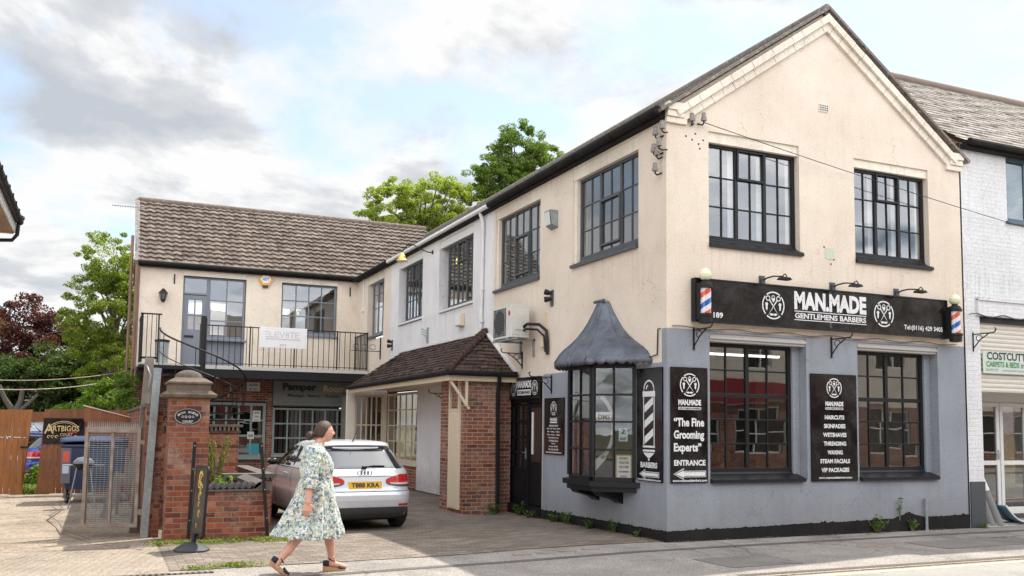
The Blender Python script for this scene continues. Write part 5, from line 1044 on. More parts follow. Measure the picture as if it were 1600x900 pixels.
t_ = thing('alarm_box', 'yellow hexagonal burglar alarm box between the rear wing windows', 'alarm', (-2.97, 18.1, 5.95)); mb = MB(); hx = [(-2.97 + .22 * math.cos(a), 6.12 + .2 * math.sin(a)) for a in [R(60 * k) for k in range(6)]]; mb.prism(REAR, hx, 0, .08); mb.build('case', plain('alarm_yellow', (.75, .36, .02), .4), t_, bev=.01)
mb = MB(); hx = [(-2.97 + .16 * math.cos(a), 6.13 + .14 * math.sin(a)) for a in [R(60 * k) for k in range(6)]]; mb.prism(REAR, hx, .08, .09); mb.build('face', m_whitep, t_); mb = MB(); put_text(mb, REAR, 'ADT', -2.97, 6.09, .09, .2, .093, 0, .03); mb.build('lettering', plain('blue_ink2', (.02, .08, .4), .5), t_, fix=False); mb = MB(); mb.fbox(REAR, -3.05, -2.89, 5.87, 5.94, 0, .06); mb.build('strobe', m_signb, t_)
for x, z, l in ((-5.67, 6.0, 'black iron strap on the cream wall above the lantern'), (-.25, 5.98, 'black iron strap on the cream wall right of the rear windows')):
    mb = MB(); mb.fbox(REAR, x - .02, x + .02, z - .2, z + .1, 0, .02); tag(mb.build('wall_strap', m_iron), l, 'strap')
mb = MB(); mb.fbox(SIDE, -17.4, -17.25, 5.2, 5.32, 0, .07); mb.tube([SIDE.p(-17.3, 5.3, .02), SIDE.p(-17.3, 6.3, .02)], .02, 6); tag(mb.build('sensor_box', m_whitep), 'small white sensor box with conduit in the inner corner by the roofs', 'box')
t_ = thing('litter_bin', 'grey cylindrical bin standing on the balcony by the spiral stair', 'bin', (-6.0, 17.0, 3.28)); mb = MB(); mb.lathe([(.17, 0), (.19, .62), (.2, .63)], (-6.0, 17.0, 3.28), 18); mb.build('body', m_galv, t_, smooth=40); mb = MB(); mb.lathe([(.2, .63), (.21, .66), (.2, .7), (.1, .72)], (-6.0, 17.0, 3.28), 18); mb.build('lid', m_frameb, t_, smooth=40)
# tv aerial
t_ = thing('tv_aerial', 'television aerial on a thin mast at the left end of the rear wing', 'aerial', (-6.72, 18.4, 5)); mb = MB(); mb.tube([(-6.74, 18.4, 4.5), (-6.78, 18.4, 8.15)], .022, 6); mb.build('mast', m_galv, t_); mb = MB(); mb.tube([(-7.5, 18.4, 8.08), (-6.6, 18.4, 8.10)], .012, 6); [mb.tube([(x, 18.27, 8.085), (x, 18.53, 8.085)], .006, 4) for x in np.arange(-7.48, -6.7, .07)]; mb.build('elements', m_galv, t_)
# costcutter banner (neighbour)
CF = Frame((0, -.02, 0), (1, 0, 0), (0, -1, 0)); t_ = sign('carpet_banner', 'pale green COSTCUTTER CARPETS & BEDS banner across the roller shutter', CF, 6.56, 9.2, 2.66, 3.05, -.04, -.03, plain('pale_green_banner', (.52, .58, .53), .6)); mb = MB()
put_text(mb, CF, 'COSTCUTTER', 6.66, 2.90, .14, 1.22, -.027, 0, .03, 'L'); put_text(mb, CF, 'CARPETS & BEDS', 6.64, 2.775, .10, .84, -.027, 1, .03, 'L'); put_text(mb, CF, 'SYSTON', 7.52, 2.775, .07, .42, -.027, 0, .02, 'L'); put_text(mb, CF, '2640145    costcuttercarpets.com', 6.62, 2.69, .06, 1.25, -.027, 2, .01, 'L')
mb.build('lettering', [m_ink, plain('green_ink', (.03, .22, .06), .6), plain('greygreen_ink', (.25, .32, .28), .6)], t_, fix=False)
# carpet rolls
m_carp = weathered('grey_carpet', (.22, .21, .21), (.14, .13, .13), .95, 6, 120, .5)
for x, y, tx, l in ((6.80, .15, -.10, 'grey carpet roll leaning in the doorway of the white building, left one'), (6.98, .12, -.16, 'grey carpet roll leaning in the doorway of the white building, right one')):
    t_ = thing('carpet_roll', l, 'carpet roll', (x, y, .0), 'carpet rolls by the white doors'); mb = MB(); mb.tube([(x, y, 0), (x + tx * 1.2, y + .35, 1.05)], .085, 16); mb.build('roll', m_carp, t_, smooth=40); mb = MB(); mb.tube([(x + tx * .66, y + .19, .58), (x + tx * .95, y + .27, .82)], .088, 16); mb.build('paper_band', m_paper, t_, smooth=40)
t_ = thing('blue_tray', 'blue and white curved plastic tray on the ground beside the carpet rolls', 'tray', (7.3, .2, 0)); mb = MB(); rows = []
for k in range(9): f = k / 8; rows.append([(7.05 + .55 * f, .05 + .3 * q, .03 + .30 * (1 - f) ** 2.2) for q in (0, 1)])
mb.grid(rows); o = mb.build('tray', plain('tray_blue', (.05, .13, .22), .35), t_, smooth=1, fix=False); sm = o.modifiers.new('s', 'SOLIDIFY'); sm.thickness = .03
mb = MB(); mb.tube([(x, y - .02, z + .02) for x, y, z in [r_[0] for r_ in rows]], .014, 6); mb.build('rim', m_whitep, t_, smooth=1)
# vent pipe on the grey wall
mb = MB(); mb.tube([(5.05, -.05, -.02), (5.05, -.05, .50)], .025, 10); mb.lathe([(.032, 0), (.032, .03)], (5.05, -.05, .49), 10); tag(mb.build('vent_pipe', m_galv, smooth=40), 'short grey pipe stub against the grey wall near the white building', 'pipe')

# ------------------------------------------------------------------ gate pier, planter walls
pier = thing('gate_pier', 'brick gate pier with stepped stone cap and oval plaque', 'gate pier', (-6.36, 2.75, -.04)); mb = MB(); mb.box(-6.63, -6.09, 2.5, 3.05, -.08, 2.0); mb.build('brick_shaft', m_brick2, pier, bev=.006)
mb = MB(); c = (-6.37, 2.775)
def sq(prof):
    rows = [[(c[0] + sx_ * r_, c[1] + sy_ * r_, z) for sx_, sy_ in ((-1, -1), (-.33, -1), (.33, -1), (1, -1), (1, -.33), (1, .33), (1, 1), (.33, 1), (-.33, 1), (-1, 1), (-1, .33), (-1, -.33))] for r_, z in prof]; mb.grid(rows, close=True); mb.face(rows[-1])
sq([(.29, 1.97), (.36, 1.99), (.37, 2.03), (.31, 2.07), (.285, 2.09), (.285, 2.17), (.31, 2.18), (.31, 2.205), (.20, 2.27)]); rows = []
for k in range(6): a = k / 5 * math.pi / 2; rows.append([(c[0] + .20 * math.cos(a) * math.cos(t__), c[1] + .20 * math.cos(a) * math.sin(t__), 2.26 + .13 * math.sin(a)) for t__ in np.linspace(0, 6.283, 17)[:-1]])
mb.grid(rows, close=True); mb.build('stone_cap', m_stone, pier, smooth=35)
pl_ = thing('name_plaque', 'black oval plaque reading BROOK BRIDGE COURT on the gate pier', 'plaque', (-6.40, 2.48, 1.6)); PF = Frame((0, 2.5, 0), (1, 0, 0), (0, -1, 0)); mb = MB()
mb.prism(PF, [(-6.385 + .185 * math.cos(a), 1.715 + .115 * math.sin(a)) for a in np.linspace(0, 6.283, 29)[:-1]], .002, .02); mb.build('plate', m_iron, pl_)
mb = MB(); arc_band(mb, PF, (-6.385, 1.715), .105, .110, 0, 6.283, .022, ex=1.62)
for i, ch in enumerate('BROOK BRIDGE'):
    if ch == ' ': continue
    a = math.pi * (.86 - .72 * i / 11); cx_, cz_ = -6.385 + .138 * math.cos(a), 1.70 + .075 * math.sin(a); ta = (a - math.pi / 2) * .7; F2 = Frame(PF.p(cx_, cz_, .023), PF.u * math.cos(ta) + PF.v * math.sin(ta), PF.n, PF.v * math.cos(ta) - PF.u * math.sin(ta)); put_text(mb, F2, ch, 0, -.014, .03, .022, 0, 0, .04)
put_text(mb, PF, 'COURT', -6.385, 1.625, .034, .14, .023, 0, .04); arc_band(mb, PF, (-6.41, 1.71), .01, .018, 0, 6.28, .023); arc_band(mb, PF, (-6.36, 1.71), .01, .018, 0, 6.28, .023); arc_band(mb, PF, (-6.455, 1.71), .01, .016, 0, 6.28, .023); arc_band(mb, PF, (-6.315, 1.71), .01, .016, 0, 6.28, .023)
mb.build('lettering', plain('silver_letters', (.55, .55, .55), .4, .5), pl_, fix=False)
m_blue = weathered('blue_engineering_tile', (.05, .048, .055), (.12, .11, .11), .6, 5, 40, .3)
m_conccap = weathered('concrete_coping', (.12, .108, .10), (.06, .055, .05), .9, 4, 60, .5)
fw_ = thing('planter_wall', 'low red brick planter wall with saw tooth tile coping right of the gate pier', 'wall', (-5.65, 2.6, -.04)); mb = MB(); mb.box(-6.09, -5.21, 2.42, 2.64, -.08, .66); mb.box(-5.43, -5.21, 2.64, 4.3, -.08, .66); mb.build('brickwork', m_brick2, fw_, bev=.006)
mb = MB(); mb.box(-6.09, -5.19, 2.395, 2.66, .66, .685); mb.build('mortar_bed', m_conccap, fw_); mb = MB()
for i in range(8): x = -6.02 + i * .088; z = .735; F2 = Frame((x, 0, z), (1, 0, 0), (0, -1, 0)); mb.prism(F2, [(-.06, -.028), (-.025, -.048), (.062, .028), (.03, .05)], -2.66, -2.40)
mb.build('tile_coping', m_blue, fw_, bev=.004)
mb = MB(); mb.prism(Frame((0, 2.40, 0), (1, 0, 0), (0, -1, 0)), [(-5.46, .685), (-5.19, .685), (-5.20, .75), (-5.32, .81), (-5.45, .75)], -1.95, 0); mb.build('saddle_coping', m_conccap, fw_, bev=.008)
bw_ = thing('back_planter_wall', 'second low brick planter wall with notched coping behind the front one', 'wall', (-5.2, 4.6, 0)); mb = MB(); mb.box(-5.6, -4.87, 4.32, 4.56, -.08, .70); mb.box(-5.05, -4.87, 4.56, 7.4, -.08, .72); mb.build('brickwork', m_brick2, bw_); mb = MB(); mb.box(-5.65, -4.84, 4.28, 4.60, .74, .8); [mb.box(x, x + .045, 4.27, 4.61, .70, .745) for x in np.arange(-5.65, -4.87, .075)]; mb.build('notched_coping', m_conccap, bw_)
mb = MB(); mb.box(-5.08, -4.84, 4.6, 7.4, .72, .80); mb.build('coping', m_conccap, bw_)
tw = thing('tall_planter_wall', 'taller brick wall with zigzag coping behind the gate pier', 'wall', (-5.8, 5.0, -.07)); mb = MB(); mb.box(-6.3, -5.36, 4.9, 5.14, -.1, 1.46); mb.box(-6.62, -6.3, 4.9, 5.14, -.1, 1.46); mb.box(-5.6, -5.36, 5.14, 8.5, -.1, 1.46); mb.build('brickwork', m_brick2, tw); mb = MB(); mb.box(-6.62, -5.33, 4.87, 5.18, 1.46, 1.49); mb.box(-6.62, -5.30, 4.84, 5.2, 1.56, 1.60); [mb.box(x, x + .04, 4.85, 5.19, 1.49, 1.56) for x in np.arange(-6.6, -5.35, .07)]; mb.build('notched_coping', m_stone, tw)
gw = thing('side_boundary_wall', 'brick boundary wall running back from the gate pier along the drive', 'wall', (-6.75, 9, -.05)); mb = MB(); mb.box(-6.9, -6.67, 3.2, 18.1, -.1, 1.85); mb.build('brickwork', m_brick2, gw); mb = MB(); mb.box(-6.93, -6.64, 3.2, 18.1, 1.85, 1.9); mb.build('coping', m_conccap, gw)
soil = MB(); soil.box(-6.09, -5.43, 2.64, 4.9, -.05, .55); tag(soil.build('soil_bed', weathered('soil', (.09, .06, .04), (.05, .035, .025), .95, 5, 30, .8)), kind='structure')

# black posts
for (x0_, z0_, x1_, l) in ((-6.33, 0, -6.29, 'black steel post leaning against the gate pier'), (-5.24, 0, -5.38, 'black steel post in front of the planter wall end')):
    t_ = thing('steel_post', l, 'post', (x0_, 2.3, 0), 'flat black posts'); mb = MB(); mb.bar((x0_, 2.33, -.05), (x1_, 2.34, 1.36), .045, .035, up_=(0, 1, 0)); mb.build('bar', m_iron, t_, bev=.003)
    mb = MB(); [mb.lathe([(.009, 0), (.006, .008)], (x0_ + (x1_ - x0_) * f, 2.31, 1.36 * f), 8, ax=(0, -1, 0)) for f in (.2, .5, .72, .96)]; mb.build('bolt', m_galv, t_)
# pavement sign on sprung base
ab = thing('pavement_sign', 'black pavement sign with gold scrolls seen edge on, on a domed base', 'pavement sign', (-6.38, 1.35, 0)); mb = MB()
Pp = [(-.19, -.04), (-.14, -.16), (.0, -.22), (.16, -.2), (.24, -.06), (.24, .08), (.1, .2), (-.1, .2)]; rows = [[(-6.40 + x * k * 1.05, 1.32 + y * k * 1.3, z) for x, y in Pp] for k, z in ((1.0, .0), (1.0, .015), (.75, .05), (.4, .085), (.2, .095))]; mb.grid(rows, close=True); mb.face(rows[-1]); mb.build('base', plain('rubber_base', (.045, .048, .055), .6), ab, smooth=40)
SF = Frame((-6.36, 1.28, .10), (.42, -.91, 0), (-.91, -.42, 0), (.05, .0, 1)); 
mb = MB(); w2 = .27
def rrect(u0, u1, v0, v1, r, k=6):
    P = []
    for cx_, cy2, a0 in ((u1 - r, v1 - r, 0), (u0 + r, v1 - r, 90), (u0 + r, v0 + r, 180), (u1 - r, v0 + r, 270)): P += [(cx_ + r * math.cos(R(a0 + 90 * q / k)), cy2 + r * math.sin(R(a0 + 90 * q / k))) for q in range(k + 1)]
    return P
SF = Frame((-6.36, 1.58, .08), (.19, -.98, 0), (-.98, -.19, 0), (.05, .0, 1)); mb.prism(SF, rrect(0, .5, .08, .98, .06), -.012, .012); mb.build('panel', m_signb, ab)
mb = MB(); P = rrect(0, .5, .08, .98, .06); mb.tube([SF.p(a, b_) for a, b_ in P], .02, 6, closed=True); mb.build('frame', m_iron, ab, smooth=1)
mb = MB()
for (a, b_, r_) in ((.25, .84, .09), (.2, .76, .06), (.3, .70, .07), (.25, .60, .05), (.25, .5, .04), (.28, .38, .05), (.22, .22, .03)):
    arc_band(mb, SF, (a, b_), r_ * .55, r_, .3, 5.2, .0135); arc_band(mb, SF, (a, b_), r_ * .1, r_ * .3, 0, 6, .0135)
mb.build('gold_scrolls', plain('gold_paint', (.62, .38, .06), .4), ab, fix=False)
mb = MB(); mb.tube([(-6.35, 1.33, .05), (-6.33, 1.34, .2)], .03, 10); mb.build('spring_stem', m_iron, ab)

# galvanised and timber posts, mesh gate
t_ = thing('galvanised_post', 'tall galvanised steel gate post left of the brick pier', 'post', (-6.82, 3.2, -.04)); mb = MB(); mb.bar((-6.87, 3.15, -.08), (-6.78, 3.15, 2.42), .105, .10, up_=(0, 1, 0)); mb.build('channel', m_galv, t_, bev=.004)
m_oldw = woodmat('weathered_timber', (.26, .22, .18), (.14, .12, .10)); t_ = thing('timber_post', 'old grey timber post behind the galvanised one', 'post', (-6.95, 3.9, -.05)); mb = MB(); mb.bar((-6.98, 4.0, -.08), (-6.86, 4.0, 2.62), .13, .12, up_=(0, 1, 0)); mb.build('post', m_oldw, t_, bev=.01)
mb = MB(); mb.tube([(-6.9, 3.92, 2.5), (-6.84, 3.9, 2.35), (-6.86, 3.9, 2.1)], .012, 6); mb.build('wire_loop', m_galv, t_, smooth=1)
gt = thing('mesh_gate', 'rusty steel frame gate filled with wire mesh and topped by spikes, standing open', 'gate', (-7.3, 3.3, 0)); GF = Frame((-7.70, 3.55, 0), (.80, -.30, 0), (-.35, -.94, 0)); GF.n = Vector((-GF.u.y, GF.u.x, 0)) * -1
gl_ = .80; mb = MB(); z0_, z1_ = .10, 1.54
for a in (0, gl_ - .05): mb.fbox(GF, a, a + .05, z0_, z1_, -.04, .04)
mb.fbox(GF, .37, .41, z0_ + .05, z1_ - .05, -.02, .02); mb.fbox(GF, .05, gl_ - .05, z0_, z0_ + .05, -.04, .04); mb.fbox(GF, .05, gl_ - .05, z1_ - .07, z1_, -.04, .04); mb.build('frame', m_rust, gt, bev=.004)
mb = MB()
for i in range(44): v_ = z0_ + .06 + i * .031; mb.fbox(GF, .05, gl_ - .05, v_, v_ + .006, -.003, .003)
for i in range(12): u_ = .06 + i * .058; mb.fbox(GF, u_, u_ + .003, z0_ + .05, z1_ - .07, .003, .008)
mb.build('mesh', m_galv, gt); mb = MB(); [mb.prism(GF, [(u_, z1_), (u_ + .014, z1_), (u_ + .007, z1_ + .09)], -.003, .003) for u_ in np.arange(.02, gl_ - .02, .027)]; mb.build('spikes', m_galv, gt)
mb = MB(); mb.fbox(GF, gl_ - .05, gl_ + .06, .28, .36, -.03, .03); mb.fbox(GF, gl_ - .05, gl_ + .06, 1.3, 1.36, -.03, .03); mb.build('hinge', m_rust, gt)

# fences
m_fence = woodmat('stained_fence', (.36, .135, .035), (.20, .07, .02)); m_fence2 = woodmat('dark_stained_fence', (.26, .095, .035), (.14, .05, .02))
def fence(name, lab, A, B, h, slant, m, cat='fence', sl0=0):
    t_ = thing(name, lab, cat, (A[0], A[1], -.07)); F = Frame((A[0], A[1], 0), (B[0] - A[0], B[1] - A[1], 0), (0, 0, 1)); l = math.hypot(B[0] - A[0], B[1] - A[1]); F.n = Vector((F.u.y, -F.u.x, 0)); k = max(1, int(l / .125)); mb = MB()
    for i in range(k):
        a, b_ = l * i / k + .003, l * (i + 1) / k - .003; e = random.uniform(-.006, .006); sa = slant if i == k - 1 else 0; s0 = sl0 if i == 0 else 0
        mb.prism(F, [(a + s0 * 0, -.02), (b_ - sa, -.02), (b_, h + e), (a + s0, h + e)], e, .018 + e)
    mb.build('boards', m, t_); mb = MB(); [mb.fbox(F, 0, l - .1, z, z + .07, -.05, -.008) for z in (.3, h / 2, h - .25)]; mb.build('rails', m, t_)
    return t_, F
f1, F1 = fence('wooden_gate', 'orange brown boarded gate at far left, open', (-11.5, 12.0), (-8.93, 12.15), 1.86, .16, m_fence); mb = MB(); mb.fbox(F1, 2.36, 2.5, 1.0, 1.04, .02, .035); mb.build('latch', m_iron, f1)
mb = MB(); put_text(mb, F1, '~ v\u2022 ~~ -', 2.2, 1.2, .07, .5, .025, 0, .0); mb.build('chalk_marks', m_whitep, f1, fix=False)
f2, F2_ = fence('boarded_fence', 'brown boarded fence with black pub style sign behind the blue bin', (-8.78, 12.1), (-6.95, 12.1), 1.88, 0, m_fence2, sl0=.09)
ss = sign('brewery_sign', 'black and gold ARTBIGGS sign fixed to the brown fence', F2_, .08, .92, 1.10, 1.68, .022, .045, m_signb); m_gold = plain('pale_gold', (.55, .40, .20), .5); mb = MB(); arc_band(mb, F2_, (.5, 1.40), .20, .215, .35, 2.8, .047, ex=1.5); arc_band(mb, F2_, (.5, 1.40), .17, .18, .35, 2.8, .047, ex=1.5); put_text(mb, F2_, 'ARTBIGGS', .5, 1.38, .13, .64, .048, 0, .02); put_text(mb, F2_, 'A', .20, 1.33, .22, .2, .049, 0, .01); put_text(mb, F2_, 'COURT', .56, 1.27, .07, .26, .048, 0, .01)
[arc_band(mb, F2_, (a, 1.26), .02, .035, 0, 5, .048) for a in (.2, .28, .36, .75)]; mb.build('lettering', m_gold, ss, fix=False); mb = MB(); put_text(mb, F2_, 'Coffee', .68, 1.34, .055, .2, .05, 0, .03); mb.build('red_script', plain('red_paint', (.5, .05, .03), .5), ss, fix=False)
t_ = thing('leaning_shed_side', 'slanting brown timber sheet with pale top edge leaning over the fence', 'timber sheet', (-7.3, 10.9, 1.4)); mb = MB(); TF = Frame((-7.86, 11.0, 0), (1, 0, 0), (0, -1, 0)); mb.prism(TF, [(0, 1.62), (.95, 1.45), (.95, 1.70), (0, 1.95)], 0, .03); mb.build('board', m_fence2, t_); mb = MB(); mb.prism(TF, [(-.02, 1.95), (.97, 1.70), (.97, 1.72), (-.02, 1.98)], -.03, .05); mb.build('capping', plain('pale_timber', (.55, .42, .30), .7), t_)

# wheelie bin
bn = thing('wheeled_bin', 'large blue four wheeled commercial bin in front of the brown fence', 'bin', (-7.75, 10.4, -.07)); m_binb = plain('bin_blue', (.025, .04, .10), .45); m_bing = plain('bin_grey_side', (.13, .14, .17), .5)
mb = MB(); x0, x1, y0, y1 = -8.22, -7.0, 9.7, 10.7; rows = []
for k, z in ((.10, .22), (.04, .5), (0, .95), (-.0, 1.12)): rows.append([(x0 + k, y0 + k * .6, z), (x1 - k, y0 + k * .6, z), (x1 - k, y1 - k, z), (x0 + k, y1 - k, z)])
mb.grid(rows, close=True); mb.face(rows[0]); mb.box(x0 - .03, x1 + .03, y0 - .03, y1 + .03, 1.08, 1.14); mb.build('body', m_binb, bn, bev=.02)
mb = MB(); rows = [[(x0 - .04 + (x1 - x0 + .08) * q / 10, y0 - .04 + (y1 - y0 + .08) * f, 1.145 + .17 * math.sin(math.pi * min(f * 1.15 + .1, 1)) ** .7 * (1 - .25 * abs(q / 5 - 1) ** 3)) for q in range(11)] for f in np.linspace(0, 1, 9)]; mb.grid(rows); o = mb.build('lid', m_binb, bn, smooth=50, fix=False); o.modifiers.new('s', 'SOLIDIFY').thickness = .03
mb = MB(); mb.box(x0 + .0, x0 + .18, y0 - .015, y0 + .06, .35, 1.07); mb.build('grey_corner', m_bing, bn); mb = MB(); mb.box(x0 + .03, x0 + .15, y0 - .02, y0 - .016, .78, 1.0); mb.box(x0 + .03, x0 + .15, y0 - .02, y0 - .016, .55, .74, 1); mb.build('label', [plain('red_label', (.6, .10, .07), .5), plain('white_blue_label', (.5, .55, .68), .5)], bn)
for x, y in ((x0 + .14, y0 + .15), (x1 - .14, y0 + .15), (x0 + .14, y1 - .15), (x1 - .14, y1 - .15)):
    mb = MB(); mb.lathe([(.03, -.03), (.1, -.028), (.105, 0), (.1, .028), (.03, .03)], (x, y, .035), 18, ax=(1, .3, 0)); o = mb.build('wheel', m_signb, bn, smooth=40); mb = MB(); mb.bar((x + .04, y, .03), (x + .02, y, .24), .02, .09); mb.bar((x - .04, y, .03), (x - .02, y, .24), .02, .09); mb.build('castor_fork', m_rust, o)
# barbecue
bq = thing('barbecue', 'small kettle barbecue on tubular legs beside the blue bin', 'barbecue', (-7.75, 8.9, -.07)); c = (-7.78, 8.6); mb = MB(); mb.lathe([(.02, -.12), (.15, -.09), (.19, -.0), (.2, .01)], (*c, .78), 18); mb.build('bowl', m_iron, bq, smooth=40); mb = MB(); mb.lathe([(.2, .02), (.19, .06), (.12, .13), (.02, .15)], (*c, .78), 18); mb.build('lid', plain('grey_enamel', (.15, .16, .18), .15), bq, smooth=40)
mb = MB(); [mb.tube([(c[0] + sx_ * .12, c[1] + sy_ * .1, .72), (c[0] + sx_ * .24, c[1] + sy_ * .16, -.07)], .012, 6) for sx_ in (-1, 1) for sy_ in (-1, 1)]; [mb.tube([(c[0] - .19, c[1] + s * .13, .2), (c[0] + .19, c[1] + s * .13, .2)], .008, 6) for s in (-1, 1)]; mb.tube([(c[0] - .36, c[1], .77), (c[0] + .36, c[1], .77)], .014, 6); mb.build('legs', m_galv, bq, smooth=40)
for i, (x, y, z, a, l, lab) in enumerate(((-7.38, 6.4, .0, .22, .72, 'grey weathered plank leaning behind the mesh gate, standing on the ground'), (-7.05, 6.9, .55, .20, .52, 'short grey plank leaning high behind the mesh gate'))):
    t_ = thing('loose_plank', lab, 'plank', (x, y, z), 'weathered planks behind the gate'); mb = MB(); mb.bar((x, y, z - .05), (x + a, y + .15, z + l), .16, .03, up_=(0, 1, 0)); mb.build('plank', m_oldw, t_, bev=.003)
    if i: mb = MB(); mb.box(x - .2, x + .35, y - .0, y + .3, z - .09, z - .05); mb.box(x - .15, x - .1, y + .1, y + .2, -.07, z - .09); mb.box(x + .25, x + .3, y + .1, y + .2, -.07, z - .09); tag(mb.build('timber_trestle', m_oldw), 'low timber trestle behind the mesh gate, carrying a plank', 'trestle')

# eaves of the house at far left
lh = thing('left_house', 'corner of a white gabled house with black gutter at the far left edge', 'building', (-12, 3, 0))
mb = MB(); mb.box(-15, -9.4, -1.2, 5.75, -.05, 4.8); mb.build('wall', m_white, lh)
mb = MB(); mb.box(-8.99, -8.965, -1.5, 6.0, 4.76, 4.97); mb.box(-9.4, -8.99, 5.95, 6.0, 4.74, 4.97); mb.build('fascia', m_whitep, lh)
mb = MB(); mb.box(-9.4, -8.99, -1.5, 5.95, 4.75, 4.77); mb.build('soffit', weathered('brown_soffit', (.35, .22, .14), (.2, .12, .08)), lh)
mb = MB(); mb.prism(Frame((0, 6.03, 0), (1, 0, 0), (0, -1, 0)), [(-8.9, 4.96), (-12.2, 7.2), (-15.4, 4.96), (-15.4, 5.08), (-12.2, 7.34), (-8.9, 5.08)], 0, 7.5); mb.build('roof', m_slates, lh)
mb = MB(); mb.tube([(-8.91, -1.5, 4.97), (-8.91, 6.02, 4.96)], .06, 10); mb.tube([(-8.92, 5.9, 4.93), (-8.93, 5.9, 4.72), (-9.0, 5.9, 4.62), (-9.35, 5.85, 4.58), (-9.38, 5.8, 4.4), (-9.38, 5.8, 0)], .032, 8); mb.tube([(-8.9, 5.85, 5.0), (-8.88, 5.98, 5.02), (-8.93, 6.03, 4.98)], .05, 8)
for y in np.arange(-1, 6, .55): mb.box(-8.98, -8.84, y, y + .05, 4.93, 4.99)
mb.build('gutter', m_iron, lh, smooth=40)
# ------------------------------------------------------------------ the car
CZ = [.17, .22, .30, .40, .50, .58, .63, .645, .70, .80, .88, .93, .97, 1.0, 1.06, 1.14, 1.22, 1.29, 1.33, 1.355, 1.38, 1.40, 1.415]
XR = [.34, .14, .06, .02, .0, .005, .03, .06, .075, .095, .11, .135, .175, .22, .30, .405, .51, .60, .60, .56, .62, .80, 1.15]
XF = [3.70, 3.86, 3.93, 3.955, 3.97, 3.965, 3.95, 3.945, 3.90, 3.78, 3.58, 3.30, 3.05, 2.93, 2.80, 2.63, 2.46, 2.28, 2.16, 2.08, 1.98, 1.84, 1.55]
HW = [.74, .80, .835, .855, .866, .87, .868, .862, .862, .860, .85, .835, .815, .795, .765, .725, .685, .645, .625, .61, .585, .53, .40]
def cpar(z): return np.interp(z, CZ, XR), np.interp(z, CZ, XF), np.interp(z, CZ, HW)
NS = 7.
def rear_x(y, z): a, b_, w_ = cpar(z); return (a + b_) / 2 - (b_ - a) / 2 * max(1 - abs(y / w_) ** NS, 0) ** (1 / NS)
def side_y(x, z): a, b_, w_ = cpar(z); return w_ * max(1 - abs((x - (a + b_) / 2) / ((b_ - a) / 2)) ** NS, 0) ** (1 / NS)
def peri(phi, z, off=0):
    a, b_, w_ = cpar(z); c, s = math.cos(phi), math.sin(phi); x = (a + b_) / 2 - ((b_ - a) / 2 + off) * np.sign(c) * abs(c) ** (2 / NS); y = (w_ + off) * np.sign(s) * abs(s) ** (2 / NS); return (x, y, z)
WX = (.70, 3.17); WR = .30; AR = .345
m_tyre = plain('tyre_rubber', (.018, .018, .019), .8); m_rim = plain('alloy', (.45, .45, .47), .3, .8); m_plas = plain('dark_plastic', (.045, .047, .052), .55); m_cglass = glass('car_glass', .12, .24, .95)
m_dark = plain('wheel_well', (.012, .012, .012), .9); m_red = plain('tail_lamp_red', (.45, .010, .014), .12, coat=.6); m_redd = plain('tail_lamp_clear', (.62, .45, .45), .12); m_chrome = plain('chrome', (.65, .66, .68), .15, 1.); m_badge = plain('badge_chrome', (.20, .21, .23), .25, .9); m_plate = plain('plate_yellow', (.80, .47, .03), .4)
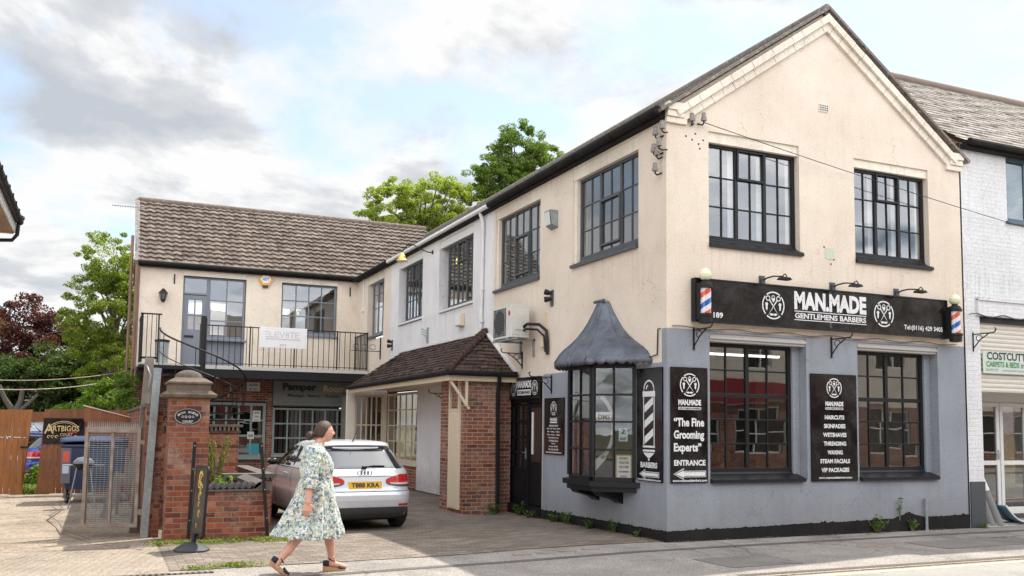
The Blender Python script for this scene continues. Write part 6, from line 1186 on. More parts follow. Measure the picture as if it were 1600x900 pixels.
def make_car(lab, paint, loc, rz, plate=None, badge=True, group=None):
    t_ = thing('parked_car', lab, 'car', loc, group, rz)      # local: x forward from the rear bumper, y left, z up
    B = lambda mb, name, m, p=t_, **k: mb.build(name, m, p, local=True, **k)
    mb = MB(); zs = sorted(set(list(np.arange(.17, 1.416, .028)) + CZ)); NP = 160; rows = [[peri(2 * math.pi * k / NP, z) for k in range(NP)] for z in zs]
    xs_ = np.array(rows)
    for i in range(len(zs) - 1):
        for j in range(NP):
            q = [rows[i][j], rows[i][(j + 1) % NP], rows[i + 1][(j + 1) % NP], rows[i + 1][j]]; m_ = np.mean(q, 0)
            if abs(m_[1]) > .5 and any((m_[0] - wx) ** 2 + (m_[2] - WR) ** 2 < (AR - .01) ** 2 for wx in WX): continue
            mb.face(q, 1 if m_[2] < .255 + (.10 if m_[0] < .6 else 0) else 0)
    top = rows[-1]; c = np.mean(top, 0); c = (c[0], c[1], 1.42)
    for j in range(NP): mb.face([top[j], top[(j + 1) % NP], c])
    body = B(mb, 'body', [paint, m_plas], smooth=60)
    mb = MB()
    for wx in WX:
        for s in (-1, 1):
            pts = []
            for k in range(25): a = R(-12 + 204 * k / 24); x, z = wx + AR * math.cos(a), WR + AR * math.sin(a); pts.append((x, s * (side_y(x, max(z, .2)) + .002), z))
            mb.tube(pts, .014, 6)
    B(mb, 'arch_lip', paint, smooth=40)
    mb = MB()
    for wx in WX:
        rows = [[(wx + (AR + .01) * math.cos(a), y, WR + (AR + .01) * math.sin(a)) for a in np.linspace(-.3, math.pi + .3, 20)] for y in (-.82, .82)]; mb.grid(rows)
    mb.box(.3, 3.7, -.7, .7, .16, .2); mb.box(.8, 3.0, -.55, .55, .2, .5); B(mb, 'underbody', m_dark, fix=False)
    for wx in WX:
        for s in (-1, 1):
            c = (wx, s * .755, WR); mb = MB(); mb.lathe([(.19, -.09), (.27, -.095), (.297, -.07), (.30, -.03), (.30, .03), (.297, .07), (.27, .095), (.20, .09), (.19, .0)], c, 40, ax=(0, s, 0)); wl = B(mb, 'wheel', m_tyre, smooth=35)
            mb = MB(); mb.lathe([(.20, .085), (.205, .07), (.19, .02)], c, 32, ax=(0, s, 0)); mb.lathe([(.05, .05), (.045, .075), (.0, .08)], c, 16, ax=(0, s, 0))
            for k in range(5):
                for d_ in (-.13, .13): a = 2 * math.pi * k / 5 + d_; mb.bar((wx + .03 * math.cos(a), c[1] + s * .06, WR + .03 * math.sin(a)), (wx + .20 * math.cos(a + d_ * .3), c[1] + s * .075, WR + .20 * math.sin(a + d_ * .3)), .024, .02, up_=(0, 1, 0))
            B(mb, 'rim', m_rim, wl, smooth=30)
    def rpatch(mb, hwf, z0, z1, off, mi=0, ny=18, nz=8, yc=0):
        mb.grid([[(rear_x(yc + v * hwf(z), z) - off, yc + v * hwf(z), z) for v in np.linspace(-1, 1, ny)] for z in np.linspace(z0, z1, nz)], mi)
    # rear window with black surround, spoiler lip
    mb = MB(); rpatch(mb, lambda z: np.interp(z, (.985, 1.31), (.69, .565)), .985, 1.315, .006, 0, 24, 12); B(mb, 'rear_window', m_cglass, smooth=1, fix=False)
    mb = MB(); mb.grid([[(rear_x(v * np.interp(z, (.98, 1.32), (.705, .58)), z) - .003, v * np.interp(z, (.98, 1.32), (.705, .58)), z) for v in np.linspace(-1, 1, 24)] for z in np.linspace(.978, 1.325, 12)]); B(mb, 'window_surround', m_signb, smooth=1, fix=False)
    mb = MB(); mb.tube([(rear_x(y, 1.35) - .0, y, 1.350 - .02 * abs(y / .55) ** 3) for y in np.linspace(-.56, .56, 16)], .016, 6); B(mb, 'spoiler_lip', paint, smooth=40)
    # shut lines
    mb = MB(); mb.tube([(rear_x(y, .63) - .001, y, .632) for y in np.linspace(-.80, .80, 30)], .005, 4); mb.tube([(rear_x(y, .86) - .001, y, .862) for y in np.linspace(-.45, .45, 12)], .004, 4)
    for s in (-1, 1):
        for x in (1.35, 2.42): mb.tube([(x + .05 * (z - .6), s * (side_y(x, z) - .0), z) for z in np.linspace(.3, .94, 10)], .004, 4)
        mb.tube([(x, s * side_y(x, .955), .955) for x in np.linspace(.75, 2.9, 14)], .006, 4)
    B(mb, 'shut_lines', m_dark, smooth=40)
    # lamps wrap round the corners
    for s in (-1, 1):
        mb = MB(); ph = lambda y: math.asin((y / .87) ** (NS / 2))
        F0, F1_ = ph(.34), 1.26
        rws = []
        for k in range(20):
            f = k / 19; p_ = F0 + (F1_ - F0) * f ** 2.2; zlo, zhi = .70 + .065 * (1 - min(f * 2.2, 1)) ** 1.5, .79 + .10 * min(f * 2.2, 1) ** .8 + .005 * f; rws.append([(x, s * y, z) for x, y, z in [peri(p_, zlo + (zhi - zlo) * q / 6, .008) for q in range(7)]])
        for k in range(19):
            for q in range(6): mb.face([rws[k][q], rws[k + 1][q], rws[k + 1][q + 1], rws[k][q + 1]], 1 if q == 1 and k > 3 else 2 if q == 0 else 0)
        B(mb, 'tail_lamp', [m_red, m_redd, m_plas], smooth=60, fix=False)
        mb = MB(); rpatch(mb, lambda z: .10, .40, .435, .004, yc=s * .64); B(mb, 'reflector', m_red, smooth=1, fix=False)
    mb = MB(); rpatch(mb, lambda z: .80, .20, .385, .006, 0, 24, 5); B(mb, 'diffuser', m_plas, smooth=1, fix=False)
    mb = MB(); mb.tube([(.02, .50, .25), (.3, .50, .25)], .035, 12); B(mb, 'exhaust', m_dark, smooth=40)
    # side windows
    for s in (-1, 1):
        mb = MB(); nx = 26
        def zt(x): return np.interp(x, (.72, .95, 1.3, 1.9, 2.2, 2.75), (1.10, 1.25, 1.31, 1.31, 1.26, .985))
        mb.grid([[(x, s * (side_y(x, z) + .004), z) for x, z in [(xx, .98 + (zt(xx) - .98) * f) for xx in np.linspace(.72, 2.74, nx)]] for f in np.linspace(0, 1, 8)]); B(mb, 'side_window', m_cglass, smooth=1, fix=False)
        mb = MB(); mb.bar((1.42, s * .80, .98), (1.50, s * .66, 1.31), .05, .02, up_=(0, 1, 0)); B(mb, 'window_pillar', m_signb)
        mb = MB(); mb.ball((2.35, s * .93, 1.02), .10, 14, 0, .6, 1.0, .62); mb.bar((2.38, s * .80, .97), (2.36, s * .88, 1.0), .05, .04); mi_ = B(mb, 'door_mirror', m_signb, smooth=40); mb = MB(); mb.ball((2.36, s * .932, 1.032), .098, 14, 0, .6, 1.0, .5); B(mb, 'cap', paint, mi_, smooth=40)
        mb = MB(); mb.tube([(1.55, s * (side_y(1.55, .86) + .0), .86), (1.58, s * (side_y(1.6, .86) + .035), .86), (1.76, s * (side_y(1.75, .86) + .035), .86), (1.79, s * side_y(1.8, .86), .86)], .012, 6); B(mb, 'door_handle', paint, smooth=40)
    mb = MB(); mb.grid([[(np.interp(z, CZ, XF) - .012 * 0 + .004 - abs(v) ** 5 * .25, v * np.interp(z, (1.0, 1.34), (.68, .56)), z) for v in np.linspace(-1, 1, 16)] for z in np.linspace(1.0, 1.33, 6)]); B(mb, 'windscreen', m_cglass, smooth=1, fix=False)
    for s in (-1, 1): mb = MB(); mb.grid([[(x, s * y, z) for x, y, z in [peri(math.pi - p_, z, .006) for p_ in np.linspace(.1, .9, 12)]] for z in np.linspace(.66, .80, 5)]); B(mb, 'headlight', m_chrome, smooth=1, fix=False)
    mb = MB(); mb.tube([(rear_x(.0, 1.02) - .02, -.02, 1.005), (rear_x(.1, 1.02) - .02, -.18, 1.025), (rear_x(.0, 1.02) - .02, -.36, 1.02)], .010, 6); mb.box(.16, .2, -.05, .03, .985, 1.02); B(mb, 'rear_wiper', m_signb)
    mb = MB(); mb.tube([(.78, .0, 1.40), (.66, .0, 1.50), (.57, .0, 1.62)], [.014, .006, .004], 6); B(mb, 'aerial', m_signb)
    RF = Frame((rear_x(0, .75) - .006, 0, 0), (0, -1, 0), (-1, 0, .12), (.0, 0, 1))
    mb = MB(); mb.fbox(RF, -.27, .27, .665, .785, .0, .012); pl2 = B(mb, 'number_plate', m_plate if plate else m_whitep)
    if plate:
        mb = MB(); put_text(mb, RF, plate, 0, .69, .075, .46, .015, 0, .04); B(mb, 'lettering', m_ink, pl2, fix=False)
    if badge:
        mb = MB(); RB = Frame((rear_x(0, .91), 0, 0), (0, -1, 0), (-1, 0, .3))
        for k in range(4): mb.tube([RB.p(-.081 + k * .054 + .036 * math.cos(a), .915 + .036 * math.sin(a), .010) for a in np.linspace(0, 6.283, 19)[:-1]], .0065, 6, closed=True)
        B(mb, 'emblem', m_badge, smooth=40)
        mb = MB(); put_text(mb, RF, 'A1', -.52, .655, .035, .07, .004, 0, .02); put_text(mb, RF, 'TFSI', .50, .665, .03, .09, .008, 0, .02); B(mb, 'model_lettering', m_chrome, fix=False)
    mb = MB(); mb.tube([(3.0, -.7, .6), (3.0, .7, .6)], .01); mb.box(.9, 1.3, -.6, .6, .5, 1.0); mb.box(1.9, 2.2, -.6, -.1, .5, 1.12); mb.box(1.9, 2.2, .1, .6, .5, 1.12); B(mb, 'seats', m_dark)
    return t_
m_silver = plain('silver_paint', (.62, .64, .68), .30, .35, coat=.5)
make_car('pale silver three door hatchback seen from behind, yellow plate T888 KRA, parked in the yard', m_silver, (-3.66, 2.86, -.05), R(93.5), 'T888 KRA')
make_car('blue car half hidden beyond the gap in the wooden fence', plain('blue_paint', (.02, .04, .25), .3, .3, coat=.5), (-9.6, 15.5, -.07), R(35), None, False, 'cars beyond the wooden fence')
make_car('silver car beyond the gap in the wooden fence, farther back than the blue one', plain('grey_silver_paint', (.35, .37, .40), .3, .4, coat=.5), (-10.2, 18.6, .15), R(30), None, False, 'cars beyond the wooden fence')

# ------------------------------------------------------------------ people
m_skin, t, b = nmat('skin'); g = t.nodes.new('ShaderNodeNewGeometry'); t.links.new(mixc(t, noise(g.outputs['Position'], 25, 3, .6, 0, t).outputs['Fac'], (.52, .25, .18), (.62, .34, .25)), b.inputs['Base Color']); b.inputs['Roughness'].default_value = .5; b.inputs['Subsurface Weight'].default_value = .1; b.inputs['Subsurface Radius'].default_value = (.02, .008, .005)
m_hair, t, b = nmat('brown_hair'); tcn = t.nodes.new('ShaderNodeTexCoord'); hs_ = noise(scale_vec(t, tcn.outputs['Object'], (30, 30, 140)), 2.2, 4, .6, .8, t)
t.links.new(ramp(hs_.outputs['Fac'], [(.35, (.012, .006, .004)), (.65, (.085, .035, .018))], t), b.inputs['Base Color']); b.inputs['Roughness'].default_value = .5; bump(t, b, hs_.outputs['Fac'], .9, .006)
def head_mesh(mb, c, yawh=0., k=1.):
    """head facing +x before turning by yawh; c = centre of the skull"""
    n_, m_ = 40, 30; rows = []
    for i in range(m_ + 1):
        a = -math.pi / 2 + math.pi * i / m_; row = []
        for j in range(n_):
            t__ = 2 * math.pi * j / n_; dx, dy, dzz = math.cos(a) * math.cos(t__), math.cos(a) * math.sin(t__), math.sin(a)
            x, y, z = .098 * dx, .074 * dy, .112 * dzz
            if z < 0: f = -z / .112; x *= 1 - .20 * f; y *= 1 - .34 * f; x += .022 * f
            if dx < 0 and z > -.04: x *= 1.05
            if dx > 0:
                x += .024 * math.exp(-((y / .011) ** 2) - ((z + .018) / .016) ** 2) + .014 * math.exp(-((y / .009) ** 2) - ((z - .004) / .022) ** 2)       # nose
                x -= .011 * (math.exp(-(((abs(y) - .030) / .014) ** 2) - ((z - .008) / .011) ** 2))                                                      # eye sockets
                x += .006 * math.exp(-((y / .022) ** 2) - ((z + .052) / .007) ** 2) - .005 * math.exp(-((y / .024) ** 2) - ((z + .058) / .003) ** 2) + .005 * math.exp(-((y / .02) ** 2) - ((z + .064) / .006) ** 2)  # lips
                x += .012 * math.exp(-((y / .024) ** 2) - ((z + .088) / .016) ** 2)                                                                      # chin
                x += .004 * math.exp(-((abs(y) - .028) / .02) ** 2 - ((z - .030) / .008) ** 2)                                                          # brow
            y += math.copysign(.010, y) * math.exp(-((x + .012) / .016) ** 2 - ((z + .008) / .026) ** 2) if abs(y) > .02 else 0                        # ears
            x, y, z = x * k, y * k, z * k; X_ = x * math.cos(yawh) - y * math.sin(yawh); Y_ = x * math.sin(yawh) + y * math.cos(yawh); row.append((c[0] + X_, c[1] + Y_, c[2] + z))
        rows.append(row)
    mb.grid(rows, close=True)
def limb(mb, pts, rs):
    """tapered limb with rounded joints; pts joints, rs radii"""
    P = [Vector(p) for p in pts]; Q, RR = [], []
    for i in range(len(P) - 1):
        for q in range(6): f = q / 6; Q.append(P[i].lerp(P[i + 1], f)); RR.append(rs[i] + (rs[i + 1] - rs[i]) * f)
    Q.append(P[-1]); RR.append(rs[-1]); mb.tube(Q, RR, 16); [mb.ball(tuple(p), r_, 14) for p, r_ in zip(P, rs)]
def hand(mb, wr, d, palmn, side, k=1., curl=.5):
    """wrist, direction to fingertips, palm normal, side = direction of the thumb"""
    wr, d, pn, sd = Vector(wr), Vector(d).normalized(), Vector(palmn).normalized(), Vector(side).normalized()
    for q in range(5): c = wr + d * (.02 + .016 * q) * k; w_ = (.024 + .004 * q) * k; mb.tube([c - sd * w_, c + sd * w_], .0135 * k, 10); mb.ball(tuple(c - sd * w_), .0135 * k, 10); mb.ball(tuple(c + sd * w_), .0135 * k, 10)
    for i, (o, l) in enumerate(((.029, .070), (.010, .080), (-.010, .074), (-.029, .058))):
        p0 = wr + d * .088 * k + sd * o * k; a = .25 + curl * .5; p = p0; pts = [p0]
        for s_ in (.42, .32, .26): dd = d * math.cos(a) + pn * math.sin(a); p = p + dd * l * s_ * k; pts.append(p); a += curl * .7
        mb.tube(pts, [.0088 * k, .0082 * k, .0075 * k, .0062 * k], 10); mb.ball(tuple(pts[-1]), .0062 * k, 8)
    p0 = wr + d * .025 * k + sd * .028 * k; p1 = p0 + (d * .6 + sd * .7 + pn * .2).normalized() * .038 * k; p2 = p1 + (d * .85 + sd * .25 + pn * .35).normalized() * .030 * k; mb.tube([p0, p1, p2], [.013 * k, .0105 * k, .0085 * k], 10); mb.ball(tuple(p2), .0085 * k, 8)
def remesh(o, vox=.005, sm=4):
    m = o.modifiers.new('r', 'REMESH'); m.mode = 'VOXEL'; m.voxel_size = vox; m.use_smooth_shade = True
    s = o.modifiers.new('s', 'SMOOTH'); s.factor = .5; s.iterations = sm

woman = thing('person', 'woman with brown bun and pale floral dress walking right along the pavement', 'person', (-5.30, -1.04, 0))
ox, oy = 0, 0      # local: x walking direction, -y towards the street
Bw = lambda mb, name, m, p=woman, **k: mb.build(name, m, p, local=True, **k)
mb = MB()
head_mesh(mb, (.085, 0, 1.545), R(-4), .98)
limb(mb, [(-.03, 0, 1.34), (.02, 0, 1.40), (.05, 0, 1.47)], [.075, .058, .052])
# trunk
rows = []
for z, cx_, a, b_ in ((.82, -.0, .14, .17), (.90, .0, .155, .185), (1.0, .0, .15, .175), (1.08, .01, .145, .16), (1.16, .02, .155, .165), (1.24, .015, .14, .175), (1.32, -.01, .11, .18), (1.38, -.03, .085, .12), (1.41, -.02, .05, .06)):
    rows.append([(cx_ + a * math.cos(t__), b_ * math.sin(t__), z) for t__ in np.linspace(0, 2 * math.pi, 25)[:-1]])
mb.grid(rows, close=True); mb.face(rows[0]); mb.face(rows[-1])
# legs: rear = near (right), front = far (left)
limb(mb, [(-.02, -.09, .84), (-.14, -.095, .47), (-.41, -.10, .135)], [.10, .062, .036]); limb(mb, [(-.26, -.097, .32), (-.30, -.098, .26)], [.052, .050])
limb(mb, [(-.41, -.10, .135), (-.425, -.10, .11), (-.35, -.10, .04), (-.31, -.10, .022)], [.036, .034, .026, .018])
limb(mb, [(.02, .09, .84), (.17, .09, .47), (.235, .09, .11)], [.10, .064, .037]); limb(mb, [(.185, .088, .37), (.20, .088, .30)], [.056, .054])
limb(mb, [(.225, .09, .10), (.215, .09, .085), (.30, .09, .06), (.385, .09, .035)], [.037, .038, .032, .020])
# right arm hangs a little behind, left arm swings forward
limb(mb, [(-.045, -.185, 1.325), (-.105, -.235, 1.08), (-.12, -.265, .96), (-.135, -.295, .80)], [.058, .046, .042, .029]); hand(mb, (-.137, -.296, .795), (-.12, .0, -1), (.3, .9, 0), (.95, -.1, 0), 1.02, .35)
limb(mb, [(-.03, .18, 1.32), (.03, .215, 1.08), (.12, .20, .95), (.18, .17, .84)], [.058, .046, .040, .026]); hand(mb, (.182, .168, .835), (.3, -.1, -1), (-.3, -.8, 0), (.9, .1, .2), .98, .4)
body = Bw(mb, 'body', m_skin, smooth=1, fix=False); remesh(body, .0048, 3)
# dress
m_dress, t, b = nmat('floral_fabric'); tcn = t.nodes.new('ShaderNodeTexCoord'); v = tcn.outputs['Object']
def blot(sc_, th, seed, soft=.03):
    a = t.nodes.new('ShaderNodeVectorMath'); a.operation = 'ADD'; t.links.new(v, a.inputs[0]); a.inputs[1].default_value = (seed, seed * 1.7, seed * .3)
    return ramp(noise(a.outputs[0], sc_, 3, .65, .8, t).outputs['Fac'], [(th - soft, 0), (th + soft, 1)], t)
cc = mixc(t, blot(15, .53, 3), (.62, .63, .58), (.34, .42, .36)); cc = mixc(t, blot(22, .575, 9), cc, (.13, .23, .31)); cc = mixc(t, blot(26, .585, 17), cc, (.10, .16, .09)); cc = mixc(t, blot(30, .575, 23), cc, (.04, .06, .12)); cc = mixc(t, blot(19, .60, 31), cc, (.50, .44, .26)); cc = mixc(t, blot(45, .62, 41), cc, (.72, .72, .68))
t.links.new(cc, b.inputs['Base Color']); b.inputs['Roughness'].default_value = .75; b.inputs['Sheen Weight'].default_value = .2
mb = MB(); prof = [(1.425, -.005, .066, .075), (1.41, -.015, .082, .10), (1.385, -.03, .10, .15), (1.33, -.022, .125, .195), (1.26, .0, .15, .20), (1.19, .012, .172, .20), (1.13, .012, .175, .195), (1.08, .01, .165, .185), (1.05, .01, .160, .18), (1.02, .008, .17, .19), (.95, .0, .19, .215), (.85, -.01, .21, .215), (.72, -.025, .25, .225), (.58, -.045, .305, .245), (.46, -.062, .348, .275), (.385, -.075, .375, .28)]
rows = []; NP = 120
for i in range(len(prof) - 1):
    for q in range(5):
        f = q / 5; z, c, a, b_ = [prof[i][k] + (prof[i + 1][k] - prof[i][k]) * f for k in range(4)]; fa = max(0, (1.05 - z) / .65); up_ = .006 if 1.03 < z < 1.33 else 0
        row = []
        for k in range(NP):
            t__ = 2 * math.pi * k / NP; w_ = fa * (.030 * math.sin(9 * t__ + .6 + 1.2 * z) + .018 * math.sin(17 * t__ + 2 - 2 * z) + .008 * math.sin(31 * t__)) + up_ * math.sin(24 * t__ + 8 * z) + .004 * math.sin(13 * t__ + 30 * z)
            row.append((c + (a + w_) * math.cos(t__), (b_ + w_) * math.sin(t__), z + .012 * math.sin(2 * t__ + 1) * fa + .01 * math.sin(9 * t__) * fa ** 2))
        rows.append(row)
mb.grid(rows, close=True)
def sleeve(pts, rs):
    P = [Vector(p) for p in pts]; Q, RR = [], []
    for i in range(len(P) - 1):
        for q in range(7): f = q / 7; Q.append(P[i].lerp(P[i + 1], f)); RR.append((rs[i] + (rs[i + 1] - rs[i]) * f) * (1 + .05 * math.sin((i * 7 + q) * 1.9) + .03 * math.sin((i * 7 + q) * 3.1)))
    Q.append(P[-1]); RR.append(rs[-1]); mb.tube(Q, RR, 22, caps=False)
sleeve([(-.01, -.12, 1.36), (-.05, -.185, 1.325), (-.085, -.22, 1.20), (-.108, -.24, 1.05), (-.118, -.262, .97), (-.124, -.272, .93)], [.06, .078, .078, .082, .076, .062])
sleeve([(-.01, .12, 1.36), (-.03, .18, 1.32), (.0, .205, 1.18), (.035, .215, 1.06), (.10, .205, .98), (.125, .20, .94)], [.06, .078, .074, .076, .074, .060])
dr = Bw(mb, 'dress', m_dress, smooth=1, fix=False); dr.modifiers.new('s', 'SOLIDIFY').thickness = .004
mb = MB(); mb.tube([(c + .0 + a * 1.03 * math.cos(t__), b_ * 1.03 * math.sin(t__), 1.05) for c, a, b_ in [(.01, .160, .18)] for t__ in np.linspace(0, 6.283, 40)[:-1]], .008, 6, closed=True); Bw(mb, 'waist_tie', m_dress, smooth=1)
mb = MB(); mb.tube([(-.10, -.13, 1.375), (-.04, -.17, 1.392), (.02, -.12, 1.40), (.10, -.02, 1.30), (.175, .06, 1.18)], .007, 6); mb.tube([(-.10, -.13, 1.375), (-.14, -.02, 1.25), (-.15, .1, 1.1), (-.1, .2, .98)], .007, 6); Bw(mb, 'bag_strap', m_iron, smooth=1)
# hair with bun
mb = MB(); rows = []
for i in range(15):
    a = -.55 + (math.pi / 2 + .55) * i / 14; row = []
    for j in range(28): t__ = 2 * math.pi * j / 28; dx, dy = math.cos(t__), math.sin(t__); front = max(dx, 0); aa = max(a, -.55 + front * 1.55 + (.35 if abs(dy) > .8 and dx > -.1 else 0)) if i < 14 else a; row.append((.077 + .110 * math.cos(aa) * dx, .083 * math.cos(aa) * dy, 1.552 + .122 * math.sin(aa)))
    rows.append(row)
mb.grid(rows, close=True); mb.ball((-.075, 0, 1.505), .045, 14, 0, 1, 1, 1.1); mb.ball((-.035, 0, 1.52), .032, 12); mb.ball((-.088, -.01, 1.475), .026, 10); hr = Bw(mb, 'hair', m_hair, smooth=1, fix=False)
mb = MB(); mb.tube([(.07 + .024 * 0, -.083, 1.50 + 0)] + [(.07 + .012 * math.sin(a), -.084, 1.485 + .014 * math.cos(a)) for a in np.linspace(0, 6.28, 10)], .0025, 5); mb.tube([(-.126 + .031 * math.cos(a), -.214 + .031 * math.sin(a), .825) for a in np.linspace(0, 6.283, 15)[:-1]], .004, 5, closed=True); mb.tube([(.234 + .04 * math.cos(a), .09 + .04 * math.sin(a), .155) for a in np.linspace(0, 6.283, 15)[:-1]], .003, 5, closed=True); Bw(mb, 'jewellery', plain('silver', (.6, .55, .5), .25, 1.), smooth=1)
m_navy = plain('navy_suede', (.012, .014, .035), .8); m_jute = weathered('jute_sole', (.42, .25, .13), (.3, .17, .08), .9, 10, 150, .4)
def shoe(M_, lab):
    """local sandal: x from heel 0 to toe .25, then placed by matrix M_"""
    sole = MB(); out_ = [(0, -.028), (.03, -.034), (.09, -.03), (.17, -.043), (.225, -.035), (.25, 0), (.225, .035), (.17, .043), (.09, .03), (.03, .034), (0, .028), (-.006, 0)]
    top = lambda x: .062 - .045 * min(max(x / .19, 0), 1)
    A = [M_ @ Vector((x, y, 0)) for x, y in out_]; Bt = [M_ @ Vector((x, y, top(x))) for x, y in out_]; sole.face(A[::-1]); sole.face(Bt); [sole.face([A[q], A[(q + 1) % 12], Bt[(q + 1) % 12], Bt[q]]) for q in range(12)]
    up_ = MB(); rows = [[M_ @ Vector((x, (w_ * math.cos(a)), top(x) + h * max(math.sin(a), 0))) for a in np.linspace(0, math.pi, 11)] for x, w_, h in ((.165, .044, .045), (.19, .044, .038), (.22, .038, .028), (.245, .02, .016), (.252, .003, .005))]; up_.grid(rows)
    rows = [[M_ @ Vector((.035 - .042 * math.sin(a), .036 * math.cos(a), zz)) for a in np.linspace(-.5, math.pi + .5, 13)] for zz in (.055, .085, .115)]; up_.grid(rows)
    up_.tube([M_ @ Vector((  .088 + .039 * math.cos(a), .037 * math.sin(a), .118 - .02 * math.cos(a))) for a in np.linspace(0, 6.283, 19)[:-1]], .006, 6, closed=True)
    return sole, up_
for M_ in (Matrix.Translation((.135, .09, 0)), Matrix.Translation((-.30, -.10, .0)) @ Matrix.Rotation(R(31), 4, 'Y') @ Matrix.Translation((-.235, 0, .0))):
    so_, up__ = shoe(M_, ''); s_ = Bw(up__, 'shoe', m_navy, smooth=50, fix=False); s_.modifiers.new('s', 'SOLIDIFY').thickness = .004; Bw(so_, 'wedge_sole', m_jute, s_)

# customer seated just inside the street window
cust = thing('person', 'brown haired customer in a dark gown seated inside the left street window, seen from behind', 'person', (1.92, 1.25, 0)); mb = MB(); head_mesh(mb, (1.92, 1.22, 1.16), R(120), 1.0); limb(mb, [(1.92, 1.25, .9), (1.92, 1.22, 1.08)], [.08, .055]); rows = [[(1.92 + a * math.cos(t__), 1.27 + b_ * math.sin(t__), z) for t__ in np.linspace(0, 6.283, 21)[:-1]] for z, a, b_ in ((.42, .2, .17), (.65, .19, .15), (.85, .22, .14), (.93, .2, .12), (.98, .1, .08))]; mb.grid(rows, close=True); mb.face(rows[0]); mb.face(rows[-1])
limb(mb, [(1.80, 1.3, .48), (1.62, 1.75, .52), (1.6, 1.8, .1)], [.09, .07, .05]); limb(mb, [(2.04, 1.3, .48), (2.0, 1.78, .52), (2.0, 1.84, .1)], [.09, .07, .05]); limb(mb, [(1.70, 1.27, .88), (1.63, 1.35, .64), (1.75, 1.58, .60)], [.06, .045, .035]); limb(mb, [(2.14, 1.27, .88), (2.2, 1.35, .64), (2.05, 1.58, .60)], [.06, .045, .035]); hand(mb, (1.75, 1.58, .60), (.3, 1, 0), (0, 0, -1), (1, 0, 0)); hand(mb, (2.05, 1.58, .60), (-.3, 1, 0), (0, 0, -1), (-1, 0, 0))
b_ = mb.build('body', m_skin, cust, smooth=1, fix=False); remesh(b_, .008, 2)
mb = MB(); rows = []
for i in range(12):
    a = -.6 + (math.pi / 2 + .6) * i / 11; rows.append([(1.92 + .112 * math.cos(max(a, .4 if math.cos(t__ - R(120)) > .3 else a)) * math.cos(t__), 1.22 + .112 * math.cos(max(a, .4 if math.cos(t__ - R(120)) > .3 else a)) * math.sin(t__), 1.17 + .125 * math.sin(max(a, .4 if math.cos(t__ - R(120)) > .3 else a))) for t__ in np.linspace(0, 6.283, 25)[:-1]])
mb.grid(rows, close=True); mb.build('hair', plain('chestnut_hair', (.16, .06, .025), .5), cust, smooth=1, fix=False)
mb = MB(); rows = [[(1.92 + a * math.cos(t__), 1.28 + b_ * math.sin(t__), z) for t__ in np.linspace(0, 6.283, 21)[:-1]] for z, a, b_ in ((.45, .30, .28), (.65, .27, .24), (.85, .26, .18), (.95, .22, .14), (1.0, .09, .08))]; mb.grid(rows, close=True); mb.build('gown', plain('dark_gown', (.03, .035, .06), .8), cust, smooth=1, fix=False)
ch = thing('barber_chair', 'black and chrome barber chair inside the left street window', 'chair', (1.92, 1.3, 0)); mb = MB(); mb.box(1.66, 2.18, 1.02, 1.12, .5, .95); mb.build('backrest', m_signb, ch, bev=.03); mb = MB(); mb.box(1.66, 2.18, 1.1, 1.62, .36, .46); mb.build('seat', m_signb, ch, bev=.03); mb = MB(); mb.lathe([(.28, .02), (.26, .05), (.05, .07), (.05, .36)], (1.92, 1.35, 0), 20); mb.build('pedestal', m_chrome, ch, smooth=40)

# ------------------------------------------------------------------ trees and plants
def leaf_mesh(name, C_, size, mat, parent=None, up_bias=.5, squash=.62, label=None, world_loc=None):
    """many small creased leaves: C_ (n,3) centres, size (n,)"""
    n_ = len(C_); d = rng.normal(size=(n_, 3)); d[:, 2] += -.3; d /= np.linalg.norm(d, axis=1)[:, None]; nn = rng.normal(size=(n_, 3)); nn[:, 2] += up_bias * 2; s_ = np.cross(d, nn); s_ /= np.linalg.norm(s_, axis=1)[:, None] + 1e-9; nz = np.cross(s_, d)
    sz = size[:, None]; V = np.empty((n_, 4, 3)); V[:, 0] = C_ - d * sz * .5; V[:, 1] = C_ + s_ * sz * squash * .5 + nz * sz * .08; V[:, 2] = C_ + d * sz * .5; V[:, 3] = C_ - s_ * sz * squash * .5 + nz * sz * .08
    base = np.array(BASE[parent.name]) if parent else np.zeros(3); V = (V.reshape(-1, 3) - base).astype(np.float32)
    me = bpy.data.meshes.new(name); me.vertices.add(4 * n_); me.vertices.foreach_set('co', V.ravel()); me.loops.add(4 * n_); me.loops.foreach_set('vertex_index', np.arange(4 * n_, dtype=np.int32)); me.polygons.add(n_); me.polygons.foreach_set('loop_start', np.arange(0, 4 * n_, 4, dtype=np.int32)); me.materials.append(mat); me.update(calc_edges=True)
    o = bpy.data.objects.new(name, me); col.objects.link(o)
    if parent: o.parent = parent; BASE[o.name] = BASE[parent.name]
    return o
m_bark = weathered('bark', (.13, .10, .075), (.06, .045, .035), .9, 5, 30, .9)
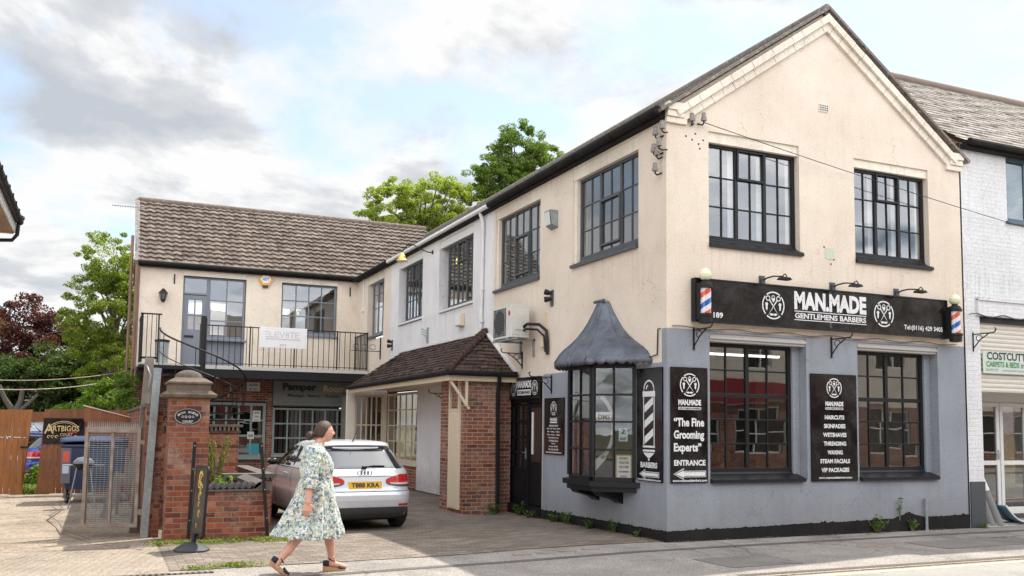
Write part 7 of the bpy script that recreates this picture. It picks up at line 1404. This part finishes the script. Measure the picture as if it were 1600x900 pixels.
def tree(name, lab, cat, base, blobs, nclump, cr, nleaf, ls, mat, trunk_r=.25, group=None, fork=.35):
    """blobs: ellipsoids (cx,cy,cz,rx,ry,rz) that the crown fills"""
    t_ = thing(name, lab, cat, base, group); vol = np.array([b_[3] * b_[4] * b_[5] for b_ in blobs]); vol = vol / vol.sum(); cl = []
    for i in range(nclump):
        b_ = blobs[rng.choice(len(blobs), p=vol)]; d = rng.normal(size=3); d /= np.linalg.norm(d); r_ = rng.uniform(.35, 1.0) ** .6; cl.append(np.array(b_[:3]) + d * r_ * np.array(b_[3:]))
    cl = np.array(cl); per = nleaf // nclump; C_ = []
    for c in cl:
        q = rng.normal(size=(per, 3)); q /= np.linalg.norm(q, axis=1)[:, None]; rr = rng.uniform(.2, 1, (per, 1)) ** .5; s_ = cr * rng.uniform(.55, 1.3); C_.append(c + q * rr * s_ * np.array([1, 1, .62]))
    C_ = np.concatenate(C_); leaf_mesh('crown', C_, rng.uniform(.6, 1.35, len(C_)) * ls, mat, t_)
    mb = MB(); top = cl[:, 2].max(); cz = cl[:, 2].min() * .5 + base[2] * .5; bx = Vector(base); fk = Vector((bx.x, bx.y, base[2] + (top - base[2]) * fork)); mc = Vector(cl.mean(0)); hi = Vector((mc.x, mc.y, base[2] + (top - base[2]) * .85))
    mb.tube([bx, bx.lerp(fk, .5) + Vector((.05, 0, 0)), fk, fk.lerp(hi, .5), hi], [trunk_r, trunk_r * .8, trunk_r * .68, trunk_r * .4, trunk_r * .12], 10)
    for c in cl[::max(1, nclump // 34)]:
        c = Vector(c); f = min(max((c.z - fk.z) / (hi.z - fk.z) - .25, 0), .8); a = fk.lerp(hi, f); m_ = a.lerp(c, .5) + Vector((random.uniform(-.1, .1), random.uniform(-.1, .1), .12)) * (c - a).length * .6; mb.tube([a, m_, c], [trunk_r * .3 * (1 - f * .6), trunk_r * .16, .015], 6)
    mb.build('trunk', m_bark, t_, smooth=1, fix=False); return t_
l_maple = leafmat('maple_leaves', (.085, .125, .018), (.25, .31, .06), .5); l_beech = leafmat('copper_leaves', (.03, .011, .013), (.12, .034, .03), .3); l_dark = leafmat('dark_leaves', (.022, .042, .010), (.075, .12, .025), .35)
l_bright = leafmat('bright_leaves', (.07, .13, .015), (.18, .27, .04), .45); l_lime = leafmat('ash_leaves', (.12, .17, .025), (.34, .39, .09), .5); l_mid = leafmat('sycamore_leaves', (.06, .11, .018), (.19, .26, .05), .45)
tree('maple_tree', 'tall airy green tree behind the left end of the rear wing', 'tree', (-7.0, 26, 0), [(-7.5, 26, 7.6, 1.15, 1.3, 1.35), (-7.5, 26, 5.6, 1.7, 1.6, 1.7), (-6.6, 26, 6.6, .9, 1, 1.4), (-7.2, 26, 3.8, 1.7, 1.6, 1.3)], 520, .24, 64000, .075, l_maple, .2, fork=.2)
tree('copper_beech', 'dark purple leaved tree at left behind the fences', 'tree', (-11.5, 34, 0), [(-11.5, 34, 4.9, 2.7, 2.5, 2.3), (-9.3, 33, 4.3, 1.9, 2, 1.9), (-12, 33, 2.6, 3, 2, 1.8), (-13.6, 34, 4.5, 2, 2, 1.8)], 360, .5, 84000, .125, l_beech, .2)
tree('dark_leaved_tree', 'low dark green tree mass behind the fences, below the copper leaves', 'tree', (-9.4, 29, 0), [(-9.6, 29, 2.6, 3.2, 1.6, 1.8), (-7.0, 29, 3.1, 1.6, 1.5, 2.0)], 300, .5, 76000, .12, l_dark, .2)
tree('brown_leaved_tree', 'brown leaved branch tips entering at the left edge', 'tree', (-13.0, 22, 0), [(-12.3, 22, 4.8, 1.9, 1.5, 1.0), (-13.0, 22, 4.6, 1.6, 1.6, 1.3)], 110, .22, 16000, .07, leafmat('brown_leaves', (.05, .025, .015), (.16, .09, .04), .3), .25)
tree('bright_shrub', 'bright yellow green shrub rising over the brown fence', 'shrub', (-7.6, 17, -.07), [(-7.4, 17, 2.1, .85, .8, .75), (-8.1, 17, 1.7, .7, .7, .5), (-6.9, 17.2, 2.5, .4, .5, .6)], 110, .2, 13000, .07, l_bright, .05)
tree('ash_tree', 'yellow green tree above the pantiled roof', 'tree', (8.2, 36, 0), [(6.2, 36, 13.2, 1.8, 1.8, 1.6), (8.6, 36, 13.6, 2.2, 2, 1.7), (10.6, 36, 13.8, 1.3, 1.5, 1.3), (8, 36, 11, 3.4, 2.2, 2.2)], 560, .31, 84000, .105, l_lime, .35)
tree('sycamore_tree', 'darker green tree top above the long gutter, right of the yellow green one', 'tree', (14, 37, 0), [(14.2, 37, 17.6, 1.7, 1.7, 1.9), (12.6, 37, 15.7, 1.7, 1.8, 1.5), (15.8, 37, 17.2, 1.2, 1.4, 1.4), (14.6, 37, 15, 3, 2, 2)], 540, .32, 80000, .11, l_mid, .4)
tree('gap_shrub', 'green bush in the gap between gate and fence', 'shrub', (-9.0, 13.6, -.07), [(-9.0, 13.6, .25, .35, .3, .3)], 16, .16, 1300, .07, l_bright, .02)
t_ = thing('pollarded_trunk', 'pale pollarded tree trunk with three stubs behind the left gate', 'tree', (-9.9, 20, 0)); mb = MB(); mb.tube([(-9.9, 20, 0), (-9.9, 20, 1.9)], [.16, .12], 12); mb.tube([(-9.9, 20, 1.8), (-10.2, 20, 2.3), (-10.35, 20, 2.65)], [.10, .07, .06], 10); mb.tube([(-9.9, 20, 1.8), (-9.75, 20, 2.2), (-9.72, 20, 2.55)], [.10, .08, .07], 10); mb.tube([(-9.9, 20, 1.8), (-9.55, 20, 2.1), (-9.3, 20, 2.4)], [.08, .06, .05], 10); mb.build('trunk', weathered('pale_bark', (.085, .07, .06), (.04, .033, .027), .9, 4, 30, .6), t_, smooth=1, fix=False)
# mound of earth and far boundary behind the gap
mb = MB(); mb.box(-14, -6.7, 23.4, 23.6, 0, 1.9); tag(mb.build('far_fence', m_fence2), 'dark fence beyond the parked cars', 'fence')
C_ = []  # leaf mass added out of view, so yard panes mirror dark foliage
for k in range(26):
    cx_, cy2, cz_, rr = rng.uniform(-34, -26), rng.uniform(-6, 34), rng.uniform(1, 4.2), rng.uniform(1.2, 2.4)
    q = rng.normal(size=(520, 3)); q /= np.linalg.norm(q, axis=1)[:, None]; C_.append(np.array([cx_, cy2, cz_]) + q * rr * rng.uniform(.5, 1, (520, 1)))
C_ = np.concatenate(C_); C_[:, 2] = np.abs(C_[:, 2]); tag(leaf_mesh('added_hedgerow', C_, rng.uniform(.3, .6, len(C_)), l_dark), 'dark hedgerow added out of view at left to darken the yard window reflections', 'hedge', kind='stuff')
def plant(name, lab, cat, x, y, z, h, r_, n_, ls, mat, stems=6, group=None, spiky=False):
    t_ = thing(name, lab, cat, (x, y, z), group); mb = MB(); C_ = []
    for k in range(stems):
        a = rng.uniform(0, 6.28); rr = r_ * rng.uniform(.3, 1); hh = h * rng.uniform(.6, 1); tip = Vector((x + rr * math.cos(a), y + rr * math.sin(a) * .7, z + hh)); mid = Vector((x, y, z)).lerp(tip, .5) + Vector((0, 0, hh * .12)); mb.tube([(x + rr * .15 * math.cos(a), y, z - .02), mid, tip], [.006, .005, .003], 5)
        for q in range(max(2, n_ // stems)): f = rng.uniform(.2, 1); p = Vector((x, y, z)).lerp(mid, f * 2) if f < .5 else mid.lerp(tip, f * 2 - 1); C_.append(np.array(p) + rng.normal(size=3) * (.012 if spiky else ls * .45))
    mb.build('stems', l_stem, t_, smooth=1, fix=False); C_ = np.array(C_); C_[:, 2] = np.maximum(C_[:, 2], z + .008); leaf_mesh('leaves', C_, rng.uniform(.7, 1.3, len(C_)) * ls, mat, t_, squash=.3 if spiky else .6); return t_
l_stem = plain('green_stem', (.10, .13, .04), .7)
plant('spiky_shrub', 'upright feathery yellow green shrub in the planter beside the gate pier', 'plant', -5.93, 3.0, .55, .95, .30, 900, .05, leafmat('heather_leaves', (.10, .12, .03), (.24, .25, .08), .4), 16, spiky=True)
plant('leafy_plant', 'glossy broad leaved plant at the foot of the spiky shrub', 'plant', -5.85, 2.78, .55, .26, .24, 110, .10, leafmat('glossy_leaves', (.06, .14, .02), (.20, .34, .05), .4), 10)
for i, (x, y, h, r_, n_, l) in enumerate(((-.55, 5.15, .22, .22, 150, 'green weeds at the foot of the brick pier'), (-.12, 4.85, .24, .3, 200, 'clump of weeds between downpipe and side door'), (-.18, 4.3, .16, .16, 90, 'small weed below the side door'), (-.12, 3.4, .16, .2, 110, 'weeds on the black plinth under the hours panel'), (-.1, 2.95, .22, .16, 90, 'weed left of the bay window'), (-.12, 2.1, .14, .25, 110, 'low weeds under the bay window'), (-.1, 1.35, .22, .14, 80, 'taller weed under right side of the bay window'), (-.08, .7, .1, .1, 40, 'tiny weed near the corner'), (3.95, -.08, .26, .17, 170, 'leafy weed on the black plinth under the right street window'), (4.72, -.06, .22, .12, 90, 'weed by the crumbling plinth near the vent pipe'), (6.3, -.1, .05, .1, 40, 'low weed by the white pillar'))):
    plant('weed', l, 'weed', x, y, gz(y) - .0, h, r_, n_, .045, leafmat('weed_leaves_%d' % i, (.03, .07, .012), (.11, .19, .04), .35) if i in (0,) else bpy.data.materials['weed_leaves_0'], 9, 'weeds along the wall')
plant('wall_plant', 'thin weed with yellow flower growing from the plinth', 'weed', 4.45, -.05, .2, .42, .05, 30, .04, bpy.data.materials['weed_leaves_0'], 3)
# grass verge in front of the planter walls, tufts at the drain: nobody could count it
C_ = []; 
for _ in range(5200):
    x = rng.uniform(-6.75, -4.95); y = 2.33 - abs(rng.normal()) * .17
    if math.sin(x * 7) + math.sin(x * 17.3) + rng.normal() * .8 > -.4: C_.append((x, y, gz(y) + rng.uniform(.005, .05)))
for cx_, cy2, k in ((-6.05, -.3, 350), (-6.45, -.40, 120), (-5.9, -.38, 60), (-6.7, 2.0, 200)):
    for _ in range(k): x, y = cx_ + rng.normal() * .12, cy2 + rng.normal() * .04; C_.append((x, y, rng.uniform(.0, .045)))
tag(leaf_mesh('grass', np.array(C_), rng.uniform(.02, .055, len(C_)), leafmat('grass_leaves', (.08, .12, .02), (.26, .30, .09), .4), squash=.35), 'strip of rough grass and weeds in front of the planter wall', 'grass', kind='stuff')
C_ = [(rng.uniform(-9.3, -8.5), rng.uniform(12.5, 15.2), rng.uniform(-.06, .12)) for _ in range(6000)]
tag(leaf_mesh('rough_grass', np.array(C_), rng.uniform(.05, .12, len(C_)), bpy.data.materials['grass_leaves'], squash=.3), 'long bright grass beyond the gap in the fence', 'grass', kind='stuff')
# grit, moss and dead leaves caught along the foot of the walls
C_ = []
for _ in range(1500):
    q = rng.random()
    if q < .45: x, y = rng.uniform(0, 6.3), -.03 - abs(rng.normal()) * .035
    elif q < .8: x, y = -.03 - abs(rng.normal()) * .05, rng.uniform(0, 4.2)
    else: x, y = rng.uniform(-1.1, 0), 5.2 - abs(rng.normal()) * .05
    if math.sin(x * 5 + y * 3.3) + rng.normal() * .6 > 0: C_.append((x, y, gz(y) + rng.uniform(.002, .015)))
tag(leaf_mesh('leaf_litter', np.array(C_), rng.uniform(.012, .035, len(C_)), leafmat('litter', (.05, .04, .02), (.16, .14, .06), .1), squash=.5), 'moss, grit and dead leaves along the foot of the shop walls', 'litter', kind='stuff')
# wires over the drive
cable('overhead_wire', [(-11.5, 12, 2.62), (-6.66, 18, 3.15)], .012, 'upper of two wires sagging from the rear wing to the left', m_rust, .25)
cable('overhead_wire', [(-11.5, 12, 2.45), (-6.66, 18, 2.95)], .016, 'lower of two wires sagging from the rear wing to the left', m_rust, .3)
